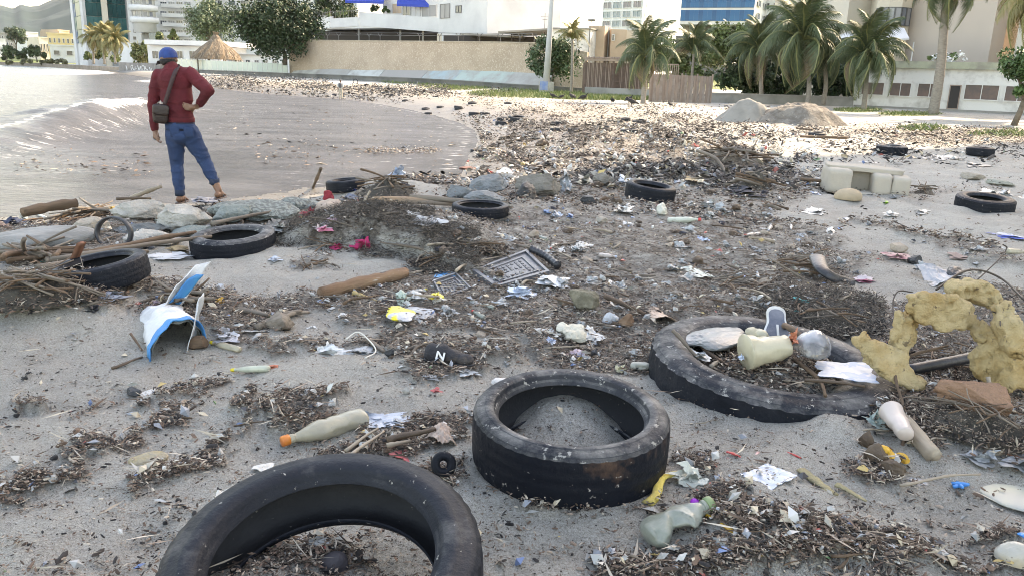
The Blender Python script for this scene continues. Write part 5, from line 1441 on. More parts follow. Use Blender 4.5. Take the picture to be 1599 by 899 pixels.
pl_cream = M('cream_bottle', (.42, .375, .27), .3, (.33, .30, .23), 7.0, 7.0, .4, .62, bump=.3, bscale=20, speck=(.30, .28, .22), sscale=60, samt=.64, dust=(.36, .35, .30), damt=.3, alpha=.86, coat=.3)
pl_jug = M('yellowed_jug', (.50, .455, .33), .4, (.36, .325, .235), 4.0, 7.0, .48, .66, bump=.3, bscale=16, alpha=.85, coat=.3)
pl_black = M('black_plastic', (.018, .02, .024), .4, (.045, .045, .05), 7.0, 6.0, .42, .62, bump=.3, bscale=30, rand=.2)
pl_grid = M('grey_plastic_tray', (.085, .09, .105), .45, (.14, .145, .155), 5.0, 7.0, .42, .6, speck=(.34, .33, .31), sscale=50, samt=.63)
pl_purple = M('purple_plastic', (.38, .03, .48), .4)
cl_red = M('dark_red_cloth', (.30, .03, .045), .9, (.20, .025, .03), 8.0, bump=.6, bscale=60)
cl_mag = M('magenta_cloth', (.50, .035, .13), .9, (.36, .02, .08), 8.0, bump=.6, bscale=60)
cl_pink = M('faded_pink_cloth', (.52, .36, .33), .9, (.42, .20, .22), 5.0, 5.0, .45, .6, bump=.5, bscale=50)
cl_pnk2 = M('pink_and_white_cloth', (.58, .50, .50), .9, (.50, .16, .24), 4.0, 3.0, .5, .56, bump=.5, bscale=50)
cl_tan = M('tan_cloth', (.40, .33, .26), .9, (.30, .24, .19), 6.0, bump=.5, bscale=50)
cl_grey = M('grey_cloth', (.30, .30, .30), .9, (.20, .20, .20), 6.0, bump=.6, bscale=40, dust=(.36, .35, .32), damt=.4)
cl_dark = M('dark_cloth', (.03, .032, .045), .85, (.06, .06, .075), 6.0, bump=.6, bscale=40)
cl_navy = M('navy_cloth', (.02, .03, .065), .85, (.035, .05, .09), 6.0, bump=.6, bscale=40)
wd_log = M('reddish_log', (.15, .08, .045), .85, (.27, .17, .105), 3.0, 7.0, .4, .6, stretch=(.35, 2, 2), bump=.9, bscale=12, speck=(.46, .43, .38), sscale=9, samt=.64)
wd_grey = M('weathered_wood', (.20, .165, .13), .85, (.11, .088, .07), 6.0, 7.0, .4, .6, stretch=(.25, 2, 2), bump=.7, bscale=12, rand=.18)
wd_brown = M('brown_wood', (.15, .095, .06), .85, (.085, .055, .035), 6.0, 7.0, .4, .6, stretch=(.25, 2, 2), bump=.7, bscale=12, rand=.2)
wd_pale = M('bare_pale_wood', (.36, .30, .23), .8, (.25, .20, .15), 6.0, 7.0, .4, .6, stretch=(.25, 2, 2), bump=.5, bscale=12, rand=.12)
wd_red = M('red_brown_board', (.26, .12, .08), .8, (.19, .09, .06), 6.0, 6.0, stretch=(.3, 2, 2), bump=.4, bscale=12)
wd_dark = M('wet_dark_wood', (.07, .045, .03), .6, (.12, .08, .05), 6.0, 7.0, .4, .6, bump=.8, bscale=14, rand=.2)
st_white = M('pale_limestone', (.46, .44, .40), .9, (.28, .26, .225), 3.2, 8.0, .4, .62, bump=1.0, bscale=9, speck=(.25, .24, .20), sscale=12, samt=.66, bd=.06)
st_tan = M('tan_stone', (.40, .35, .29), .9, (.30, .26, .21), 3.0, 8.0, .4, .62, bump=1.0, bscale=9, bd=.06)
st_grey = M('grey_boulder', (.20, .215, .22), .85, (.13, .14, .145), 2.2, 8.0, .4, .62, bump=.9, bscale=8, dust=(.32, .31, .28), damt=.35, bd=.06)
st_gg = M('grey_green_stone', (.26, .29, .27), .9, (.18, .20, .18), 2.5, 8.0, .4, .62, bump=1.0, bscale=10, bd=.06)
st_brn = M('brown_grey_boulder', (.22, .20, .17), .85, (.15, .135, .115), 2.2, 8.0, .4, .6, bump=.9, bscale=8, bd=.06)
st_dark = M('wet_dark_rock', (.025, .026, .028), .5, (.05, .05, .05), 3.0, bump=.7, bscale=10, bd=.06)
st_bag = M('grey_weathered_sack', (.30, .30, .285), .9, (.20, .20, .19), 3.0, 8.0, .4, .6, stretch=(1, 3, 3), bump=.8, bscale=14)
st_rust = M('orange_brown_rock', (.30, .17, .105), .9, (.22, .13, .085), 3.0, 8.0, .4, .6, bump=.9, bscale=10, bd=.06)
foam_y = M('yellow_foam_rubber', (.56, .43, .235), .95, (.44, .285, .11), 3.6, 8.0, .46, .66, bump=1.0, bscale=55, speck=(.20, .15, .09), sscale=17, samt=.64, bd=.03)
m_mulch = M('tangled_debris_soil', (.07, .055, .042), .95, (.13, .105, .08), 9.0, 9.0, .4, .6, bump=1.2, bscale=24, speck=(.34, .30, .25), sscale=34, samt=.62)
m_fibre = M('matted_grey_fibre', (.085, .075, .06), .95, (.045, .04, .032), 9.0, 9.0, .4, .6, bump=1.2, bscale=30)

# tyres
T1 = tyre_px(883, 802, 306, 'smooth black tyre lying flat in the centre foreground, filled with sand, muddy tread', .315, .735, (3.5, 0), .03, (m_rubd, m_treadm, m_rubd, m_inner), 0, 3, nseg=144)
g = P(512, 975)
T2 = tyre((g.x, g.y, .15), (math.radians(11), math.radians(-1.5), .0), .432, .30, .235, 'large dark tyre cut by the bottom edge with brown chips inside', (m_rub1, m_tread, m_rub1, m_inner), .0, 5, group='tyres washed up on the beach', nseg=144)
g = P(1197, 592)
T3 = tyre((g.x, g.y, -.02), (math.radians(4.4), math.radians(2.2), .3), .62, .41, .34, 'huge half buried truck tyre with bottles and a shoe sole on it', (m_rubd, m_tread, m_rubd, m_inner), .006, 8, group='tyres washed up on the beach', nseg=144)
tyre_px(366, 403, 128, 'dusty tyre lying in front of the rocks the man stands on', .26, .62, (4, -3), .02, (m_rubd, m_tread, m_rubd, m_inner), .0, 11)
tyre_px(158, 454, 146, 'black tyre leaning half buried under grey branches on the left', .27, .68, (3, -9), .07, (m_rub1, m_tread, m_rub1, m_inner), 0, 12)
tyre_px(750, 343, 90, 'thin black tyre below the blue grey boulders', .2, .74, (1, 0), .02, None, 0, 13)
tyre_px(1014, 318, 78, 'black tyre lying flat on the debris right of the brown boulder', .34, .66, (3, 6), .02, None, 0, 14)
tyre_px(1535, 333, 84, 'black tyre with pebbles inside near the right edge', .27, .58, (5, 0), .02, None, 0, 15)
tyre_px(1391, 243, 46, 'tyre near the shade edge behind the cream armchair', .32, .5, (2, 0), .0, (m_rubd, m_tread, m_rubd, m_inner), .012, 16)
tyre_px(1529, 245, 40, 'small black tyre lying flat in the shade at the right', .33, .5, (0, 0), .0, None, .0, 17)
tyre_px(540, 303, 60, 'black tyre half hidden behind the tangled driftwood heap', .3, .6, (0, -6), .02, None, .0, 18)
far_t = [(743, 288 - 50, 18), (752, 246, 20), (985, 209, 28), (945, 204, 26), (975, 190, 22), (1000, 193, 22), (898, 207, 22), (873, 197, 24), (870, 206, 22), (786, 189, 20), (740, 180, 18), (757, 179, 16),
         (716, 171, 14), (687, 169, 12), (664, 172, 13), (785, 196, 24), (808, 192, 30), (668, 179, 12), (632, 158, 10), (715, 169, 13), (980, 208, 20), (793, 163, 12), (737, 163, 14), (680, 152, 9), (612, 150, 10), (613, 140, 8), (1106, 232, 22), (1150, 218, 16), (1280, 214, 26)]
proto = None
for i, (x, y, w) in enumerate(far_t):
    g = G(x, y); s = mpp(g); R = w * s / 2
    if proto is None:
        proto = tyre((0, 0, 0), (0, 0, 0), 1.0, .6, .62, 'sunlit worn dark tyre among the litter strip by the water, far down the beach', (m_rubd, m_tread, m_rubd, m_inner), 0, 21, True, 'distant tyres in the sunlit litter', nseg=40); o = proto
    else: o = proto.copy(); COL.objects.link(o)
    o.location = (g.x, g.y + R, g.z + R * .15); o.rotation_euler = (rnd.uniform(-.12, .12), rnd.uniform(-.1, .1), rnd.uniform(0, 3)); o.scale = (R, R, R)
up = tyre(W(555, 128, 84), (math.radians(88), 0, .3), .26, .2, .08, 'thin wheel standing upright against the sea wall near the distant man', None, 0, 22, True, None, 'wheel', 40)
up.location.z = TL(up.location.x, up.location.y) + .22
# small knobbly toy tyre
tyre_px(693, 752, 40, 'small knobbly toy wheel between the two big foreground tyres', .8, .3, (62, 10), .01, (m_tread, m_tread, m_tread, m_tread), .006, 23, False, None, nseg=48, lift=.02)

# rocks and boulders
rock(248, 332, 320, 369, st_white, 'white squarish rock under the left foot of the man', 1, .78)
rock(176, 262, 309, 346, st_white, 'pale grey rock left of the man behind the tan rock', 2, .75)
rock(117, 173, 336, 366, st_tan, 'tan rock behind the black hoop', 3, .8)
rock(-10, 40, 363, 396, st_white, 'white rock at the left edge in front of the long grey sack', 4, .7)
rock(196, 282, 350, 386, st_white, 'whitish sloping rock between the black hoop and the dusty tyre', 5, .6)
rock(268, 338, 350, 374, st_gg, 'greenish grey rock below the white squarish rock', 6, .7)
rock(334, 396, 318, 352, st_gg, 'greenish grey rock under the right foot of the man', 7, .75)
rock(696, 738, 287, 314, st_grey, 'dark grey rounded boulder, leftmost of the boulder group', 8, .8, False)
rock(731, 792, 270, 306, st_grey, 'blue grey flat topped boulder in the middle of the boulder group', 9, .85)
rock(722, 792, 296, 320, st_grey, 'low blue grey boulder in front of the flat topped one', 10, .7)
rock(802, 878, 269, 309, st_brn, 'brown grey boulder at the right end of the boulder group', 11, .85, False)
rock(804, 838, 280, 311, st_dark, 'black wet rock against the brown grey boulder', 12, .8)
rock(924, 962, 270, 292, st_brn, 'purplish grey rounded stone right of the crumpled bags', 13, .8, False)
rock(1456, 1568, 590, 652, st_rust, 'orange brown rock under the yellow foam', 14, .75, False)
rock(1499, 1537, 268, 283, st_tan, 'small tan rock behind the cream armchair at the right', 15, .7, False)
rock(1540, 1582, 279, 292, M('concrete_lump', (.30, .30, .25), .9, (.24, .24, .2), 4), 'flat grey concrete lump right of the small tan rock', 16, .6)
rock(905, 932, 305, 320, st_dark, 'small dark pyramid shaped rock left of the tyre on the debris', 17, .8)
rock(886, 936, 450, 488, M('mossy_lump', (.15, .135, .095), .95, (.25, .225, .165), 14.0, 9.0, .4, .6, bump=1.2, bscale=40), 'mossy greenish brown lump of roots in the debris', 18, .75, False, .35, None, 'clump')
rock(1388, 1416, 376, 397, cl_tan, 'tan cloth covered lump on the open sand at the right', 19, .7, False)
tag(litter('sack', -14, 150, 350, 394, st_bag, 'long weathered grey sack lying across the left rocks', 'sack', 31, .62, freq=.9, sharp=.18), None)
mesh_r = litter('wire_net', 326, 470, 304, 350, M('wire_net', (.24, .27, .25), .8, (.12, .135, .125), 28.0, 3.0, .45, .52, bump=1.2, bscale=50), 'crumpled grey green wire netting beside the feet of the man', 'wire net', 32, .5, freq=1.4)
litter('wire_net', 425, 505, 296, 330, M('wire_net'), 'lighter fold of grey green netting left of the pink bundle', 'wire net', 33, .6)
# people
def capsule(mb, a, b, ra, rb, n=14):
    a, b = Vector(a), Vector(b); d = b - a; L = max(d.length, 1e-4); z = d / L
    x = z.cross(Vector((0, 1, .3)) if abs(z.y) < .9 else Vector((1, 0, 0))).normalized(); y = z.cross(x)
    prof = [(ra * math.sin(t), -ra * math.cos(t)) for t in np.linspace(.15, math.pi / 2, 5)] + [(ra + (rb - ra) * t, L * t) for t in (.33, .66)] + [(rb * math.sin(t), L - rb * math.cos(t)) for t in np.linspace(math.pi / 2, math.pi - .15, 5)]
    v, f = lathe(prof, n); mb.add(v, f, Matrix.Translation(a) @ Matrix((x, y, z)).transposed().to_4x4())
def ell(mb, c, r, M_=None, sub=3):
    v, f = ico(sub); mb.add(v * np.array(r), [tuple(q) for q in f], Matrix.Translation(c) @ (M_ if M_ is not None else Matrix.Identity(4)))
skin = M('brown_skin', (.20, .10, .06), .5, (.15, .075, .045), 5.0, bump=.15, bscale=60)
def man_red():
    D = 8.55
    g = G(302, 318)
    def J(px, py, dy=0.0): q = W(px, py, D + dy); return q - base
    base = W(302, 321, D); base = Vector((base.x, base.y, base.z))
    t = empty('person', base, 0, 'man from behind in a red sweater, blue cap and rolled jeans, hand on hip', 'person')
    neck = J(268, 106); shL = J(247, 118); shR = J(298, 116); elL = J(238, 165, .0); wrL = J(242, 203, -.03); haL = J(244, 214, -.05)
    elR = J(325, 141, -.10); wrR = J(310, 166, .02); haR = J(303, 171, -.10)
    ch = J(272, 130); wa = J(279, 172); pe = J(281, 196); hipL = J(272, 202); hipR = J(295, 202)
    knL = J(276, 256, .05); anL = J(281, 304, -.02); knR = J(319, 250, .06); anR = J(341, 297, -.02)
    head = J(263, 91, .05)
    # body: one continuous skin
    mb = MB()
    ell(mb, head, (.082, .10, .108)); ell(mb, head + Vector((-.015, .055, -.045)), (.058, .06, .065))       # skull, jaw
    ell(mb, head + Vector((-.02, .115, -.02)), (.014, .022, .018)); ell(mb, head + Vector((-.02, .105, -.058)), (.028, .014, .010))    # nose, mouth
    for s in (-1, 1): ell(mb, head + Vector((s * .082, .0, -.015)), (.012, .02, .030)); ell(mb, head + Vector((s * .03 - .02, .10, .008)), (.015, .010, .008))
    capsule(mb, head + Vector((0, -.01, -.05)), neck + Vector((0, 0, -.06)), .054, .064)
    ell(mb, ch, (.165, .10, .16)); ell(mb, (ch + wa) / 2, (.145, .09, .16)); ell(mb, pe + Vector((0, 0, .02)), (.13, .085, .09)); capsule(mb, shL, shR, .06, .06)
    for a, b, c, d_, e in ((shL, elL, wrL, haL, 1), (shR, elR, wrR, haR, -1)):
        capsule(mb, a, b, .052, .040); capsule(mb, b, c, .040, .027)
    for a, b, c in ((hipL, knL, anL), (hipR, knR, anR)):
        capsule(mb, a + (b - a) * .2, b, .07, .052); capsule(mb, b, b + (c - b) * .35, .055, .056); capsule(mb, b + (c - b) * .35, c, .056, .036)
        to = c + Vector((-.015, .16, -.065)); capsule(mb, c + Vector((0, -.035, -.045)), c + Vector((0, .05, -.04)), .034, .036); capsule(mb, c + Vector((0, .04, -.045)), to, .034, .022)
        for k in range(5): capsule(mb, to + Vector(((k - 2) * .016, -.02, -.004)), to + Vector(((k - 2) * .017, .028 - abs(k - 1.5) * .006, -.012)), .010, .008, 8)
    # left hand hangs and curls round a scrap of cloth
    pm = (haL - wrL).normalized(); capsule(mb, wrL, wrL + pm * .075, .026, .034)
    for k in range(4):
        o_ = wrL + pm * .085 + Vector((.006, (k - 1.5) * .019, 0)); o2 = o_ + pm * (.036 - .004 * abs(k - 1)) + Vector((.012, 0, 0)); o3 = o2 + pm * .016 + Vector((.024, 0, 0)); capsule(mb, o_, o2, .0095, .009, 8); capsule(mb, o2, o3, .009, .0075, 8)
    capsule(mb, wrL + pm * .03 + Vector((.012, -.025, 0)), wrL + pm * .075 + Vector((.034, -.040, 0)), .011, .009, 8); capsule(mb, wrL + pm * .075 + Vector((.034, -.040, 0)), wrL + pm * .10 + Vector((.040, -.030, 0)), .009, .008, 8)
    # right hand laid on the hip, fingers pointing back across it
    hq = J(300, 168, -.135); capsule(mb, wrR, hq, .027, .031)
    for k in range(4):
        o_ = hq + Vector((-.02, -.012, .026 - k * .018)); L_ = (.062, .07, .066, .052)[k]; o2 = o_ + Vector((-L_ * .6, -.006, .012 - k * .004)); o3 = o2 + Vector((-L_ * .5, .012, .006)); capsule(mb, o_, o2, .0095, .0088, 8); capsule(mb, o2, o3, .0088, .007, 8)
    capsule(mb, hq + Vector((.01, 0, -.02)), hq + Vector((-.015, .03, -.055)), .012, .009, 8)
    v, f = fuse(mb, .0075, 4); obj('body', mesh('body', v, f, skin), t)
    # sweater
    mb = MB(); ell(mb, ch + Vector((.0, 0, .02)), (.175, .12, .15)); ell(mb, (ch + wa) / 2, (.160, .112, .20)); ell(mb, wa, (.152, .112, .12)); ell(mb, J(280, 182), (.153, .115, .075)); capsule(mb, shL, shR, .066, .066); capsule(mb, neck + Vector((-.01, 0, -.03)), neck + Vector((.06, 0, -.06)), .075, .08)
    capsule(mb, neck + Vector((0, 0, -.04)), neck + Vector((0, 0, .0)), .08, .066)
    capsule(mb, shL, elL, .068, .053); capsule(mb, elL, elL + (wrL - elL) * .93, .053, .039); capsule(mb, shR, elR, .070, .056); capsule(mb, elR, elR + (wrR - elR) * .86, .056, .039)
    v, f = fuse(mb, .011, 7)
    fold = np.maximum(0, .5 - np.abs(fbm3(v * np.array([1, 1, 1.6]) , 6.5, 2, 4) - .5) * 5) ** 1; n = normals(v, f); v = v + n * (fold * .016 + (fbm3(v, 3.5, 2, 9) - .5) * .03)[:, None]
    sw = obj('sweater', mesh('sweater', v, f, M('red_knit', (.125, .011, .017), .9, (.085, .008, .012), 5.0, bump=.4, bscale=90)), t)
    # ribbed hem
    mb = MB(); pts = []
    v, f = lathe([(1, 0), (1.01, .02), (1.0, .045), (.96, .05), (.96, -.005)], 60, False, True); c = J(281, 190.5)
    v = v * np.array([.150, .113, 1]); v[:, :2] *= (1 + .012 * (np.arange(len(v)) % 2))[:, None]
    obj('hem', mesh('hem', v, f, M('red_knit')), t, c)
    v, f = lathe([(1, -.05), (1.0, .04), (.95, .04), (.95, -.05)], 48, False, True)
    v = v * np.array([.152, .112, 1]); v = v + ((fbm3(v, 12, 2, 3) - .5) * .02)[:, None]
    obj('undershirt', mesh('undershirt', v, f, M('navy_jersey', (.012, .018, .04), .9)), t, J(281, 195.5))
    # jeans
    mb = MB(); ell(mb, pe + Vector((.005, 0, -.01)), (.158, .118, .10)); ell(mb, J(283, 212), (.168, .125, .10)); capsule(mb, J(274, 210), knL, .102, .068); capsule(mb, J(295, 208), knR, .106, .070)
    cuL = knL + (anL - knL) * .94; cuR = knR + (anR - knR) * .72
    capsule(mb, knL, knL + (anL - knL) * .5, .067, .062); capsule(mb, knL + (anL - knL) * .5, cuL, .062, .045); capsule(mb, knR, knR + (anR - knR) * .4, .069, .062); capsule(mb, knR + (anR - knR) * .4, cuR, .062, .048)
    v, f = fuse(mb, .010, 5); n = normals(v, f)
    ringf = np.sin(v[:, 2] * 60 + 30 * fbm3(v, 4, 2, 2)) * .0035 * sstep(.5, .65, fbm3(v, 3.0, 2, 5)); fold = np.maximum(0, .5 - np.abs(fbm3(v * np.array([1, 1, 2.2]), 5.5, 2, 8) - .5) * 5)
    v = v + n * (ringf + fold * .015)[:, None]
    obj('jeans', mesh('jeans', v, f, M('blue_denim', (.020, .050, .125), .9, (.012, .030, .078), 3.5, 6.0, .35, .65, bump=.4, bscale=80)), t)
    for nm, c, r_ in (('cuff', cuL, .050), ('cuff', cuR, .051)):
        v, f = lathe([(1, -.03), (1.02, 0), (1, .035), (.85, .035), (.85, -.03)], 28, False, True); obj(nm, mesh(nm, v * np.array([r_, r_, 1]), f, M('dark_denim', (.02, .032, .06), .9)), t, c, (.05, .15 if c is cuR else 0, 0))
    for x in (273, 295): # back pockets
        v, f = rbox((.095, .012, .10), 8); obj('pocket', mesh('pocket', v, f, M('blue_denim')), t, J(x, 207, -.122), (.12, 0, .12 if x < 280 else -.1))
    # cap with its peak turned to the front left
    mb = MB(); v, f = ico(3); v = v[:, :] * np.array([.092, .108, .092]); sel = [tuple(q) for q in f if v[q, 2].max() > -.012]
    cap = obj('cap', mesh('cap', v, sel, M('blue_cap', (.012, .055, .21), .8, (.01, .035, .15), 9.0, bump=.3, bscale=70)), t, head + Vector((0, 0, .018)), (-.10, -.10, .5))
    pk = []; ff = []
    for i in range(11):
        a = math.radians(-65 + 13 * i)
        for k in range(4):
            r_ = .10 + .024 * k * math.cos(a * 1.1); pk.append((math.sin(a) * (.085 if k == 0 else .085 + .002 * k), .06 + math.cos(a) * .05 + k * .018 * math.cos(a) ** .5 if math.cos(a) > 0 else .06, -.012 * k - abs(math.sin(a)) * .012))
    for i in range(10):
        for k in range(3): ff.append((i * 4 + k, i * 4 + 4 + k, i * 4 + 5 + k, i * 4 + 1 + k))
    obj('peak', mesh('peak', pk, ff, M('dark_cap_peak', (.015, .018, .03), .7)), t, head + Vector((-.02, .02, .0)), (-.15, -.15, .9))
    # adjuster opening strap at the back, hair
    mb = MB(); ell(mb, head + Vector((.002, -.02, -.030)), (.083, .086, .058)); v, f = fuse(mb, .012, 2); v = roughen(v, f, .006, 40, 3)
    obj('hair', mesh('hair', v, f, M('black_hair', (.012, .010, .010), .7, bump=.6, bscale=150)), t)
    v, f = tube([head + Vector((.045, -.098, .012)), head + Vector((.075, -.082, .018)), head + Vector((.068, -.082, .052)), head + Vector((.03, -.098, .055)), head + Vector((.012, -.104, .03)), head + Vector((.045, -.098, .012))], .007, 6); 
    # bag and strap
    sp = [J(283, 107, -.055), J(274, 112, -.125), J(268, 128, -.150), J(262, 148, -.150), J(257, 163, -.140)]
    sp = [J(281, 104, .04), J(279, 104, -.03)] + sp[1:]
    vv = []; ff = []; L_ = smooth_line(sp, 5)
    for i, p in enumerate(L_):
        tn = (L_[min(i + 1, len(L_) - 1)] - L_[max(i - 1, 0)]).normalized(); sd = tn.cross(Vector((0, 1, .1))).normalized() * .020; ou = Vector((0, -.004, 0))
        vv += [p - sd + ou, p + sd + ou, p + sd - ou, p - sd - ou]
    for i in range(len(L_) - 1):
        for k in range(4): ff.append((i * 4 + k, i * 4 + (k + 1) % 4, i * 4 + 4 + (k + 1) % 4, i * 4 + 4 + k))
    bg_ = empty('shoulder_bag', base, 0, 'small dark brown leather bag strapped across the back of the man in red', 'bag')
    obj('strap', mesh('strap', [tuple(q) for q in vv], ff, M('dark_brown_strap', (.045, .02, .02), .7)), bg_)
    mb = MB(); v, f = rbox((.155, .075, .20), 5, 3); mb.add(v, f, Matrix.Translation(J(251, 178, -.13)) @ Matrix.Rotation(.10, 4, 'Y') @ Matrix.Rotation(.25, 4, 'Z')); v = np.concatenate(mb.v); v = roughen(v, mb.f, .006, 12, 3)
    lm = M('brown_leather', (.028, .014, .012), .4, (.016, .009, .008), 9.0, bump=.4, bscale=40)
    obj('pouch', mesh('pouch', v, mb.f, lm), bg_)
    v, f = rbox((.16, .03, .11), 6, 3); obj('flap', mesh('flap', v, f, lm), bg_, J(251, 172, -.17), (0, .10, .25))
    MB().tube([J(246, 165, -.14), J(247, 160, -.14), J(253, 160, -.14), J(255, 165, -.14)], .004, 6).obj('ring', M('pale_metal', (.6, .58, .5), .3, metal=1), bg_, True)
    # scrap he holds, flip-flops
    mb_ = film_mesh(.09, .07, .09, 77, mat=M('dark_grey_film', (.16, .16, .17), .4), name='crumpled_bag'); tag(obj('crumpled_bag', mb_, None, base + J(244, 219, -.05)), 'crumpled grey plastic held in the left hand of the man in red', 'plastic bag')
    for i, c in enumerate((anL, anR)):
        r_ = tag(empty('flip_flop', base + c + Vector((-.008, .05, -.088)), 0), ['brown flip flop under the left foot of the man in red', 'brown flip flop under the right foot of the man in red'][i], 'flip flop')
        v, f = ico(3); v = v * np.array([.055, .145, .012]); v[:, 0] *= 1 + .18 * np.sin(v[:, 1] * 14)
        obj('sole', mesh('sole', v, f, M('brown_rubber_sole', (.09, .06, .05), .7)), r_)
        MB().tube(smooth_line([(-.045, -.01, .0), (-.028, .03, .034), (0, .085, .018), (.028, .03, .034), (.045, -.01, .0)], 5), .007, 6).obj('strap', M('black_strap', (.03, .025, .025), .6), r_, True)
    return t
man_red()

def man_far():
    g = G(532, 148); t = empty('person', g, 0, 'tiny distant man in white with a grey backpack near the sea wall', 'person')
    Hh = 30 * mpp(g); k = Hh / 1.72
    mb = MB()
    def c(a, b, ra, rb): capsule(mb, Vector(a), Vector(b), ra, rb, 10)
    ell(mb, (0, 0, 1.62), (.085, .1, .115)); c((0, 0, 1.5), (0, 0, 1.4), .055, .06); ell(mb, (0, 0, 1.25), (.17, .11, .2)); ell(mb, (0, 0, .98), (.15, .1, .16))
    for s in (-1, 1):
        c((s * .19, 0, 1.38), (s * .25, .02, 1.1), .05, .04); c((s * .25, .02, 1.1), (s * .22, .1, .86), .04, .03); c((s * .22, .1, .86), (s * .21, .12, .78), .032, .022)
        c((s * .085, 0, .9), (s * .10, .03, .5), .085, .06); c((s * .10, .03, .5), (s * .10, 0, .08), .058, .04); c((s * .1, -.02, .04), (s * .1, .16, .03), .038, .03)
    v, f = fuse(mb, .016, 3); b = obj('body', mesh('body', v, f, skin), t, scale=k)
    mb = MB(); ell(mb, (0, 0, 1.25), (.2, .14, .22)); ell(mb, (0, 0, 1.03), (.18, .13, .16)); c((-.17, 0, 1.38), (.17, 0, 1.38), .08, .08)
    for s in (-1, 1): c((s * .19, 0, 1.38), (s * .25, .02, 1.1), .07, .06)
    v, f = fuse(mb, .018, 4); obj('shirt', mesh('shirt', v, f, M('pale_shirt', (.6, .6, .58), .9)), t, scale=k)
    mb = MB(); ell(mb, (0, 0, .93), (.17, .12, .1))
    for s in (-1, 1): c((s * .085, 0, .88), (s * .10, .03, .5), .1, .08); c((s * .10, .03, .5), (s * .10, 0, .12), .08, .065)
    v, f = fuse(mb, .018, 3); obj('trousers', mesh('trousers', v, f, M('beige_trousers', (.45, .40, .33), .9)), t, scale=k)
    v, f = rbox((.3, .16, .4), 4); obj('backpack', mesh('backpack', v + np.array([0, -.18, 1.22]), f, M('grey_backpack', (.09, .09, .10), .8)), t, scale=k)
    v, f = ico(2); obj('cap', mesh('cap', v * (.1, .11, .08) + np.array([0, 0, 1.68]), f, M('grey_backpack')), t, scale=k)
man_far()

# vultures picking over the debris
def vulture_mesh():
    mb = MB(); ell(mb, (0, 0, .30), (.13, .24, .12), Matrix.Rotation(.35, 4, 'X')); capsule(mb, (0, .16, .38), (0, .26, .50), .05, .03, 8); ell(mb, (0, .28, .52), (.03, .045, .032)); capsule(mb, (0, .31, .51), (0, .36, .48), .014, .006, 6)
    capsule(mb, (0, -.18, .26), (0, -.40, .18), .07, .035, 8)
    for s in (-1, 1): ell(mb, (s * .11, -.04, .31), (.035, .23, .10), Matrix.Rotation(.3, 4, 'X')); capsule(mb, (s * .06, 0, .2), (s * .06, .02, .01), .02, .012, 6); capsule(mb, (s * .06, .02, .01), (s * .06, .09, .008), .011, .008, 6)
    v, f = fuse(mb, .014, 3); return mesh('vulture', v, f, M('black_feathers', (.012, .011, .012), .7, (.03, .027, .026), 9.0))
vm = vulture_mesh()
for i, (x, y, a, k) in enumerate(((863, 155, 1.4, 1.15), (877, 156, -1.3, 1.0), (893, 157, .6, 1.35), (911, 159, -2.2, 1.35), (956, 163, 2.8, 1.1), (982, 162, -.9, 1.35), (986, 167, 1.2, 1.4), (1046, 246 - 78, .4, .9))):
    g = G(x, y); o = obj('vulture', vm, None, g, (0, 0, a), k * .72)
    tag(o, ['leftmost black vulture below the lamp post', 'second black vulture from the left, low and crouched', 'third black vulture from the left, larger', 'fourth black vulture, standing on the grass edge', 'fifth black vulture, left of the pair near the short palm', 'upper one of the two black vultures near the short palm', 'lower one of the two black vultures near the short palm', 'rightmost black vulture in front of the plank fence'][i], 'bird', 'vultures picking over the debris')
# loose brown debris: chips, twigs, fibres (nobody could count it)
def Tz(x, y):
    return T(x, y)
PAL = np.array([(.115, .075, .053), (.06, .042, .032), (.19, .135, .10), (.29, .225, .175), (.035, .027, .023), (.42, .36, .29), (.15, .095, .07), (.018, .016, .016)])
def scatter_px(n, boxes=None, seed=1, dfun=None, power=1.0, base=.012):
    """places spread over the visible sand in proportion to the debris density"""
    r = np.random.default_rng(seed); X = []; Y = []; tot = 0
    while tot < n:
        m = 400000; px = r.uniform(-120, 1720, m); py = r.uniform(124, 960, m)
        if boxes is not None:
            k = r.integers(0, len(boxes), m); b = np.array(boxes)[k]; px = b[:, 0] + (b[:, 1] - b[:, 0]) * r.random(m); py = b[:, 2] + (b[:, 3] - b[:, 2]) * r.random(m)
        v = np.stack([(px - 799.5) / F, -(py - 449.5) / F, -np.ones(m)], -1) @ RMn.T
        ok = v[:, 2] < -.012; t = -HC / np.minimum(v[:, 2], -.012); x = v[:, 0] * t; y = v[:, 1] * t
        d = dfun(px, py) if dfun else density_px(px, py) ** power + base + .10 * np.clip((fbm2(px / 34, py / 7, 3, 33) - .54) * 8, 0, 1) * (py > 200)
        ok &= (r.random(m) < d) & (sea_sd(x, y) > .05) & (np.hypot(x, y) < 115)
        X.append(x[ok]); Y.append(y[ok]); tot += ok.sum()
    return np.concatenate(X)[:n], np.concatenate(Y)[:n]
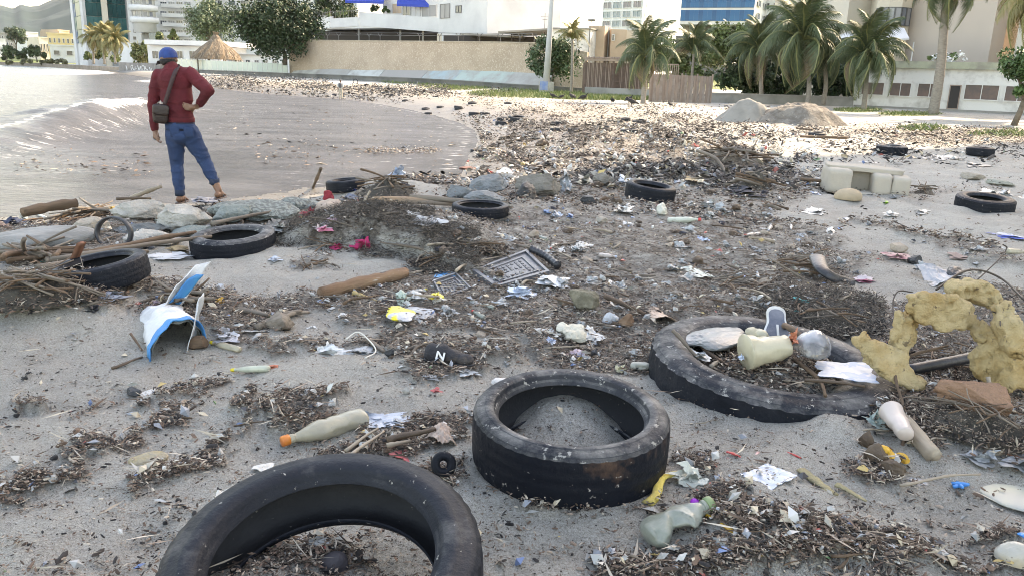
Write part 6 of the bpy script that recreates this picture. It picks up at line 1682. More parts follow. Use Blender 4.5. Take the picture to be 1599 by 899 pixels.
def chips(name, x, y, lo, hi, minpx, asp, label, seed, pal=PAL, w=None, lift=.012, zoff=None, pitch=.25, mat=None, z=None, hgt=.35, parent=None, dark=1.0, six=False):
    r = np.random.default_rng(seed); n = len(x)
    if z is None: z = Tz(x, y)
    dist = np.hypot(x, y); L = lo * (hi / lo) ** (r.random(n) ** 1.6); L = np.maximum(L, minpx * dist / F * r.uniform(.7, 1.6, n)); Wd = L * r.uniform(asp * .5, asp * 1.5, n)
    a = r.uniform(0, 2 * math.pi, n); pi_ = r.normal(0, pitch, n); ro = r.normal(0, .5, n)
    t = np.stack([np.cos(a) * np.cos(pi_), np.sin(a) * np.cos(pi_), np.sin(pi_)], -1)
    s0 = np.stack([-np.sin(a), np.cos(a), 0 * a], -1); u0 = np.cross(t, s0)
    s = s0 * np.cos(ro)[:, None] + u0 * np.sin(ro)[:, None]; u = np.cross(t, s)
    c = np.stack([x, y, z + np.abs(r.normal(0, 1, n)) * (lift + .0008 * dist) + np.abs(np.sin(pi_)) * L * .4], -1)
    h = (Wd * hgt)[:, None]; Lh = (L / 2)[:, None]; Wh = (Wd / 2)[:, None]; bend = (L * r.normal(0, .08, n))[:, None]
    P0 = c - t * Lh; P1 = c + t * Lh + s * bend
    V = np.stack([P0, c + s * Wh, P1, c - s * Wh, c + u * h + s * bend * .3], 1).reshape(-1, 3)
    if six:
        q = (s * Wh)[:, None]; j = r.uniform(.6, 1.0, (n, 4, 1)); A_, B_ = c - t * Lh * .55, c + t * Lh * .6 + s * bend * .6
        V = np.stack([P0, A_ + q[:, 0] * j[:, 0], B_ + q[:, 0] * j[:, 1], P1, B_ - q[:, 0] * j[:, 2], A_ - q[:, 0] * j[:, 3], c + u * h + s * bend * .3], 1).reshape(-1, 3)
    i = np.arange(n)[:, None] * (7 if six else 5)
    f = np.concatenate([i + np.array([[0, 1, 4]]), i + np.array([[1, 2, 4]]), i + np.array([[2, 3, 4]]), i + np.array([[3, 0, 4]])], 0)
    if six: f = np.concatenate([i + np.array([[a_, (a_ + 1) % 6, 6]]) for a_ in range(6)], 0)
    col = pal[r.choice(len(pal), n, p=w)] * r.uniform(.75, 1.3, n)[:, None] * dark
    o = obj(name, mesh(name, V, f, mat or m_chip, False, np.repeat(col, 7 if six else 5, 0)), parent)
    return tag(o, label, None, None, 'stuff')
m_chip = M('debris_chips', (1, 1, 1), .85, tint=True)
x, y = scatter_px(170000, seed=3, power=1.0, base=.012)
near = np.hypot(x, y) < 9
chips('bark_chips', x[near], y[near], .006, .030, 1.9, .36, 'brown bark chips and leaves strewn on the near sand', 1, six=True, pitch=.18)
chips('debris_chips', x[~near], y[~near], .018, .085, 2.7, .38, 'brown debris strewn on the middle and far sand', 2, lift=.02)
x, y = scatter_px(95000, boxes=[(-60, 1660, 440, 940)], seed=5, power=1.0, base=.05)
chips('bark_crumbs', x, y, .004, .017, 1.0, .5, 'fine bark crumbs on the foreground sand', 3, lift=.006)
x, y = scatter_px(10000, seed=17, power=1.5, base=.004)
chips('bark_slabs', x, y, .018, .06, 3, .34, 'larger dark bark and leaf pieces among the debris', 21, pal=PAL[[0, 1, 4, 7, 7, 3]], lift=.012, hgt=.25, pitch=.16, six=True)
x, y = scatter_px(5200, seed=7, power=1.2, base=.008)
chips('twigs', x, y, .05, .16, 4, .035, 'thin twigs lying among the bark chips', 4, pal=PAL[[2, 3, 5, 0, 1, 5]] * 1.1, lift=.02, hgt=.8, pitch=.14)
# fine dark fibres matting the eroded bank in front of the pink cloth
x, y = scatter_px(30000, boxes=[(430, 600, 366, 396), (560, 680, 372, 412), (660, 750, 390, 436), (1180, 1380, 468, 530)], seed=8, dfun=lambda a, b: .6 + 0 * a)
chips('root_fibres', x, y, .02, .07, 2.2, .09, 'dark matted root fibres along the eroded debris bank', 5, pal=np.array([(.04, .034, .028), (.08, .066, .052), (.14, .12, .10), (.02, .018, .016)]), lift=.02, hgt=.6, pitch=.4)
# pale litter flecks in the sunlit strip
def litd(px, py):
    d = np.zeros_like(px)
    for cx, cy, rx, ry, am in ((950, 225, 280, 60, 1), (1050, 260, 260, 40, .7), (760, 215, 70, 50, .9), (900, 180, 350, 18, .55), (1150, 330, 160, 60, .18), (850, 380, 300, 70, .10), (1250, 320, 120, 50, .2), (1450, 230, 200, 30, .2), (650, 145, 200, 10, .5), (1300, 210, 300, 14, .4), (600, 239, 60, 7, .6), (660, 290, 50, 6, .6)):
        d = np.maximum(d, am * np.clip(1.2 - ((px - cx) / rx) ** 2 - ((py - cy) / ry) ** 2, 0, 1))
    return d
cl = lambda a, b, s_, t_: np.clip((fbm2(a / 30, b / 8, 4, s_) - t_) * 6, 0, 1)
x, y = scatter_px(20000, boxes=[(480, 1640, 132, 300)], seed=19, dfun=lambda a, b: np.clip(litd(a, b) * 1.3, 0, 1) * cl(a, b, 71, .44))
chips('sunlit_debris', x, y, .04, .20, 3.4, .34, 'brown driftwood and weed in clumps along the sunlit strip', 22, pal=PAL[[0, 1, 2, 4, 6, 7, 3]] * .35 + PAL[[0, 1, 2, 4, 6, 7, 3]].mean(1)[:, None] * .5, lift=.05, pitch=.3, six=True)
x, y = scatter_px(4000, boxes=[(480, 1620, 130, 300)], seed=9, dfun=lambda a, b: litd(a, b) * np.clip((fbm2(a / 22, b / 7, 3, 61) - .42) * 4.5, .06, 1))
LP = np.array([(.42, .42, .40), (.30, .30, .29), (.26, .28, .31), (.32, .29, .24), (.12, .18, .32), (.40, .10, .08), (.14, .26, .12), (.42, .30, .12), (.04, .04, .045), (.45, .38, .28)])
chips('plastic_flecks', x, y, .03, .20, 2.6, .6, 'small plastic scraps mixed into the sunlit debris strip', 6, pal=LP, w=[.22, .18, .08, .18, .015, .015, .01, .015, .12, .165], lift=.04, pitch=.5, mat=M('scrap_plastic', (1, 1, 1), .4, tint=True))
x, y = scatter_px(4200, boxes=[(-60, 1660, 290, 930)], seed=10, dfun=lambda a, b: np.clip(density_px(a, b) + .03, 0, 1))
chips('small_scraps', x, y, .010, .075, 2.5, .6, 'little scraps of plastic and shell on the near sand', 7, pal=LP, w=[.26, .2, .12, .15, .02, .02, .01, .02, .05, .15], lift=.012, pitch=.4, mat=M('scrap_plastic'))
# dark pebbly debris along the waterline by the sea wall
x, y = scatter_px(6000, boxes=[(330, 520, 124, 142), (250, 400, 122, 134), (480, 700, 136, 150)], seed=12, dfun=lambda a, b: .7 + 0 * a)
chips('wrack', x, y, .1, .4, 2, .5, 'dark seaweed and debris along the distant waterline', 8, pal=np.array([(.05, .05, .055), (.09, .085, .08), (.2, .18, .15), (.4, .37, .33)]), w=[.4, .3, .2, .1], lift=.06)
# chips that floated into the water
def wpts(n, boxes, seed):
    r = np.random.default_rng(seed); b = np.array(boxes)[r.integers(0, len(boxes), n)]; a = b[:, 0] + (b[:, 1] - b[:, 0]) * r.random(n); c = b[:, 2] + (b[:, 3] - b[:, 2]) * np.clip(r.normal(.5, .22, n), 0, 1)
    q = [P(u, v, WATER_Z) for u, v in zip(a, c)]; q = [p for p in q if sea_sd(np.array([p.x]), np.array([p.y]))[0] < .4]; return np.array([p.x for p in q]), np.array([p.y for p in q])
x, y = wpts(1100, [(20, 240, 236, 285), (560, 690, 232, 244), (620, 720, 272, 292), (400, 560, 215, 270), (340, 720, 160, 262), (240, 700, 150, 230)], 3)
chips('floating_debris', x, y, .04, .22, 3, .25, 'dark bits of driftwood floating on the muddy water', 9, z=np.full(len(x), WATER_Z + .02), lift=.01, pitch=.1)
x, y = wpts(900, [(575, 680, 232, 244), (630, 705, 274, 292)], 4)
chips('floating_litter', x, y, .03, .1, 3, .4, 'brown and pale litter raft floating near the rocks', 10, pal=np.concatenate([PAL, LP[:4]]), z=np.full(len(x), WATER_Z + .03), lift=.01, pitch=.2)
# debris inside the two big foreground tyres
def disk(n, c, R, seed, k=.5):
    r = np.random.default_rng(seed); a = r.uniform(0, 2 * math.pi, n); q = R * r.random(n) ** k; return c[0] + q * np.cos(a), c[1] + q * np.sin(a)
c2 = T2.location
x, y = disk(2300, (c2.x, c2.y), .28, 5); chips('tyre_chips', x, y, .006, .03, 1.5, .4, 'brown chips caught inside the bottom foreground tyre', 11, lift=.02)
c3 = T3.location
x, y = disk(5200, (c3.x - .05, c3.y), .40, 6); chips('tyre_filling', x, y, .008, .045, 1.6, .34, 'dark chips and sticks filling the huge truck tyre', 12, lift=.02)
# grass blades
def grass(px0, px1, py0, py1, n, seed, label, hgt=.35, cols=((.09, .13, .035), (.17, .20, .06))):
    r = np.random.default_rng(seed); X = []; Y = []
    for cx, cy, rx, ry in GRASS:
        if not (px0 <= cx <= px1): continue
        m = n // 6; a = r.uniform(0, 2 * math.pi, m); q = r.random(m) ** .5; px = cx + np.cos(a) * q * rx; py = cy + np.sin(a) * q * ry
        v = np.stack([(px - 799.5) / F, -(py - 449.5) / F, -np.ones(m)], -1) @ RMn.T; t = -HC / v[:, 2]; ok = (v[:, 2] < -.008); X.append((v[:, 0] * t)[ok]); Y.append((v[:, 1] * t)[ok])
    x, y = np.concatenate(X), np.concatenate(Y); n = len(x); z = T(x, y); a = r.uniform(0, 6.28, n); h = hgt * r.uniform(.4, 1.2, n); w = .035
    dx, dy = np.cos(a) * w, np.sin(a) * w
    V = np.stack([np.stack([x - dx, y - dy, z - .02], -1), np.stack([x + dx, y + dy, z - .02], -1), np.stack([x + r.normal(0, .12, n), y + r.normal(0, .12, n), z + h], -1)], 1).reshape(-1, 3)
    k = r.random(n)[:, None]; col = np.array(cols[0]) * (1 - k) + np.array(cols[1]) * k
    tag(obj('grass', mesh('grass', V, np.arange(n * 3).reshape(-1, 3), m_leaf, False, np.repeat(col, 3, 0))), label, None, None, 'stuff')
grass(600, 1100, 0, 0, 30000, 3, 'green grass in front of the pebbled wall', .3); grass(1300, 1650, 0, 0, 2500, 4, 'sparse grass before the shabby white building', .16)

# tangled heaps: a mound of its own plus the branches and scraps woven through it
def heap(x0, x1, y0, y1, label, seed, mat, nst, pal=None, hr=.6, stick=(wd_grey, wd_brown), srad=.012, slen=.45, fib=1500, spread=1.0, chipl=(.010, .05)):
    c, w, d, h, s, a = fit(x0, x1, y0, y1, hr); d = max(d, w * .35)
    t = empty('debris_heap', c, a, label, 'debris heap')
    na, nr = 44, 18; A_, R2 = np.meshgrid(np.linspace(0, 2 * math.pi, na, endpoint=False), np.linspace(0, 1, nr))
    X = R2 * np.cos(A_); Y = R2 * np.sin(A_)
    hg = (1 - R2 ** 1.6) * (1 - .0 * R2) * (.55 + .8 * fbm2(X * 2 + seed, Y * 2, 3, seed)) ; Z = hg * h * .78 + (fbm2(X * 9, Y * 9 + seed, 3, seed) - .5) * h * .30
    v = np.stack([X * w / 2, Y * d / 2, Z - .03], -1).reshape(-1, 3); obj('mound', mesh('mound', v, grid_faces(nr, na, True)[:, ::-1], mat), t)
    r = np.random.default_rng(seed); wR = R2.reshape(-1); k = r.choice(len(v), fib, p=wR / wR.sum())
    jit = r.normal(0, .02, (len(k), 3)) * np.array([2, 2, .6]); q = v[k] + jit
    chips('fibre', q[:, 0], q[:, 1], chipl[0], chipl[1], 1.3, .24, None, seed, dark=.8, z=q[:, 2], pal=PAL if pal is None else pal, lift=.012, pitch=.5, parent=t, hgt=.5)
    for i in range(nst):
        aa = r.uniform(0, math.pi); rr = r.uniform(0, .75); bb = r.uniform(0, 6.28); L = slen * r.uniform(.5, 1.4)
        me = stick_mesh(L, srad * r.uniform(.5, 1.5), seed * 50 + i, .10, stick[i % len(stick)], 'branch', 9, 6)
        px_, py_ = rr * math.cos(bb) * w / 2 * spread, rr * math.sin(bb) * d / 2 * spread
        obj('branch', me, t, (px_, py_, h * .78 * (1 - rr ** 1.6) * .9 + .01), (0, r.normal(0, .22), aa))
    return t
heap(-20, 152, 428, 500, 'grey brown heap of tangled branches at the left edge', 1, m_fibre, 40, srad=.007, slen=.42, fib=2600)
heap(558, 652, 266, 318, 'pointed heap of muddy roots and rags behind the driftwood log', 2, m_fibre, 20, srad=.010, slen=.42, fib=1500, pal=PAL[[3, 5, 2, 4, 7]])
heap(1404, 1640, 622, 700, 'dark fibrous heap below the orange brown rock', 3, m_fibre, 18, srad=.004, slen=.26, fib=4200, hr=.5, pal=PAL[[3, 5, 2, 4, 7, 1]] )
heap(1385, 1600, 530, 600, 'brown twiggy debris under the yellow foam', 4, m_mulch, 30, srad=.004, slen=.26, fib=5200, hr=.12)
heap(90, 200, 312, 345, 'heap of thin dark sticks behind the tan rock', 5, m_mulch, 30, srad=.012, slen=.6, fib=900, hr=.6)
heap(0, 100, 385, 415, 'pile of brown sticks in front of the white rock at the left edge', 6, m_mulch, 20, srad=.016, slen=.7, fib=900, hr=.4)
heap(440, 575, 374, 394, 'eroded dark bank of matted roots left of the magenta cloths', 7, m_fibre, 8, srad=.006, slen=.3, fib=2600, hr=.4, pal=PAL[[4, 7, 1, 3]])
heap(640, 725, 396, 416, 'eroded dark bank of matted roots right of the magenta cloths', 8, m_fibre, 12, srad=.006, slen=.35, fib=2800, hr=.4, pal=PAL[[4, 7, 1, 3]])
heap(1195, 1370, 466, 520, 'dark root mat behind the huge truck tyre', 9, m_fibre, 12, srad=.006, slen=.3, fib=3200, hr=.4, pal=PAL[[4, 7, 3, 5]])
heap(700, 790, 380, 394, 'low ridge of brown twigs behind the grey plastic trays', 10, m_mulch, 12, srad=.006, slen=.4, fib=2400, hr=.4)
heap(448, 535, 402, 422, 'small star of brown leaves on the bare sand left of centre', 11, m_mulch, 10, srad=.008, slen=.25, fib=500, hr=.3)
heap(1150, 1205, 258, 298, 'stump like grey brown heap with hanging fibres near the shade edge', 12, m_fibre, 10, srad=.02, slen=.5, fib=700, hr=.8)
heap(1085, 1190, 226, 262, 'sunlit tangle of roots at the edge of the shade', 13, m_mulch, 30, srad=.015, slen=.9, fib=1100, hr=.7)
heap(1085, 1240, 380, 470, 'broad low drift of leaf litter in the middle right', 14, m_mulch, 24, srad=.006, slen=.35, fib=5000, hr=.10)
heap(1200, 1310, 335, 470, 'broad low drift of leaf litter at the right of the debris field', 15, m_mulch, 22, srad=.007, slen=.35, fib=5000, hr=.08)
heap(235, 345, 448, 482, 'heap of small sticks behind the blue and white sack', 16, m_mulch, 20, srad=.010, slen=.30, fib=1100, hr=.4)
heap(1420, 1470, 205, 215, 'flat sunlit patch of leaf litter near the shabby building', 17, m_mulch, 6, srad=.02, slen=1.0, fib=300, hr=.3)
heap(960, 1070, 868, 905, 'patch of pale and brown bark chips at the bottom edge', 19, m_mulch, 5, srad=.004, slen=.10, fib=900, hr=.2, chipl=(.012, .05))
heap(1250, 1400, 852, 900, 'bark chip drift with a white shell at the bottom right', 20, m_mulch, 6, srad=.004, slen=.14, fib=1000, hr=.2, chipl=(.012, .05))
# named things on the sand, near to far
# --- bottles
bottle(443, 700, 572, 662, 21, pl_cream, pl_orange, 'cream plastic bottle with an orange cap lying left of the big tyre', 1, .8, .16)
bottle(1108, 800, 1008, 852, 33, pl_green, M('dull_green_cap', (.20, .27, .13), .5), 'crushed grey green bottle with a green cap near the bottom edge', 2, .62, .42)
bottle(330, 538, 375, 550, 7, pl_cream, pl_yellow, 'small pale bottle with a yellow cap beside the blue and white sack', 4, .8, .2)
bottle(363, 581, 420, 579, 7, M('pale_green_bottle', (.42, .44, .34), .4, (.34, .35, .28), 9.0, dust=(.36, .35, .31), damt=.4), pl_yellow, 'pale green bottle half sunk in the sand left of the orange scrap', 5, .8, .1)
bottle(1093, 351, 1042, 348, 6, M('white_green_bottle', (.48, .50, .42), .35, (.38, .40, .34), 7.0), pl_red, 'pale green bottle with a red cap in the middle right debris', 6, .85, .12)
bottle(1600, 398, 1572, 396, 6, pl_cream, pl_cream, 'cream bottle cut by the right edge beside the dark streak', 8, .8, .1)
# the things lying in the truck tyre
J1 = bottle(1160, 582, 1224, 572, 29, pl_jug, pl_yellow, 'cut yellowed plastic jug with a grey base lying in the huge truck tyre', 9, .85, .30, False, 'tub', lift=.05)
bottle(1160, 548, 1186, 562, 11, pl_jug, pl_yellow, 'small yellowish bottle with a ribbed yellow cap behind the cut jug', 90, .9, .2, lift=.10)
litter('bottle', 1072, 1156, 508, 572, M('muddy_clear_bottle', (.21, .22, .225), .35, (.13, .14, .14), 5.0, 6.0, .4, .6, bump=.3, bscale=22, dust=(.36, .35, .33), damt=.4), 'crushed clear bottle smeared with grey mud on the left inside the truck tyre', 'bottle', 10, .25, freq=1.1, sharp=.32, rz=-.6, lift=.09)
litter('cup', 1233, 1290, 532, 592, M('clear_cup', (.38, .39, .42), .12, (.14, .14, .14), 3.0, 4.0, .45, .55, coat=.5, alpha=.75), 'clear plastic dome with a dark inside beside the orange cloth', 'lid', 11, .6, freq=.8, sharp=.14, lift=.10)
litter('cloth', 1221, 1242, 544, 582, M('salmon_cloth', (.56, .22, .13), .8, (.45, .16, .1), 6.0, bump=.4), 'salmon coloured scrap between the yellowed jug and the clear dome', 'cloth', 12, .7, lift=.13)
litter('plastic_bag', 1069, 1106, 562, 598, pl_white, 'white plastic scrap inside the left of the truck tyre', 'plastic bag', 13, .4, lift=.08)
litter('wrapper', 1270, 1356, 594, 628, M('white_blue_print', (.34, .38, .44), .4, (.18, .27, .42), 9.0, 3.0, .52, .56), 'white wrapper with pale blue print lying on the right rim of the truck tyre', 'wrapper', 14, .18, 'sheet', .2, lift=.10, ragged=.28)
litter('scrap', 1148, 1160, 576, 590, pl_blue, 'tiny pale blue cap beside the yellowed jug', 'cap', 15, .6, lift=.09)
ground_stick((1256, 595), (1350, 604), 3.5, wd_dark, 'dark stick pointing right under the white and blue wrapper', 16, .16, .16)
ground_stick((1240, 560), (1290, 620), 4, wd_brown, 'brown stick crossing behind the dark stick in the truck tyre', 17, .14, .12)
ground_stick((1050, 518), (1090, 560), 3.5, wd_grey, 'grey stick leaning on the left rim of the truck tyre', 18, .24, .14)
ground_stick((1060, 520), (1145, 575), 4, wd_brown, 'long brown stick lying inside the left of the truck tyre', 19, .14, .11)
ground_stick((1225, 512), (1275, 540), 6, wd_brown, 'curved brown bark piece on the far rim of the truck tyre', 20, .16, .2, .25)
ground_stick((1110, 575), (1140, 560), 4, wd_pale, 'short pale stick in the middle of the truck tyre', 21, .10, .10)
# shoe sole standing on the far rim
def sole(px, py, wpx, hpx, label):
    g = P(px, py, .16); s = mpp(g); w = wpx * s; L = .26
    o = empty('shoe_sole', g, -.12, label, 'shoe sole'); o.rotation_euler = (math.radians(38), 0, math.radians(-8))
    u = np.linspace(0, 1, 40); half = .5 * w * np.array([.55 + .0 * t for t in u])
    def outl(k, n=44):
        pts = []
        for i in range(n):
            a = 2 * math.pi * i / n; y = math.cos(a); t = (y + 1) / 2
            ww = (.40 + .12 * math.cos(math.pi * 2 * (t - .12)) + .02 * t) * w * 1.05
            pts.append((math.sin(a) * ww * k, y * L / 2 * k))
        return pts
    def slab(k, z0, z1, nm, m):
        p = outl(k); n = len(p); v = [(a, b, z0) for a, b in p] + [(a, b, z1) for a, b in p]; f = [(i, (i + 1) % n, n + (i + 1) % n, n + i) for i in range(n)] + [tuple(range(n))[::-1], tuple(range(n, 2 * n))]
        me = mesh(nm, v, f, m, False); q = obj(nm, me, o); b = q.modifiers.new('b', 'BEVEL'); b.width = .004; b.segments = 2; return q
    slab(1.0, 0, .028, 'rim', M('dirty_white_rubber', (.60, .60, .58), .6, (.46, .45, .42), 9)); slab(.80, .0285, .032, 'insole', M('grey_blue_insole', (.10, .115, .15), .8, (.17, .18, .21), 8.0, 5, .4, .6, bump=.4))
    MB().box((.0, -.045, .034), (.013, .075, .004)).obj('stripe', M('white_print', (.62, .62, .6), .6), o)
    return o
sole(1212, 534 - 24, 48, 52, 'grey shoe insole with a white rim and stripe on the truck tyre')
# turquoise scraps
litter('scrap', 1236, 1262, 462, 474, pl_teal, 'upper turquoise plastic scrap behind the shoe sole', 'scrap', 22, .5)
litter('scrap', 1231, 1256, 477, 493, pl_teal, 'lower turquoise plastic scrap just above the shoe sole', 'scrap', 23, .5)
# --- yellow foam rubber seat torn open
YD = 3.74
def foam_slab(name, pts_, d, th, parent, seed, tiltk=0.0, mat=foam_y):
    p3 = [(q[0], q[1], q[2] if len(q) > 2 else 0) for q in pts_]; r = random.Random(seed); pj = []
    for a_, b_ in zip(p3, p3[1:] + p3[:1]):          # torn edge
        pj.append(a_)
        for t in (.33, .66): pj.append(tuple(a_[i] + (b_[i] - a_[i]) * t + (r.uniform(-3, 3) if i < 2 else 0) for i in range(3)))
    pw = [W(*q) for q in [(x, y, d + k) for x, y, k in pj]]
    n = len(pw); mb = MB(); v = [tuple(p + Vector((0, -th / 2, 0))) for p in pw] + [tuple(p + Vector((0, th / 2, 0))) for p in pw]
    bm = bmesh.new(); vs_ = [bm.verts.new(q) for q in v]
    bm.faces.new(vs_[:n]); bm.faces.new(vs_[n:][::-1])
    for i in range(n): bm.faces.new((vs_[i], vs_[i + n], vs_[(i + 1) % n + n], vs_[(i + 1) % n]))
    bmesh.ops.triangulate(bm, faces=bm.faces[:]); bmesh.ops.recalc_face_normals(bm, faces=bm.faces[:])
    bm.verts.index_update(); mb.add([tuple(q.co) for q in bm.verts], [tuple(w.index for w in q.verts) for q in bm.faces]); bm.free()
    vv, ff = fuse(mb, .009, 1); vv = vv + normals(vv, ff) * .012; vv = vv - normals(vv, ff) * (np.maximum(.07 - np.abs(fbm3(vv, 5, 2, seed + 3) - .5), 0) * .2 + np.maximum(fbm3(vv, 26, 2, seed + 4) - .58, 0) * .10)[:, None]; vv = roughen(vv, ff, .013, 7, seed); vv = roughen(vv, ff, .016, 22, seed + 5); vv = roughen(vv, ff, .005, 45, seed + 1)
    return obj(name, mesh(name, vv - np.array(tuple(parent.location)), ff, mat), parent)
fy = empty('foam_cushion', G(1470, 600), 0, 'torn yellow foam rubber seat arching over twigs at the right edge', 'foam')
foam_slab('foam_piece', [(1337, 530, .0), (1352, 521), (1372, 540), (1394, 546), (1410, 550), (1418, 580), (1442, 598, -.06), (1428, 608, -.1), (1392, 594, -.1), (1356, 570, -.06), (1345, 550)], YD - .05, .05, fy, 1)
foam_slab('foam_piece', [(1392, 548), (1398, 520), (1404, 492), (1426, 492, .12), (1424, 520, .1), (1412, 552)], YD, .06, fy, 2)
foam_slab('foam_piece', [(1421, 462), (1452, 461), (1486, 462), (1512, 478, .1), (1520, 492, .15), (1496, 515), (1466, 514), (1436, 502), (1419, 490)], YD + .02, .05, fy, 3)
foam_slab('foam_piece', [(1480, 458, .1), (1492, 442, .1), (1516, 439, .15), (1548, 452, .2), (1570, 470, .15), (1564, 480, .12), (1536, 474, .2), (1508, 460, .15), (1494, 466, .1)], YD + .12, .10, fy, 4)
foam_slab('foam_piece', [(1498, 490, .1), (1516, 488, .1), (1546, 512), (1560, 530), (1548, 540), (1526, 522), (1504, 505, .1)], YD + .05, .07, fy, 5)
foam_slab('foam_piece', [(1556, 478, .1), (1572, 470, .1), (1584, 500), (1594, 540, -.05), (1586, 556, -.06), (1570, 546, -.05), (1562, 515)], YD - .06, .09, fy, 6)
foam_slab('foam_piece', [(1534, 526, .06), (1556, 522), (1592, 538), (1640, 520, .1), (1645, 600, -.08), (1600, 608, -.1), (1582, 598, -.1), (1570, 606, -.1), (1550, 604, -.08), (1545, 590), (1517, 576), (1519, 556)], YD - .02, .05, fy, 7)
ground_stick((1378, 555), (1432, 462), 3.4, wd_grey, 'grey branch leaning up along the left arm of the yellow foam', 30, .0, .34, .12)
ground_stick((1407, 700), (1470, 540), 3.2, wd_brown, 'forked thin branch rising in front of the yellow foam', 31, .0, .24, .14)
ground_stick((1542, 590), (1556, 655), 3.6, wd_pale, 'bare pale stick standing in front of the orange brown rock', 32, .20, .02, .1)
ground_stick((1440, 600), (1390, 650), 2.6, wd_brown, 'curved brown twig at the left foot of the yellow foam', 33, .08, .0, .25)
p_ = ground_stick((1416, 583), (1522, 562), 8.5, pl_black, 'black plastic pipe lying under the yellow foam arch', 34, .05, .09, .0, 'pipe', 'pipe', None, 0, 16, 1, 0)
litter('scrap', 1410, 1426, 602, 611, pl_yellow, 'bright yellow scrap below the black pipe', 'scrap', 35, .4)
def wire(pts_, d, r, label, mat):
    L_ = smooth_line([W(x, y, d + k) for x, y, k in pts_], 8); o = MB().tube(L_, r, 6).obj('wire', mat, None, True); return tag(o, label, 'wire')
wr_m = M('dark_wire', (.06, .045, .035), .6)
wire([(1403, 512, .5), (1394, 478, .7), (1402, 455, .8), (1425, 456, .8)], YD, .004, 'thin curved wire left of the yellow foam arch', wr_m)
wire([(1462, 452, .3), (1500, 426, .5), (1530, 422, .6), (1565, 436, .6), (1600, 468, .3)], YD, .006, 'long thick wire arching above the yellow foam', wr_m)
wire([(1525, 438, .6), (1560, 405, .8), (1572, 388, .9), (1566, 382, .9)], YD, .004, 'thin wire sticking up behind the yellow foam', wr_m)
wire([(1530, 500, .0), (1545, 486, .1), (1560, 492, .1), (1562, 508, 0)], YD - .1, .003, 'small loop of wire inside the foam arch', wr_m)
# --- right foreground group
ground_stick((1400, 660), (1456, 720), 14, wd_pale, 'pale sawn log lying diagonally at the lower right', 40, .05, .0, .03, 'log', 'log', None, .08, 14, 1, .05)
bottle(1386, 668, 1410, 706, 19, M('milky_bottle', (.50, .43, .39), .3, (.40, .33, .29), 3.0, 5.0, .45, .65), pl_amber, 'milky white bottle on its side beside the pale sawn log', 41, .8, .28, False, 'tub', lift=.05)
litter('bracket', 1367, 1394, 700, 725, pl_amber, 'left amber plastic piece under the milky white bottle', 'plastic part', 42, .7, lift=.03)
litter('bracket', 1394, 1418, 706, 727, pl_amber, 'right amber plastic piece under the milky white bottle', 'plastic part', 43, .7, lift=.02)
rock(1339, 1362, 670, 700, wd_dark, 'dark brown round knob of wood left of the milky bottle', 44, .8, False, .25, None, 'wood', 'wood_knot')
rock(1348, 1386, 690, 728, wd_dark, 'dark brown gnarled wood under the amber plastic pieces', 45, .8, False, .35, None, 'wood', 'wood_knot')
rock(1372, 1412, 718, 746, wd_dark, 'lowest dark brown gnarled wood lump at the lower right', 46, .8, False, .3, None, 'wood', 'wood_knot')
litter('plastic_bag', 1346, 1396, 635, 670, M('grey_teal_film', (.24, .32, .31), .4, (.34, .40, .38), 9.0, 5, .4, .6, bump=.6, bscale=24), 'crumpled grey teal plastic ball right of the truck tyre', 'plastic bag', 47, .75)
litter('plastic_bag', 1400, 1446, 738, 756, pl_grey, 'flat clear plastic film below the milky bottle', 'plastic film', 48, .3)
ground_stick((1250, 738), (1302, 778), 9, M('lichen_bark', (.34, .29, .16), .9, (.22, .19, .12), 7.0, 7, .4, .62, bump=1.0, bscale=30), 'yellowish bark plank lying on the lower right sand', 49, .02, .02, .02, 'bark', 'bark', None, .1, 10, .35)
ground_stick((1305, 760), (1352, 786), 7, M('lichen_bark'), 'shorter grey brown bark strip touching the yellowish plank', 50, .02, .01, .03, 'bark', 'bark', None, .5, 10, .35)
ground_stick((1214, 706), (1250, 716), 3.2, pl_red, 'thin red plastic strip left of the dark wood knots', 51, .01, 0, .05, 'strip', 'plastic_strip', None, .6)
ground_stick((1134, 707), (1172, 724), 3.4, pl_red, 'red strap end left of the white and blue wrapper on the sand', 52, .03, .01, .15, 'strap', 'plastic_strap', None, .3, 6, .5)
ground_stick((1150, 720), (1184, 706), 3.4, M('pale_red_strap', (.6, .35, .33), .5), 'pale red strap end crossing the red one', 53, .01, .03, .15, 'strap', 'plastic_strap', None, .3, 6, .5)
litter('wrapper', 1172, 1228, 722, 758, M('white_wrapper', (.48, .51, .56), .3, (.34, .40, .50), 8), 'white and blue wrapper held by red straps on the lower right sand', 'wrapper', 54, .2, 'sheet', -.6)
litter('plastic_bag', 1046, 1096, 705, 768, M('off_white_film', (.52, .54, .48), .35, (.42, .44, .38), 6.0, 6, .4, .6, bump=.5, bscale=30), 'crumpled off white film against the right side of the sand filled tyre', 'plastic bag', 55, .5, freq=1.3, rz=-.9)
ground_stick((1010, 790), (1060, 742), 8.5, M('yellow_foam_strip', (.62, .48, .10), .8, (.58, .46, .22), 8.0, bump=.5), 'curved yellow foam strip beside the sand filled tyre', 56, .012, .03, .13, 'foam strip', 'foam_strip', None, .25, 12, .55)
v_, f_ = ico(3); v_ = roughen(v_, [tuple(q) for q in f_], .12, 2.5, 4)
g = G(1085, 790); tag(obj('ball', mesh('ball', v_ * .018, f_, pl_purple), None, g + Vector((0, 0, .014))), 'small purple ball above the green bottle cap', 'ball')
ground_stick((1103, 807), (1166, 840), 4.6, pl_amber, 'amber plastic stick right of the crushed grey green bottle', 58, .06, .05, .10, 'plastic stick', 'plastic_stick', None, .3, 10, .7)
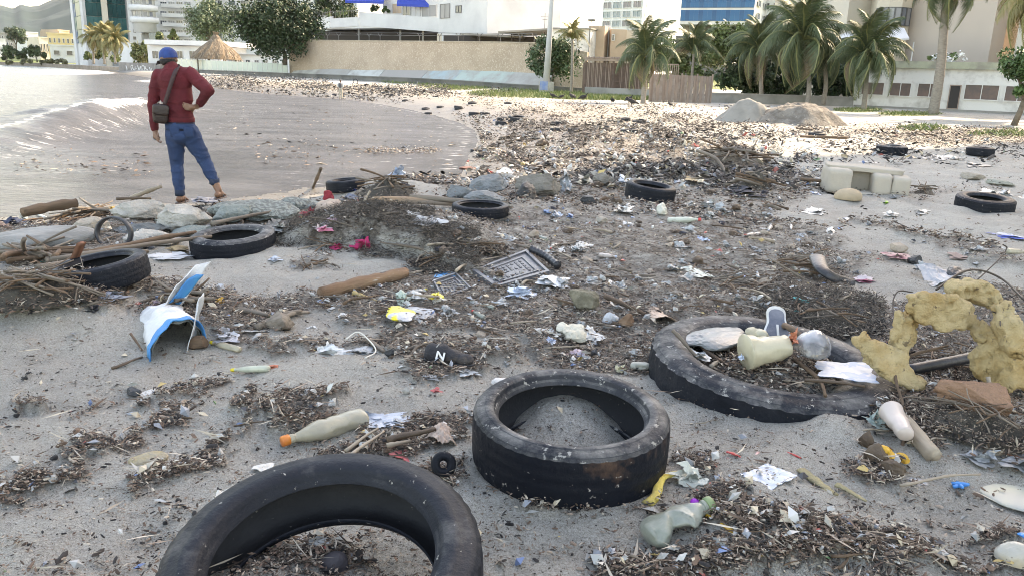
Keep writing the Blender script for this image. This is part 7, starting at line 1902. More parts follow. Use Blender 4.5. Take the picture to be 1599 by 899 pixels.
o = empty('toy_jack', G(1498, 762) + Vector((0, 0, .012)), .3, 'small blue plastic star shape on the right sand', 'plastic toy')
for k in range(3): obj('arm', mesh('arm', *rbox((.066, .016, .014), 6, 2), pl_bright), o, (0, 0, .004 * k), (0, .15 * k, k * 1.05))
rock(1391, 1414, 811, 831, M('shell_white', (.62, .55, .44), .6), 'pale egg shaped pebble on the lower right sand', 60, .7, False, .05, None, 'pebble', 'pebble')
rock(1222, 1250, 852, 868, M('pale_shell', (.46, .38, .31), .7), 'pale oval seed in the bark chips at the lower right', 61, .6, False, .1, None, 'seed', 'seed')
litter('bottle', 1552, 1612, 838, 890, M('sandy_clear_bottle', (.36, .35, .32), .35, (.42, .36, .26), 6, dust=(.40, .38, .34), damt=.5), 'sand smeared bottle with a blue end cut by the right edge', 'bottle', 62, .6, freq=.8, sharp=.15)
litter('label', 1585, 1612, 846, 862, pl_bright, 'bright blue label at the right edge of the bottom corner', 'label', 63, .4, lift=.05)
litter('plastic_bag', 1500, 1556, 690, 732, pl_grey, 'crumpled grey film among roots at the right edge', 'plastic bag', 64, .5)
litter('plastic_bag', 1560, 1625, 696, 746, pl_grey, 'large grey film sheet cut by the right edge', 'plastic bag', 65, .4)
litter('bag', 1526, 1640, 748, 800, M('sandy_yellow_film', (.44, .43, .33), .5, (.38, .37, .33), 5.0, 6, .4, .6, dust=(.38, .37, .33), damt=.6), 'half buried translucent yellowish bag at the right edge', 'plastic bag', 66, .18, freq=.8, sharp=.15)
for i, (a, b, r_, m, lab) in enumerate((((1490, 680), (1560, 706), 3.5, wd_pale, 'bare yellow root above the crumpled grey film'), ((1500, 690), (1600, 716), 2.6, wd_red, 'reddish root crossing the grey film'), ((1550, 712), (1600, 705), 3, wd_pale, 'short bare stick on the grey film'), ((1405, 758), (1530, 740), 2.6, wd_pale, 'long thin pale stick right of the dark wood knots'), ((1560, 680), (1610, 700), 4, wd_brown, 'brown curved root at the right edge'), ((1530, 683), (1600, 688), 3, wd_brown, 'straight brown root above the reddish root'))):
    ground_stick(a, b, r_, m, lab, 70 + i, .03, .05, .08)
# --- left and centre foreground
litter('plastic_bag', 522, 642, 627, 672, M('blue_grey_film', (.37, .42, .50), .3, (.50, .54, .60), 6.0, 6, .4, .6, bump=.6, bscale=20), 'crumpled pale blue bag behind the cream bottle', 'plastic bag', 80, .35, freq=1.5, sharp=.4)
litter('plastic_bag', 585, 645, 640, 670, pl_grey, 'greyer fold of plastic at the right end of the pale blue bag', 'plastic bag', 81, .35)
litter('scrap', 622, 652, 696, 722, M('coral_scrap', (.55, .13, .13), .6), 'coral red flat scrap above the bottom foreground tyre', 'scrap', 82, .15, 'sheet', .9, ragged=.5)
litter('cardboard', 672, 706, 655, 702, M('pinkish_cardboard', (.42, .33, .28), .85, (.34, .27, .22), 6), 'folded pinkish cardboard left of the sand filled tyre', 'cardboard', 83, .5, 'sheet', .4)
ground_stick((606, 692), (680, 672), 6, wd_dark, 'dark split branch above the coral red scrap', 84, .02, .05, .06, 'branch', 'driftwood_stick', None, .4)
ground_stick((604, 698), (640, 690), 4.5, wd_pale, 'pale split end of the dark branch', 85, .015, .02, .05)
ground_stick((540, 705), (590, 670), 3.2, wd_pale, 'upper of two pale reeds right of the cream bottle', 86, .01, .03, .03)
ground_stick((548, 712), (600, 674), 3.0, wd_pale, 'lower of two pale reeds right of the cream bottle', 87, .01, .03, .03)
ground_stick((525, 714), (560, 704), 2.6, wd_pale, 'small curved reed below the two pale reeds', 88, .01, .01, .1)
rock(602, 632, 671, 684, st_tan, 'flat pale pebble right of the two pale reeds', 89, .5, False, .1, None, 'pebble', 'pebble')
litter('plastic_bag', 324, 370, 750, 790, M('white_tissue', (.66, .65, .62), .7, (.55, .54, .50), 8, bump=.6, bscale=30), 'crumpled white tissue touching the bottom foreground tyre', 'tissue', 90, .5)
litter('shell', 398, 424, 718, 738, M('white_shell', (.58, .56, .52), .6), 'ribbed white scrap on the sand left of the bottom tyre', 'scrap', 91, .4, 'sheet', -.4)
litter('sponge', 202, 262, 694, 725, M('sandy_sponge', (.35, .29, .175), .95, (.30, .26, .19), 9, bump=1.0, bscale=30, dust=(.36, .34, .3), damt=.5), 'tan brown sponge like lump half buried on the left sand', 'sponge', 92, .4, freq=1.0, sharp=.12)
litter('scrap', 221, 246, 604, 617, pl_white, 'small white square scrap on the open left sand', 'scrap', 93, .2, 'sheet')
rock(200, 222, 602, 622, st_dark, 'dark chip left of the small white square scrap', 94, .5, False, .3, None, 'chip', 'bark')
# bits of foam in tyre 2 interior
litter('cup', 495, 545, 852, 898, M('dark_bark_roll', (.045, .04, .045), .7, (.14, .10, .07), 4.0, 6, .55, .65), 'rolled dark bark piece inside the bottom foreground tyre', 'bark', 95, .6, freq=.8, sharp=.12)
# middle: white crumpled bag, newspaper, shoe
litter('plastic_bag', 484, 556, 522, 558, M('lacy_white_film', (.62, .65, .66), .4, (.45, .47, .48), 14, 5, .45, .6, bump=.7, bscale=40), 'crumpled lacy white bag on the open sand left of the black shoe', 'plastic bag', 100, .5, freq=1.8, sharp=.45)
litter('plastic_bag', 545, 590, 530, 556, pl_grey, 'grey plastic with a white cord right of the lacy white bag', 'plastic bag', 101, .35)
mb = MB(); L_ = smooth_line([G(540, 540) + Vector((0, 0, .04)), G(560, 534) + Vector((0, 0, .06)), G(582, 545) + Vector((0, 0, .03)), G(586, 555) + Vector((0, 0, .02)), G(570, 562) + Vector((0, 0, .01))], 7)
tag(mb.tube(L_, .004, 6).obj('cord', M('white_cord', (.6, .58, .52), .7), None, True), 'looped white cord beside the lacy white bag', 'cord')
rock(600, 616, 543, 558, st_dark, 'small round black knob right of the white cord', 102, .8, False, .1, None, 'knob', 'round_lump')
ground_stick((572, 532), (600, 552), 5, wd_grey, 'short grey brown stick beside the round black knob', 103, .02, .01)
# black shoe with its white letter
sh_ = empty('shoe', G(700, 566), 0, 'muddy black running shoe with a white letter N on its side', 'shoe'); sh_.rotation_euler = (0, 0, math.radians(-14))
mb = MB(); 
for c, r_ in (((-.085, 0, .04), (.05, .042, .05)), ((-.04, 0, .045), (.06, .045, .055)), ((.02, 0, .035), (.06, .045, .04)), ((.08, 0, .028), (.06, .045, .03)), ((-.09, 0, .07), (.035, .035, .03))): ell(mb, c, r_)
v, f = fuse(mb, .009, 3); v = roughen(v, f, .008, 14, 3); v[:, 2] = np.maximum(v[:, 2], .004)
obj('upper', mesh('upper', v, f, M('muddy_black_fabric', (.025, .025, .03), .8, (.09, .07, .055), 9.0, 6, .5, .68, bump=.6, bscale=60)), sh_)
v, f = ico(3); v = v * np.array([.15, .05, .014]); obj('outsole', mesh('outsole', v, f, M('black_sole', (.02, .02, .022), .6)), sh_, (0, 0, .008), (.0, 0, 0))
nm = MB(); mN = M('white_letter', (.72, .72, .70), .6)
nm.box((-.020, 0, 0), (.009, .005, .042)).box((.016, 0, 0), (.009, .005, .042)).add(*[(lambda v_, f_: (v_, f_))(*tube([(-.020, 0, .018), (.016, 0, -.018)], .0055, 4))][0])
nm.obj('letter_n', mN, sh_, loc=(-.025, -.048, .052), rot=(math.radians(-22), .12, .0))
for k in range(4): MB().tube([(-.055 + k * .016, -.03, .088 - k * .008), (-.05 + k * .016, 0, .098 - k * .009), (-.055 + k * .016, .03, .088 - k * .008)], .003, 5).obj('lace', M('grey_lace', (.34, .33, .31), .9), sh_, True)
litter('plastic_bag', 694, 752, 566, 592, M('frosted_film', (.38, .41, .43), .25, (.50, .53, .55), 6, bump=.4, bscale=20), 'frosted grey plastic cup crushed flat below the black shoe', 'plastic cup', 105, .3, freq=1.0)
litter('plastic_bag', 650, 700, 584, 600, pl_grey, 'thin white film left of the frosted grey cup', 'plastic film', 106, .3)
litter('scrap', 672, 692, 600, 614, pl_pinkred, 'small coral red lump below the thin white film', 'scrap', 107, .6)
litter('scrap', 410, 440, 564, 576, M('orange_red_cloth', (.52, .17, .10), .7), 'orange red scrap right of the half sunk pale green bottle', 'scrap', 108, .5)
rock(628, 640, 604, 616, st_white, 'round white pebble left of the coral red lump', 109, .8, False, .1, None, 'pebble', 'pebble')
rock(648, 662, 516, 526, st_tan, 'round tan pebble below the yellow and silver wrapper', 110, .7, False, .1, None, 'pebble', 'pebble')
litter('foam_lump', 766, 798, 584, 602, M('white_foam', (.60, .58, .56), .8, (.5, .46, .44), 6), 'pinkish white foam lump behind the sand filled tyre', 'foam', 111, .6)
litter('wrapper', 602, 650, 478, 512, M('yellow_silver_foil', (.70, .58, .02), .35, (.42, .42, .44), 5.0, 2, .5, .54), 'yellow end of a torn silver wrapper on the sand', 'wrapper', 112, .3, freq=1.2)
litter('wrapper', 622, 682, 470, 500, M('silver_foil', (.42, .43, .45), .3, (.28, .29, .31), 8, bump=.5, bscale=24), 'torn silver wrapper between its two yellow ends', 'wrapper', 113, .35, freq=1.4)
litter('wrapper', 668, 698, 450, 478, M('yellow_white_foil', (.70, .58, .02), .35, (.60, .58, .52), 4.0, 2, .46, .5), 'white and yellow wrapper end beside the grey tray', 'wrapper', 114, .6)
litter('plastic_bag', 616, 646, 446, 480, M('pale_green_film', (.34, .42, .36), .3, (.46, .50, .45), 9), 'pale green crumpled bag behind the silver wrapper', 'plastic bag', 115, .6)
litter('plastic_bag', 640, 672, 450, 472, pl_white, 'white crumpled bag beside the pale green one', 'plastic bag', 116, .6)
litter('plastic_bag', 626, 644, 466, 480, M('white_ball', (.64, .66, .68), .5), 'small white ball shaped bag above the silver wrapper', 'plastic bag', 117, .8)
ground_stick((502, 466), (634, 432), 10.5, wd_log, 'reddish brown log with peeling bark left of the grey trays', 118, .03, .05, .012, 'log', 'log', None, .15, 16)
ground_stick((552, 460), (612, 484), 4, M('yellow_reed', (.42, .30, .13), .8, (.34, .24, .12), 5), 'yellow brown cane below the reddish log', 119, .05, .01, .02, 'cane', 'cane')
ground_stick((318, 487), (420, 496), 6, wd_grey, 'smooth grey branch right of the blue and white sack, upper one', 120, .04, .03, .07, 'branch', 'branch', None, .4)
ground_stick((400, 515), (470, 488), 6, wd_grey, 'smooth grey branch crossing the upper one', 121, .03, .04, .1, 'branch', 'branch', None, .5)
ground_stick((430, 505), (482, 490), 5, wd_grey, 'short grey branch end pointing right of the wooden stump', 122, .05, .02, .1, 'branch', 'branch', None, .5)
rock(414, 462, 470, 525, wd_grey, 'grey brown wooden stump where the smooth branches cross', 123, .5, False, .2, None, 'stump', 'stump')
litter('shell', 368, 418, 508, 522, M('pale_wood_board', (.44, .43, .40), .8), 'flat pale board edge under the smooth branches', 'board', 124, .3, 'sheet')
litter('plastic_bag', 330, 374, 505, 542, M('pale_lilac_film', (.50, .50, .54), .3, (.36, .36, .40), 7, bump=.5), 'pale lilac bag with dark sand inside right of the blue and white sack', 'plastic bag', 125, .7)
ground_stick((70, 512), (238, 494), 4, wd_pale, 'long straight pale branch left of the blue and white sack', 126, .01, .01, .01, 'branch', 'branch', None, .2)
ground_stick((174, 576), (222, 558), 2.6, wd_dark, 'thin dark root pointing to the blue and white sack', 127, 0, 0, .08)
ground_stick((204, 522), (222, 548), 2.2, wd_brown, 'short stick standing left of the blue and white sack', 128, .05, 0, .02)
litter('plastic_bag', 148, 206, 452, 482, M('grey_blue_film', (.40, .43, .50), .35, (.28, .30, .34), 7, bump=.5), 'grey blue bag right of the tangled branches', 'plastic bag', 129, .4)
litter('plastic_bag', -10, 14, 450, 480, pl_blue, 'pale blue bag at the left edge beside the tangled branches', 'plastic bag', 130, .7)
litter('cloth', 128, 160, 470, 490, pl_black, 'black film at the right foot of the tangled branches', 'plastic film', 131, .4)
litter('scrap', 286, 302, 459, 472, pl_orange, 'bright orange scrap behind the blue and white sack', 'scrap', 132, .7)
litter('scrap', 334, 354, 459, 474, pl_amber, 'amber scrap right of the bright orange one', 'scrap', 133, .7)
litter('cloth', 230, 262, 462, 482, M('mauve_film', (.36, .28, .31), .6), 'mauve film behind the top of the blue and white sack', 'plastic film', 134, .5)
litter('scrap', 478, 496, 503, 514, pl_white, 'small white scrap on the sand right of the wooden stump', 'scrap', 135, .4)
litter('scrap', 416, 442, 398, 412, pl_blue, 'pale blue white scrap on the bare sand below the dusty tyre', 'scrap', 136, .4)
litter('scrap', 430, 442, 436, 470, M('white_strip', (.62, .63, .65), .5), 'white vertical paper strip in the left centre', 'paper', 137, .6)
litter('scrap', 528, 542, 484, 498, pl_white, 'little white puff of plastic below the reddish log', 'scrap', 138, .5)
# blue and white woven sack standing curled on the sand: two walls with real thickness
def curled(name, pts_, hpx, mat, th, parent, seed, lean=(0, 0)):
    """a stiff cloth wall following ground pixels, its top lifted by heights in metres"""
    base_ = [P(x, y) for x, y, _ in pts_]; n = len(pts_) * 5; L_ = smooth_line(base_, 6); hs = np.interp(np.linspace(0, 1, len(L_)), np.linspace(0, 1, len(pts_)), [h for _, _, h in pts_])
    nv = 10; v = []
    for j in range(nv):
        for i, p in enumerate(L_):
            k = j / (nv - 1); v.append((p.x + lean[0] * k * hs[i], p.y + lean[1] * k * hs[i], k * hs[i] + TL(p.x, p.y) - .01))
    v = np.array(v); f = grid_faces(nv, len(L_)); nn = normals(v, f); v = v + nn * ((fbm3(v, 9, 3, seed) - .5) * .05)[:, None]; b = v + nn * th
    o_ = len(v); m = len(L_); rim = list(range(m)) + [j * m + m - 1 for j in range(1, nv)] + [(nv - 1) * m + i for i in range(m - 2, -1, -1)] + [j * m for j in range(nv - 2, 0, -1)]
    r3 = [(rim[i], rim[(i + 1) % len(rim)], rim[(i + 1) % len(rim)] + o_, rim[i] + o_) for i in range(len(rim))]
    pl = np.array(tuple(parent.location))
    return obj(name, mesh(name, np.concatenate([v, b]) - pl, np.concatenate([f, f[:, ::-1] + o_, np.array(r3)]), mat), parent)
sk = empty('woven_sack', G(262, 545), 0, 'torn white and blue woven sack curled open on the left sand', 'sack')
w_m = M('white_sackcloth', (.64, .65, .66), .6, (.50, .51, .53), 8.0, 6, .45, .65, bump=.5, bscale=60); b_m = M('blue_sackcloth', (.025, .22, .52), .55, (.03, .30, .58), 8.0, bump=.4, bscale=60); g_m = M('sack_inside', (.36, .38, .37), .7, (.26, .28, .27), 6)
def arch(nm, s0, s1, mat, th, seed, out=0.0):
    """half-barrel of sackcloth: its open rim faces the viewer, the body runs back and sags"""
    L0, L1 = P(232, 555), P(322, 534); bk = P(226, 500) - P(250, 552); v = []; nt, ns = 26, 12
    for i in range(nt):
        t = i / (nt - 1); a = math.pi * t; p = (L0 + L1) / 2 - (L1 - L0) * .5 * math.cos(a) * (1 + out)
        for j in range(ns):
            q = s0 + (s1 - s0) * j / (ns - 1); v.append(tuple(p + bk * q * (1 - .35 * t) + Vector((0, 0, math.sin(a) ** .8 * (.175 + out * .17) * (1 - .38 * q) + .03 * math.sin(a) - .01))))
    v = np.array(v); f = grid_faces(nt, ns); nn = normals(v, f); v = v + nn * (np.abs(fbm3(v, 8, 2, 4) - .5) * -.10 + (fbm3(v, 22, 2, 5) - .5) * .012 + out * .17)[:, None]; b_ = v + nn * th; o_ = len(v)
    rim = list(range(ns)) + [j * ns + ns - 1 for j in range(1, nt)] + [(nt - 1) * ns + i for i in range(ns - 2, -1, -1)] + [j * ns for j in range(nt - 2, 0, -1)]
    r3 = [(rim[i], rim[(i + 1) % len(rim)], rim[(i + 1) % len(rim)] + o_, rim[i] + o_) for i in range(len(rim))]
    obj(nm, mesh(nm, np.concatenate([v, b_]) - np.array(tuple(sk.location)), np.concatenate([f, f[:, ::-1] + o_, np.array(r3)]), mat), sk)
arch('sack_wall', .0, .95, w_m, -.004, 3); arch('blue_band', -.10, .05, b_m, -.006, 4, .02); arch('sack_lining', .02, .9, g_m, -.003, 5, -.05)
curled('sack_flap', [(240, 512, .17), (258, 504, .25), (280, 500, .26)], 0, w_m, .005, sk, 6, (.6, .6))
curled('blue_print', [(256, 506, .185), (266, 504, .205), (279, 501, .195)], 0, b_m, .007, sk, 7, (.66, .52))
curled('pale_blade', [(291, 549, .04), (292, 546, .20), (297, 540, .27), (304, 534, .28)], 0, M('pale_translucent_plastic', (.46, .48, .50), .3), .004, sk, 8, (.25, .1))
rock(293, 326, 522, 547, wd_brown, 'brown coconut husk inside the right side of the blue and white sack', 140, .8, False, .15, None, 'husk', 'coconut_husk')
# --- grey plastic trays
def tray(pts_, label, seed, ribs=7):
    q = [P(x, y, .035 + k) for x, y, k in pts_]; o = (q[0] + q[1] + q[2] + q[3]) / 4; r = empty('plastic_tray', o, 0, label, 'tray')
    q = [p - o for p in q]
    def bil(u, v_): return q[0] * (1 - u) * (1 - v_) + q[1] * u * (1 - v_) + q[2] * u * v_ + q[3] * (1 - u) * v_
    def panel(u0, u1, v0, v1, z0, z1, nm, m):
        c = [bil(u0, v0), bil(u1, v0), bil(u1, v1), bil(u0, v1)]; v = [tuple(p + Vector((0, 0, z0))) for p in c] + [tuple(p + Vector((0, 0, z1))) for p in c]
        obj(nm, mesh(nm, v, [(3, 2, 1, 0), (4, 5, 6, 7), (0, 1, 5, 4), (1, 2, 6, 5), (2, 3, 7, 6), (3, 0, 4, 7)], m, False), r)
    panel(0, 1, 0, 1, -.02, 0, 'base', pl_grid)
    for a in ((0, 1, 0, .06), (0, 1, .94, 1), (0, .05, .062, .938), (.95, 1, .062, .938)): panel(*a, .0005, .016, 'rim', pl_grid)
    for a in ((.14, .86, .16, .20), (.14, .86, .80, .84), (.14, .18, .202, .798), (.82, .86, .202, .798)): panel(*a, .0005, .009, 'frame', pl_grid)
    rr = random.Random(seed)
    mbx = MB()
    for i in range(ribs):
        for j in range(5):
            if rr.random() < .2: continue
            u = .22 + .56 * (i + .5) / ribs; w = .24 + .52 * (j + .5) / 5
            c = [bil(u - .018, w - .035), bil(u + .018, w - .035), bil(u + .018, w + .035), bil(u - .018, w + .035)]
            mbx.add([tuple(p + Vector((0, 0, .0005))) for p in c] + [tuple(p + Vector((0, 0, .007))) for p in c], [(4, 5, 6, 7), (0, 1, 5, 4), (1, 2, 6, 5), (2, 3, 7, 6), (3, 0, 4, 7)])
    mbx.obj('ribs', M('dark_grey_plastic', (.07, .075, .085), .5, (.12, .12, .12), 20, 4, .5, .6), r)
    return r
tray([(774, 450, 0), (858, 426, .0), (822, 392, .05), (738, 424, .03)], 'grey ribbed plastic tray standing out of the debris in the centre', 5)
tray([(690, 468, 0), (736, 452, .0), (712, 428, .02), (676, 440, .02)], 'smaller grey ribbed tray half buried left of the larger one', 6, 5)
tag(litter('scrap', 680, 712, 421, 437, M('sky_blue_film', (.03, .30, .66), .35, (.10, .42, .72), 9), 'sky blue film scrap at the left of the grey trays', 'scrap', 141, .3, 'sheet'), None)
L_ = [G(830, 402) + Vector((0, 0, .07)), G(850, 412) + Vector((0, 0, .07)), G(870, 424) + Vector((0, 0, .05))]; LL = smooth_line(L_, 12)
tag(MB().tube(LL, [.026 + .007 * (i % 3 == 0) for i in range(len(LL))], 12).obj('hose', pl_black, None, True), 'black corrugated hose at the right corner of the larger grey tray', 'hose')
ground_stick((712, 424), (742, 412), 3.5, pl_black, 'thin black rod left of the larger grey tray', 142, .05, .08, 0, 'rod', 'plastic_rod')
litter('plastic_bag', 836, 898, 425, 456, M('milky_film', (.44, .46, .48), .25, (.56, .57, .58), 7, bump=.4, bscale=18), 'large milky film sheet right of the larger grey tray', 'plastic bag', 143, .4, freq=1.2)
litter('plastic_bag', 788, 838, 436, 470, pl_blue, 'pale bluish bag below the larger grey tray', 'plastic bag', 144, .5, freq=1.6)
litter('plastic_bag', 770, 800, 462, 482, pl_grey, 'grey film scrap below the pale bluish bag', 'plastic bag', 145, .4)
litter('plastic_bag', 834, 876, 498, 525, pl_clear, 'clear bag left of the cream foam block', 'plastic bag', 146, .5)
litter('foam_block', 866, 918, 500, 540, M('cream_foam', (.58, .55, .46), .8, (.44, .41, .32), 5, bump=.8, bscale=20), 'torn cream foam block in the centre', 'foam', 147, .5, freq=1.4, sharp=.5)
litter('plastic_bag', 900, 944, 500, 545, M('white_net_film', (.55, .57, .57), .35, (.42, .44, .44), 10, bump=.6, bscale=30), 'whitish net film right of the cream foam block', 'plastic bag', 148, .45, freq=1.8)
litter('wrapper', 884, 918, 536, 558, M('pink_wrapper', (.52, .36, .38), .4, (.40, .42, .52), 14, 3), 'pink and blue sweet wrapper below the cream foam block', 'wrapper', 149, .5)
litter('scrap', 848, 868, 524, 540, pl_blue, 'pale blue scrap below the clear bag', 'scrap', 150, .5)
litter('cup', 940, 966, 485, 506, M('grey_white_cup', (.50, .51, .53), .4, (.36, .38, .40), 8), 'crushed grey white cup above the cream foam block', 'cup', 151, .8)
ground_stick((945, 465), (1008, 494), 5, wd_brown, 'brown branch running right from the crushed grey white cup', 152, .06, .03, .05, 'branch', 'branch')
rock(964, 990, 488, 514, wd_log, 'broken orange brown wood block right of the crushed cup', 153, .7, True, .15, None, 'wood', 'wood_block')
litter('leaf', 1008, 1044, 478, 508, M('pale_leather_scrap', (.50, .37, .29), .7), 'pale pinkish curved scrap left of the truck tyre', 'scrap', 154, .4, 'sheet', .5)
litter('plastic_bag', 954, 978, 562, 584, M('cream_scrap', (.58, .54, .38), .6), 'cream torn scrap behind the sand filled tyre', 'scrap', 155, .6)
bottle(1022, 577, 985, 575, 9, M('cloudy_small_bottle', (.34, .34, .29), .5), pl_cream, 'dirty small bottle with a cream cap between the two large tyres', 156, .8, .3)
ground_stick((862, 500 - 0), (830, 512), 3, wd_pale, 'short pale bare stick left of the clear bag', 157, .01, .01, .02)
litter('plastic_bag', 1070, 1100, 412, 436, M('green_white_bag', (.48, .50, .44), .4, (.38, .42, .36), 12, 3, .5, .6), 'printed pale pack lying flat in the middle right debris', 'pack', 158, .3, 'sheet', .6)
litter('plastic_bag', 945, 962, 430, 446, pl_white, 'small white crumpled bag in the central debris', 'plastic bag', 159, .4)
litter('scrap', 1085, 1108, 366, 377, M('light_blue_cap', (.30, .45, .68), .4), 'light blue scrap below the pale green bottle with the red cap', 'scrap', 160, .4)
litter('scrap', 1115, 1128, 386, 394, pl_red, 'small red scrap in the middle right debris', 'scrap', 161, .5)
litter('plastic_bag', 885, 930, 370, 394, pl_white, 'white torn film in the upper central debris', 'plastic bag', 162, .3)
# --- upper middle
litter('plastic_bag', 764, 806, 257, 286, M('bright_white_bag', (.68, .69, .70), .5, (.58, .59, .60), 6, bump=.4), 'bright white sack behind the blue grey boulders', 'sack', 170, .8, freq=.9)
litter('plastic_bag', 872, 902, 262, 304, M('grey_white_bag', (.42, .45, .48), .35, (.32, .34, .35), 9, bump=.6, bscale=20), 'tall pale grey bag right of the brown grey boulder', 'plastic bag', 171, .8, freq=1.5)
litter('plastic_bag', 896, 925, 264, 290, M('beige_grey_bag', (.36, .35, .30), .5, (.28, .27, .24), 8), 'beige grey bag beside the tall pale grey one', 'plastic bag', 172, .75)
litter('plastic_bag', 956, 994, 268, 290, M('pale_blue_bag', (.42, .49, .56), .35, (.32, .37, .42), 9, bump=.6, bscale=20), 'pale blue crumpled bag right of the purplish stone', 'plastic bag', 173, .7)
litter('plastic_bag', 858, 880, 325, 341, M('round_blue_white_bag', (.50, .54, .60), .4), 'round pale bag below the brown grey boulder', 'plastic bag', 174, .75)
litter('scrap', 862, 876, 304, 318, pl_blue, 'pale blue cup shaped scrap above the round pale bag', 'scrap', 175, .7)
litter('scrap', 848, 862, 327, 336, M('mid_blue_film', (.10, .22, .42), .5), 'mid blue scrap left of the round pale bag', 'scrap', 176, .4)
litter('scrap', 884, 896, 333, 342, M('mid_blue_film'), 'mid blue scrap right of the round pale bag', 'scrap', 177, .5)
litter('plastic_bag', 958, 990, 318, 338, pl_clear, 'clear bottle scrap below the tyre on the debris', 'plastic', 178, .5)
litter('plastic_bag', 1008, 1024, 322, 332, pl_white, 'small white shell like scrap below the tyre on the debris', 'scrap', 179, .5)
litter('cup', 1024, 1042, 316, 338, M('yellow_white_cup', (.48, .47, .40), .5), 'cloudy round cup right of the small white scrap', 'cup', 180, .8)
litter('plastic_bag', 1100, 1122, 306, 328, pl_white, 'left white bag of the pair right of the tyre on the debris', 'plastic bag', 181, .7)
litter('plastic_bag', 1114, 1138, 314, 336, pl_grey, 'right grey white bag of the pair right of the tyre on the debris', 'plastic bag', 182, .8)
litter('scrap', 1044, 1060, 294, 304, pl_white, 'white block touching the right end of the tyre on the debris', 'foam', 183, .7)
rock(930, 948, 336, 350, st_tan, 'round grey tan stone below the small dark pyramid rock', 184, .8, False, .1)
litter('plastic_bag', 968, 994, 341, 354, pl_clear, 'clear scrap left of the pale green bottle with the red cap', 'scrap', 185, .4)
litter('board', 1070, 1100, 275, 290, M('tan_card', (.36, .27, .15), .8), 'tan brown card scrap in the upper right debris', 'cardboard', 186, .3, 'sheet')
litter('scrap', 1020, 1050, 274, 288, pl_cream, 'flat beige board behind the tyre on the debris', 'board', 187, .3, 'sheet')
litter('plastic_bag', 1096, 1118, 238, 256, pl_white, 'white bag beside the sunlit tangle of roots', 'plastic bag', 188, .7)
litter('scrap', 1076, 1090, 240, 248, pl_red, 'red orange scrap left of the white bag near the shade edge', 'scrap', 189, .7)
litter('scrap', 757, 770, 262, 272, pl_red, 'orange red scrap left of the bright white sack', 'scrap', 190, .7)
litter('log', 716, 746, 258, 266, M('red_brown_plank', (.16, .07, .05), .7), 'dark red brown board on the wet sand above the boulders', 'board', 191, .5)
litter('cloth', 1124, 1195, 286, 312, cl_dark, 'dark rag lying over a grey sheet right of the tyre on the debris', 'cloth', 192, .35)
litter('cloth', 1130, 1180, 284, 300, cl_grey, 'grey sheet behind the dark rag', 'cloth', 193, .5)
ground_stick((1088, 240), (1150, 285), 3, wd_grey, 'long grey branch running down from the sunlit tangle', 194, .3, .05, .08, 'branch', 'branch')
# driftwood and cloth bundle
ground_stick((580, 318), (740, 322), 6.5, M('orange_grey_log', (.34, .22, .13), .85, (.25, .20, .16), 3, 7, .4, .6, stretch=(.3, 2, 2), bump=.8), 'long driftwood log right of the tan bundle', 200, .06, .04, .03, 'log', 'log', None, .2, 12)
ground_stick((640, 312), (800, 328), 5.0, wd_grey, 'long grey driftwood pole above the thin black tyre', 201, .10, .04, .03, 'log', 'log', None, .3, 10)
ground_stick((600, 328), (690, 332), 5, wd_brown, 'brown branch under the driftwood log', 202, .03, .03, .06, 'branch', 'branch')
ground_stick((561, 338), (578, 300), 2.6, wd_pale, 'bare forked twig in front of the pointed heap', 203, .0, .25, .05)
ground_stick((489, 294), (501, 266), 2.8, wd_dark, 'dark stake leaning up out of the water behind the netting', 204, .0, .35, .0, 'stake', 'stake', None, .1)
litter('cloth_bundle', 492, 545, 306, 338, M('tan_pink_cloth', (.46, .36, .29), .9, (.38, .29, .24), 5, bump=.6, bscale=24), 'tan cloth bundle tied with a red band', 'cloth bundle', 205, .8, freq=1.1, sharp=.22)
litter('cloth', 464, 498, 318, 344, cl_red, 'dark red cloth at the left end of the tan bundle', 'cloth', 206, .7)
litter('band', 505, 522, 304, 322, cl_red, 'red band across the tan bundle', 'cloth', 207, .9, lift=.06)
litter('cloth', 486, 520, 344, 366, cl_pnk2, 'pink and white cloth hanging over the eroded bank', 'cloth', 208, .5, freq=1.6)
litter('cloth', 505, 532, 364, 380, M('lilac_pink_cloth', (.48, .32, .42), .9, (.56, .5, .52), 6), 'lilac pink cloth below the pink and white one', 'cloth', 209, .5)
litter('cloth', 514, 546, 376, 394, cl_mag, 'left magenta cloth on the sand below the bank', 'cloth', 210, .5)
litter('cloth', 546, 584, 366, 394, cl_mag, 'right magenta cloth ball against the bank', 'cloth', 211, .75)
litter('plastic_bag', 640, 700, 364, 392, pl_grey, 'grey white bag hanging over the right end of the bank', 'plastic bag', 212, .5, freq=1.6)
litter('scrap', 702, 718, 360, 370, pl_orange, 'orange scrap right of the grey white bag on the bank', 'scrap', 213, .5)
litter('scrap', 634, 658, 328, 342, pl_white, 'white rag in front of the driftwood log', 'cloth', 214, .5)
litter('plastic_bag', 606, 634, 272, 300, pl_blue, 'pale blue film on the right slope of the pointed heap', 'plastic film', 215, .8, lift=.1)
litter('cloth', 618, 650, 290, 306, cl_dark, 'black rag at the right foot of the pointed heap', 'cloth', 216, .5)
litter('scrap', 548, 560, 290, 300, M('royal_blue_film', (.03, .10, .45), .5), 'royal blue scrap at the left of the pointed heap', 'scrap', 217, .7)
litter('cloth', 530, 575, 298, 318, M('dark_blue_grey_cloth', (.09, .11, .16), .9, (.2, .21, .23), 6), 'dark blue grey rag left of the pointed heap', 'cloth', 218, .5)
litter('cloth', 400, 470, 338, 372, M('grey_rag', (.22, .205, .185), .95, (.14, .13, .12), 7, bump=.8), 'grey muddy rag right of the dusty tyre', 'cloth', 219, .5)
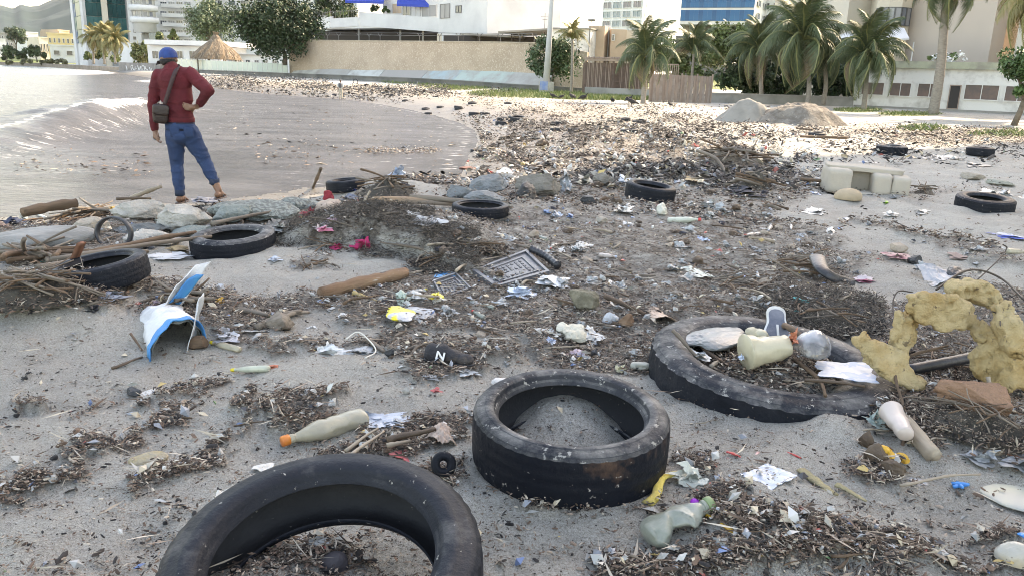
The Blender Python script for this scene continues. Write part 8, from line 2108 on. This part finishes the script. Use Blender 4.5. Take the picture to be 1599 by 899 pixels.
litter('plastic_bag', 416, 470, 340, 366, M('faded_film', (.34, .35, .34), .5, (.26, .27, .26), 8, bump=.6), 'greyish film over the muddy rag', 'plastic film', 220, .5)
# --- left rocks area
g = G(178, 392); s = mpp(g)
hp = W(178, 364, g.y + .15); hoop = empty('hoop', hp, 0, 'black plastic hoop standing among the left rocks', 'hoop')
v, f = lathe([(1, -.04), (1.04, 0), (1, .04), (.9, .04), (.9, -.04)], 44, False, True); R_ = 33 * s
v[:, 2] *= 1.0; obj('rim', mesh('rim', v * np.array([R_, R_ * .78, .6]), f, pl_black), hoop, rot=(math.radians(80), 0, math.radians(-14)))
litter('bent_sheet', 184, 248, 336, 372, M('dark_grey_panel', (.045, .05, .05), .55, (.07, .075, .07), 7), 'dark grey plastic panel behind the hoop', 'plastic panel', 230, .5, 'sheet', .5, ragged=.08)
litter('cloth', 214, 244, 366, 392, pl_black, 'black film lump right of the hoop', 'plastic film', 231, .7)
litter('cloth', 0, 42, 326, 352, cl_navy, 'navy cloth roll at the left edge on the waterline', 'cloth', 232, .6, freq=.9)
litter('cloth', -12, 14, 340, 356, M('pinkish_rag', (.36, .25, .2), .9), 'pinkish lump at the left edge below the navy cloth', 'cloth', 233, .7)
ground_stick((36, 338), (120, 322), 8, wd_brown, 'thick brown branch at the waterline on the left', 234, .08, .12, .04, 'branch', 'branch', None, .1, 12)
ground_stick((80, 408), (330, 372), 4.5, wd_grey, 'very long pale pole lying over the leaning black tyre', 235, .14, .10, .015, 'pole', 'pole', None, .4, 10)
ground_stick((60, 424), (230, 396), 6, wd_grey, 'thick grey pole below the very long pale one', 236, .20, .12, .02, 'pole', 'pole', None, .3, 10)
ground_stick((140, 398), (305, 366), 5, wd_brown, 'brown pole above the very long pale one', 237, .10, .08, .02, 'pole', 'pole', None, .3, 10)
ground_stick((112, 420), (128, 384), 7, wd_red, 'flat reddish board leaning on the poles over the leaning tyre', 238, .16, .36, .0, 'board', 'board', None, 0, 4, .35, 0)
ground_stick((206, 312), (252, 294), 4, wd_pale, 'pale split branch sticking up behind the rocks left of the man', 239, .12, .26, .03, 'branch', 'branch', None, .3)
ground_stick((182, 312), (236, 312), 2.6, wd_dark, 'dark thin branch lying on the pale grey rock', 240, .25, .25, .04)
ground_stick((330, 352), (440, 330), 3.6, wd_grey, 'grey stick running right from the rocks under the man', 241, .08, .1, .03)
ground_stick((0, 402), (60, 398), 7, wd_brown, 'brown branch at the left edge in front of the white rock', 242, .04, .06, .05, 'branch', 'branch')
ground_stick((10, 412), (90, 400), 4, wd_brown, 'thinner brown branch below the one at the left edge', 243, .03, .06, .06, 'branch', 'branch')
litter('wrapper', 68, 112, 398, 414, pl_teal, 'turquoise bottle scrap under the poles on the left', 'scrap', 244, .5)
litter('plastic_bag', 160, 210, 388, 400, pl_blue, 'pale blue sheet under the poles right of the reddish board', 'plastic film', 245, .3)
litter('plastic_bag', 220, 300, 392, 410, M('white_sheet', (.56, .57, .58), .6), 'white sheet on the sand right of the leaning tyre', 'plastic film', 246, .2)
litter('cloth', 250, 300, 378, 396, M('straw_bundle', (.34, .26, .15), .9, (.22, .17, .11), 14), 'bundle of straw and wood left of the dusty tyre', 'straw', 247, .5)
litter('cloth', 92, 120, 346, 362, cl_navy, 'navy rag between the tan rock and the long sack', 'cloth', 248, .5)
litter('scrap', 294, 314, 390, 402, pl_white, 'small white lump left of the dusty tyre', 'scrap', 249, .7)
litter('scrap', 168, 192, 333, 340, pl_amber, 'amber plastic strip behind the tan rock', 'scrap', 250, .5, lift=.1)
litter('cloth', 300, 345, 305, 322, M('dark_blue_rag', (.07, .09, .13), .9, (.2, .2, .22), 6), 'dark blue grey rag between the feet of the man', 'cloth', 251, .4, lift=.05)
ground_stick((40, 436), (0, 444), 3, pl_black, 'thin black rod at the left edge above the tangled branches', 252, .1, .06, .02, 'rod', 'plastic_rod')
# --- right middle: armchair and neighbours
ac = empty('armchair', G(1368, 306) + Vector((0, .35, -.02)), math.radians(-10), 'dirty cream armchair lying on its side on the sand', 'armchair')
k = 118 * mpp(ac.location) / 1.12
up_m = M('dirty_cream_upholstery', (.40, .355, .295), .9, (.37, .335, .285), 3.0, 6, .4, .65, bump=.35, bscale=26)
def soft(nm, dims, loc, rot=(0, 0, 0), p=7):
    v, f = rbox((dims[0] * k, dims[1] * k, dims[2] * k), p, 4); v = roughen(v, f, .012, 5, int(dims[0] * 100)); obj(nm, mesh(nm, v, f, up_m), ac, Vector(loc) * k, rot)
soft('arm', (.34, .70, .42), (-.42, .10, .21), (0, .04, 0), 9); soft('back', (.45, .30, .40), (-.08, .30, .20), p=9); soft('cushion', (.26, .56, .37), (.18, .02, .185), (0, .0, -.05)); soft('cushion', (.26, .54, .34), (.43, -.02, .17), (0, .05, -.08))
ac.scale = (1, 1, .86); soft('side_panel', (1.06, .56, .09), (-.02, .26, .40), (.0, .045, -.10), 10); soft('seat_base', (.52, .34, .06), (-.05, -.12, .02), p=8)
litter('cushion', 1302, 1344, 292, 315, M('tan_cushion', (.40, .31, .21), .9, (.33, .26, .18), 5, bump=.3), 'round tan cushion in front of the cream armchair', 'cushion', 260, .8, freq=.5, sharp=.06)
ground_stick((1250, 285), (1312, 290), 7, wd_brown, 'brown board running left from the cream armchair', 261, .08, .06, .01, 'board', 'board', None, .1, 8, .4)
heap(1425, 1460, 278, 304, 'dark tangled rubbish right of the cream armchair', 22, m_mulch, 10, srad=.01, slen=.4, fib=500, hr=.7)
bumper = curved = None
br = empty('bumper', G(1300, 440), 0, 'curved black car bumper piece in the sand at the right', 'car part')
L_ = [P(1276, 402, .16), P(1282, 418, .14), P(1296, 430, .10), P(1314, 437, .05), P(1334, 442, .02)]; LL = smooth_line(L_, 6); v, f = tube([tuple(p - br.location) for p in LL], [.055 * (1 - .75 * i / len(LL)) + .01 for i in range(len(LL))], 12, True, .45)
obj('shell', mesh('shell', v, f, pl_black), br)
litter('bent_sheet', 1440, 1492, 412, 448, M('light_grey_panel', (.33, .34, .36), .5, (.25, .26, .28), 5), 'light grey bent plastic panel behind the yellow foam', 'plastic panel', 262, .6, 'sheet', .4, ragged=.12)
litter('bent_sheet', 1474, 1500, 410, 440, pl_black, 'dark edge piece right of the light grey panel', 'plastic panel', 263, .6)
litter('cloth', 1324, 1378, 426, 444, cl_pnk2, 'pink and white cloth right of the black bumper piece', 'cloth', 264, .4, freq=1.7)
litter('cloth', 1376, 1420, 396, 408, cl_pink, 'faded pink cloth below the tan cloth covered lump', 'cloth', 265, .3)
rock(1416, 1440, 396, 414, st_dark, 'dark brown round lump right of the faded pink cloth', 266, .8, False, .2, None, 'husk', 'coconut_husk')
litter('plastic_bag', 1426, 1452, 404, 424, pl_clear, 'clear plastic cup left of the light grey panel', 'plastic cup', 267, .7)
litter('cloth', 1480, 1520, 394, 408, M('brown_pink_rag', (.30, .22, .19), .9), 'brownish rag above the light grey panel', 'cloth', 268, .4)
litter('cloth', 1540, 1599, 361, 374, M('blue_white_cloth', (.50, .50, .56), .9, (.05, .10, .38), 2.5, 2, .5, .53), 'white and blue cloth near the right edge', 'cloth', 269, .3)
litter('plastic_bag', 1426, 1452, 324, 336, pl_white, 'small white bag right of the cream armchair shadow side', 'plastic bag', 270, .5)
litter('plastic_bag', 1378, 1402, 328, 340, pl_white, 'small white bag on the sand below the cream armchair', 'plastic bag', 271, .5)
litter('scrap', 1376, 1388, 313, 321, M('lime_plastic', (.22, .50, .04), .4), 'lime green scrap below the cream armchair', 'scrap', 272, .6)
litter('plastic_bag', 1252, 1290, 318, 336, pl_white, 'white film drift left of the round tan cushion', 'plastic bag', 273, .4)
litter('scrap', 1262, 1284, 296, 305, pl_blue, 'pale blue scrap left of the round tan cushion', 'scrap', 274, .5)
litter('scrap', 1305, 1320, 348, 357, pl_bright, 'bright blue scrap in the right debris', 'scrap', 275, .4)
litter('plastic_bag', 1282, 1304, 345, 372, pl_white, 'whitish film left of the bright blue scrap', 'plastic bag', 276, .3)
litter('scrap', 1309, 1336, 334, 344, pl_blue, 'pale blue print scrap above the bright blue scrap', 'scrap', 277, .4)
litter('plastic_bag', 1528, 1558, 292, 308, pl_white, 'small white lump behind the tyre near the right edge', 'plastic bag', 278, .6)
litter('plastic_bag', 1555, 1580, 296, 312, pl_grey, 'grey lump behind the tyre near the right edge', 'plastic bag', 279, .6)
litter('plastic_bag', 1588, 1610, 300, 314, pl_white, 'white lump cut by the right edge beside the tyre', 'plastic bag', 280, .6)
for i, (x0, x1, y0, y1) in enumerate(((1448, 1500, 238, 252), (1500, 1545, 252, 262), (1420, 1470, 243, 250), (1340, 1372, 250, 256), (1300, 1330, 268, 276), (1240, 1262, 268, 276))):
    litter('plastic_bag', x0, x1, y0, y1, pl_grey, ['long grey white film right of the tyre near the shade edge', 'grey white film below the small black tyre in the shade', 'short film scrap left of the long grey white film', 'pale flat scrap left of the tyre near the shade edge', 'pale scrap behind the cream armchair', 'pale scrap left of the brown board'][i], 'plastic film', 281 + i, .35, freq=2.0, sharp=.5)
ground_stick((1250, 216), (1322, 218), 3.6, wd_brown, 'flat sunlit timber lying in front of the rubble heap', 290, .1, .1, .0, 'timber', 'timber', None, 0, 6, .6)
ground_stick((1245, 203), (1268, 205), 3, wd_dark, 'short dark timber at the foot of the rubble heap', 291, .1, .1, .0, 'timber', 'timber', None, 0, 6, .6)
# shells and pebbles scattered on the near sand
pm = [st_dark, st_tan, st_white]
spots = [(279, 652, 14, 0), (26, 649, 10, 0), (38, 592, 10, 0), (64, 583, 5, 0), (279, 782, 10, 0), (258, 817, 10, 0), (249, 784, 5, 0), (304, 803, 10, 0), (317, 710, 12, 0), (352, 677, 12, 0), (85, 716, 12, 0), (248, 829, 6, 2), (980, 797, 6, 1), (928, 808, 8, 1), (1120, 700, 8, 0), (1305, 868, 16, 1), (976, 865, 14, 1), (1075, 560, 5, 2), (1150, 500, 4, 2), (645, 760, 8, 0), (756, 770, 7, 0), (330, 846, 5, 0), (120, 800, 5, 0), (45, 850, 6, 0), (1180, 670, 6, 0), (1290, 700, 5, 0), (1445, 780, 6, 0), (1520, 820, 7, 0), (1240, 800, 5, 2), (590, 610, 6, 0), (470, 600, 6, 1), (180, 690, 8, 0)]
pb = [rock_mesh(1, .8, .7, 300 + i, 3, .12, False, pm[i], 'pebble') for i in range(3)]
PB = []
for i, (x, y, w, m) in enumerate(spots):
    g = G(x, y); s = mpp(g); o = obj('pebble', pb[m], None, g + Vector((0, 0, -.15 * w * s)), (0, 0, i * 1.7), w * s)
    PB.append((o, ('small dark pebble', 'small tan pebble', 'small white pebble')[m], x, y)); tag(o, 'small pebble on the sand', 'pebble', ['dark pebbles on the foreground sand', 'tan pebbles on the foreground sand', 'white pebbles on the foreground sand'][m])
# repeated small litter in the mid field; each is told apart by what lies beside it
LM = [('the thin black tyre', 750, 332), ('the tyre on the debris', 1014, 305), ('the brown grey boulder', 840, 290), ('the blue grey boulders', 762, 290), ('the larger grey tray', 795, 420), ('the smaller grey tray', 706, 448), ('the cream foam block', 892, 520), ('the sand filled tyre', 890, 690),
      ('the truck tyre', 1195, 580), ('the red capped bottle', 1100, 347), ('the round tan cushion', 1323, 305), ('the dark rag', 1158, 300), ('the sunlit root tangle', 1138, 245), ('the black bumper piece', 1300, 424), ('the reddish log', 568, 450), ('the black shoe', 700, 555), ('the printed pale pack', 1085, 425),
      ('the magenta cloth ball', 565, 382), ('the dusty tyre', 366, 376), ('the leaning tyre', 158, 425), ('the blue and white sack', 265, 508), ('the wooden stump', 438, 498), ('the tangled branches', 70, 465), ('the pointed root heap', 605, 290), ('the cream bottle', 507, 682), ('the crushed green bottle', 1055, 830),
      ('the yellow foam', 1470, 520), ('the bottom foreground tyre', 500, 830), ('the pale sawn log', 1428, 690), ('the long straight branch', 150, 503), ('the white block at the tyre', 1052, 298), ('the sand heap', 1178, 175), ('the brown rubble heap', 1262, 178), ('the lamp post', 853, 136), ('the short palm', 1004, 150), ('the distant man', 532, 140), ('the bright white sack', 785, 270), ('the pale round bag', 869, 333), ('the mossy root lump', 912, 468), ('the yellow and silver wrapper', 640, 490)]
_used = set()
def where(desc, px, py):
    for nm, x, y in sorted(LM, key=lambda q: math.hypot(q[1] - px, (q[2] - py) * 1.6))[:5]:
        dx, dy = px - x, (py - y) * 1.6; a = int(((math.degrees(math.atan2(dy, dx)) + 22.5) % 360) // 45)
        dr = ('right of', 'below and right of', 'below', 'below and left of', 'left of', 'above and left of', 'above', 'above and right of')[a]; D_ = math.hypot(dx, dy)
        for q in ((('close ', 'a little way ', 'well ', 'far ')[min(3, int(D_ / 45))]),):
            l = '%s %s%s %s' % (desc, q, dr, nm)
            if l not in _used: _used.add(l); return l
    return None
def many(spec):
    for (nm, cat, lab, grp, mat, n, box, wpx, seed, form) in spec:
        r = np.random.default_rng(seed); mes = [blob_mesh(1, r.uniform(.6, .9), r.uniform(.3, .6), seed * 7 + j, 3, .4, mat, nm) if form == 'blob' else film_mesh(1, .8, .35, seed * 7 + j, mat, nm) if form == 'film' else sheet_mesh(1, .7, .18, seed * 7 + j, 9, mat, nm, .01, .4) for j in range(4)]
        i = 0; tries = 0
        while i < n and tries < 4000:
            tries += 1; px = r.uniform(box[0], box[1]); py = r.uniform(box[2], box[3])
            if density_px(np.array([px]), np.array([py]))[0] < .35: continue
            g = G(px, py)
            if sea_sd(np.array([g.x]), np.array([g.y]))[0] < .3: continue
            s = mpp(g); l = where(lab, px, py)
            if l is None: continue
            o = obj(nm, mes[i % 4], None, g + Vector((0, 0, -.01)), (r.normal(0, .15), r.normal(0, .15), r.uniform(0, 6.28)), r.uniform(*wpx) * s); tag(o, l, cat, grp); i += 1
many([('plastic_bag', 'plastic bag', 'crumpled white bag', 'white bags in the sunlit litter', pl_white, 46, (730, 1240, 190, 292), (6, 13), 1, 'film'),
      ('plastic_bag', 'plastic bag', 'crumpled grey bag', 'grey bags in the sunlit litter', pl_grey, 26, (730, 1240, 190, 295), (6, 14), 2, 'film'),
      ('bottle_scrap', 'scrap', 'clear plastic scrap', 'clear scraps in the central debris', pl_clear, 34, (640, 1300, 320, 500), (8, 18), 3, 'film'),
      ('film_scrap', 'scrap', 'white film scrap', 'white film scraps in the central debris', pl_white, 44, (600, 1320, 300, 560), (8, 22), 4, 'sheet'),
      ('cloth_scrap', 'cloth', 'brown cloth scrap', 'brown cloth scraps in the central debris', cl_tan, 22, (700, 1320, 320, 560), (12, 24), 5, 'blob'),
      ('rag', 'cloth', 'small black rag', 'black rags in the litter', cl_dark, 26, (720, 1250, 200, 480), (7, 16), 6, 'blob'),
      ('blue_scrap', 'scrap', 'pale blue scrap', 'pale blue scraps in the litter', pl_blue, 16, (740, 1320, 210, 460), (5, 10), 7, 'blob'),
      ('red_scrap', 'scrap', 'small red scrap', 'red scraps in the litter', pl_red, 10, (740, 1400, 210, 480), (4, 7), 8, 'blob'),
      ('plastic_bag', 'plastic bag', 'small grey film', 'grey films in the left debris', pl_grey, 26, (0, 560, 310, 505), (8, 22), 11, 'film'),
      ('plastic_bag', 'plastic bag', 'small white film', 'white films in the left debris', pl_white, 20, (0, 560, 310, 505), (7, 18), 12, 'film'),
      ('rag', 'cloth', 'dark rag', 'dark rags in the left debris', cl_dark, 22, (0, 700, 300, 500), (10, 26), 13, 'film'),
      ('plastic_bag', 'plastic bag', 'thin grey film', 'grey films in the right debris', pl_grey, 40, (1150, 1599, 200, 460), (8, 22), 14, 'film'),
      ('plastic_bag', 'plastic bag', 'torn clear film', 'clear films in the central debris', pl_clear, 95, (600, 1340, 290, 570), (10, 36), 15, 'film'),
      ('bark_lump', 'bark', 'dark bark lump', 'dark bark lumps in the debris', wd_dark, 80, (560, 1340, 200, 560), (8, 26), 16, 'blob'),
      ('foam_scrap', 'foam', 'cream foam crumb', 'cream foam crumbs in the litter', M('cream_foam'), 16, (740, 1320, 240, 560), (6, 12), 9, 'blob')])
r = np.random.default_rng(77); i = 0      # small bottles lying about the middle ground
while i < 34:
    px, py = (r.uniform(640, 1330), r.uniform(300, 530)) if i < 24 else (r.uniform(20, 560), r.uniform(330, 480))
    if density_px(np.array([px]), np.array([py]))[0] < .3: continue
    a = r.uniform(0, 6.28); L = r.uniform(18, 34) * (.6 + (py - 300) / 400); l = where(('clear', 'greenish', 'milky')[i % 3] + ' bottle', px, py)
    if l: tag(bottle(px, py, px + L * math.cos(a), py + L * .45 * math.sin(a), L * .17, (pl_clear, pl_green, M('milky_bottle'))[i % 3], (pl_blue, pl_red, pl_white, pl_yellow)[i % 4], l, 400 + i, .8, .3), group='bottles lying in the debris'); i += 1
def many_sticks(n, box, lpx, rpx, desc, grp, mats, seed):
    r = np.random.default_rng(seed); mes = [stick_mesh(1, .03, seed * 9 + j, .10, mats[j % len(mats)], 'stick', 9, 6) for j in range(6)]; i = 0; tries = 0
    while i < n and tries < 5000:
        tries += 1; px = r.uniform(box[0], box[1]); py = r.uniform(box[2], box[3])
        if density_px(np.array([px]), np.array([py]))[0] < .4: continue
        g = G(px, py)
        if sea_sd(np.array([g.x]), np.array([g.y]))[0] < .4: continue
        s = mpp(g); L = r.uniform(*lpx) * s; k = r.uniform(*rpx) * s / .03; a = r.uniform(0, 3.14)
        l = where('%s%s stick' % (desc, 'long ' if L > (lpx[0] + lpx[1]) / 2 * s else 'short '), px, py)
        if l is None: continue
        o = obj('stick', mes[i % 6], None, g + Vector((0, 0, .02)), (0, r.normal(0, .08), a), (L, k, k)); tag(o, l, 'stick', grp); i += 1
many_sticks(70, (560, 1340, 310, 560), (26, 90), (1.2, 2.8), '', 'sticks in the central debris', [wd_grey, wd_brown, wd_pale], 1)
many_sticks(34, (740, 1300, 215, 310), (14, 50), (1.0, 2.2), '', 'sticks near the shade edge', [wd_grey, wd_pale], 2)
many_sticks(30, (0, 560, 320, 500), (26, 80), (1.4, 3), '', 'sticks in the left debris', [wd_grey, wd_brown, wd_dark], 3)
many_sticks(34, (200, 1600, 560, 895), (24, 60), (1.0, 2.0), 'thin ', 'twigs in the foreground bark chips', [wd_brown, wd_pale, wd_dark], 4)
for o in list(COL.objects):        # the far tyres get their own words too
    if o.get('group') == 'distant tyres in the sunlit litter':
        x_, y_, d_ = toproj(np.array([o.location.x]), np.array([o.location.y]), np.array([o.location.z])); l = where('worn dark tyre', float(x_[0]), float(y_[0]))
        if l: o['label'] = l
for o, l, x, y in PB: o['label'] = where(l, x, y) or where(l.replace('small', 'little round'), x, y) or where(l.replace('small', 'lone'), x, y) or l + ' lying on the open sand'
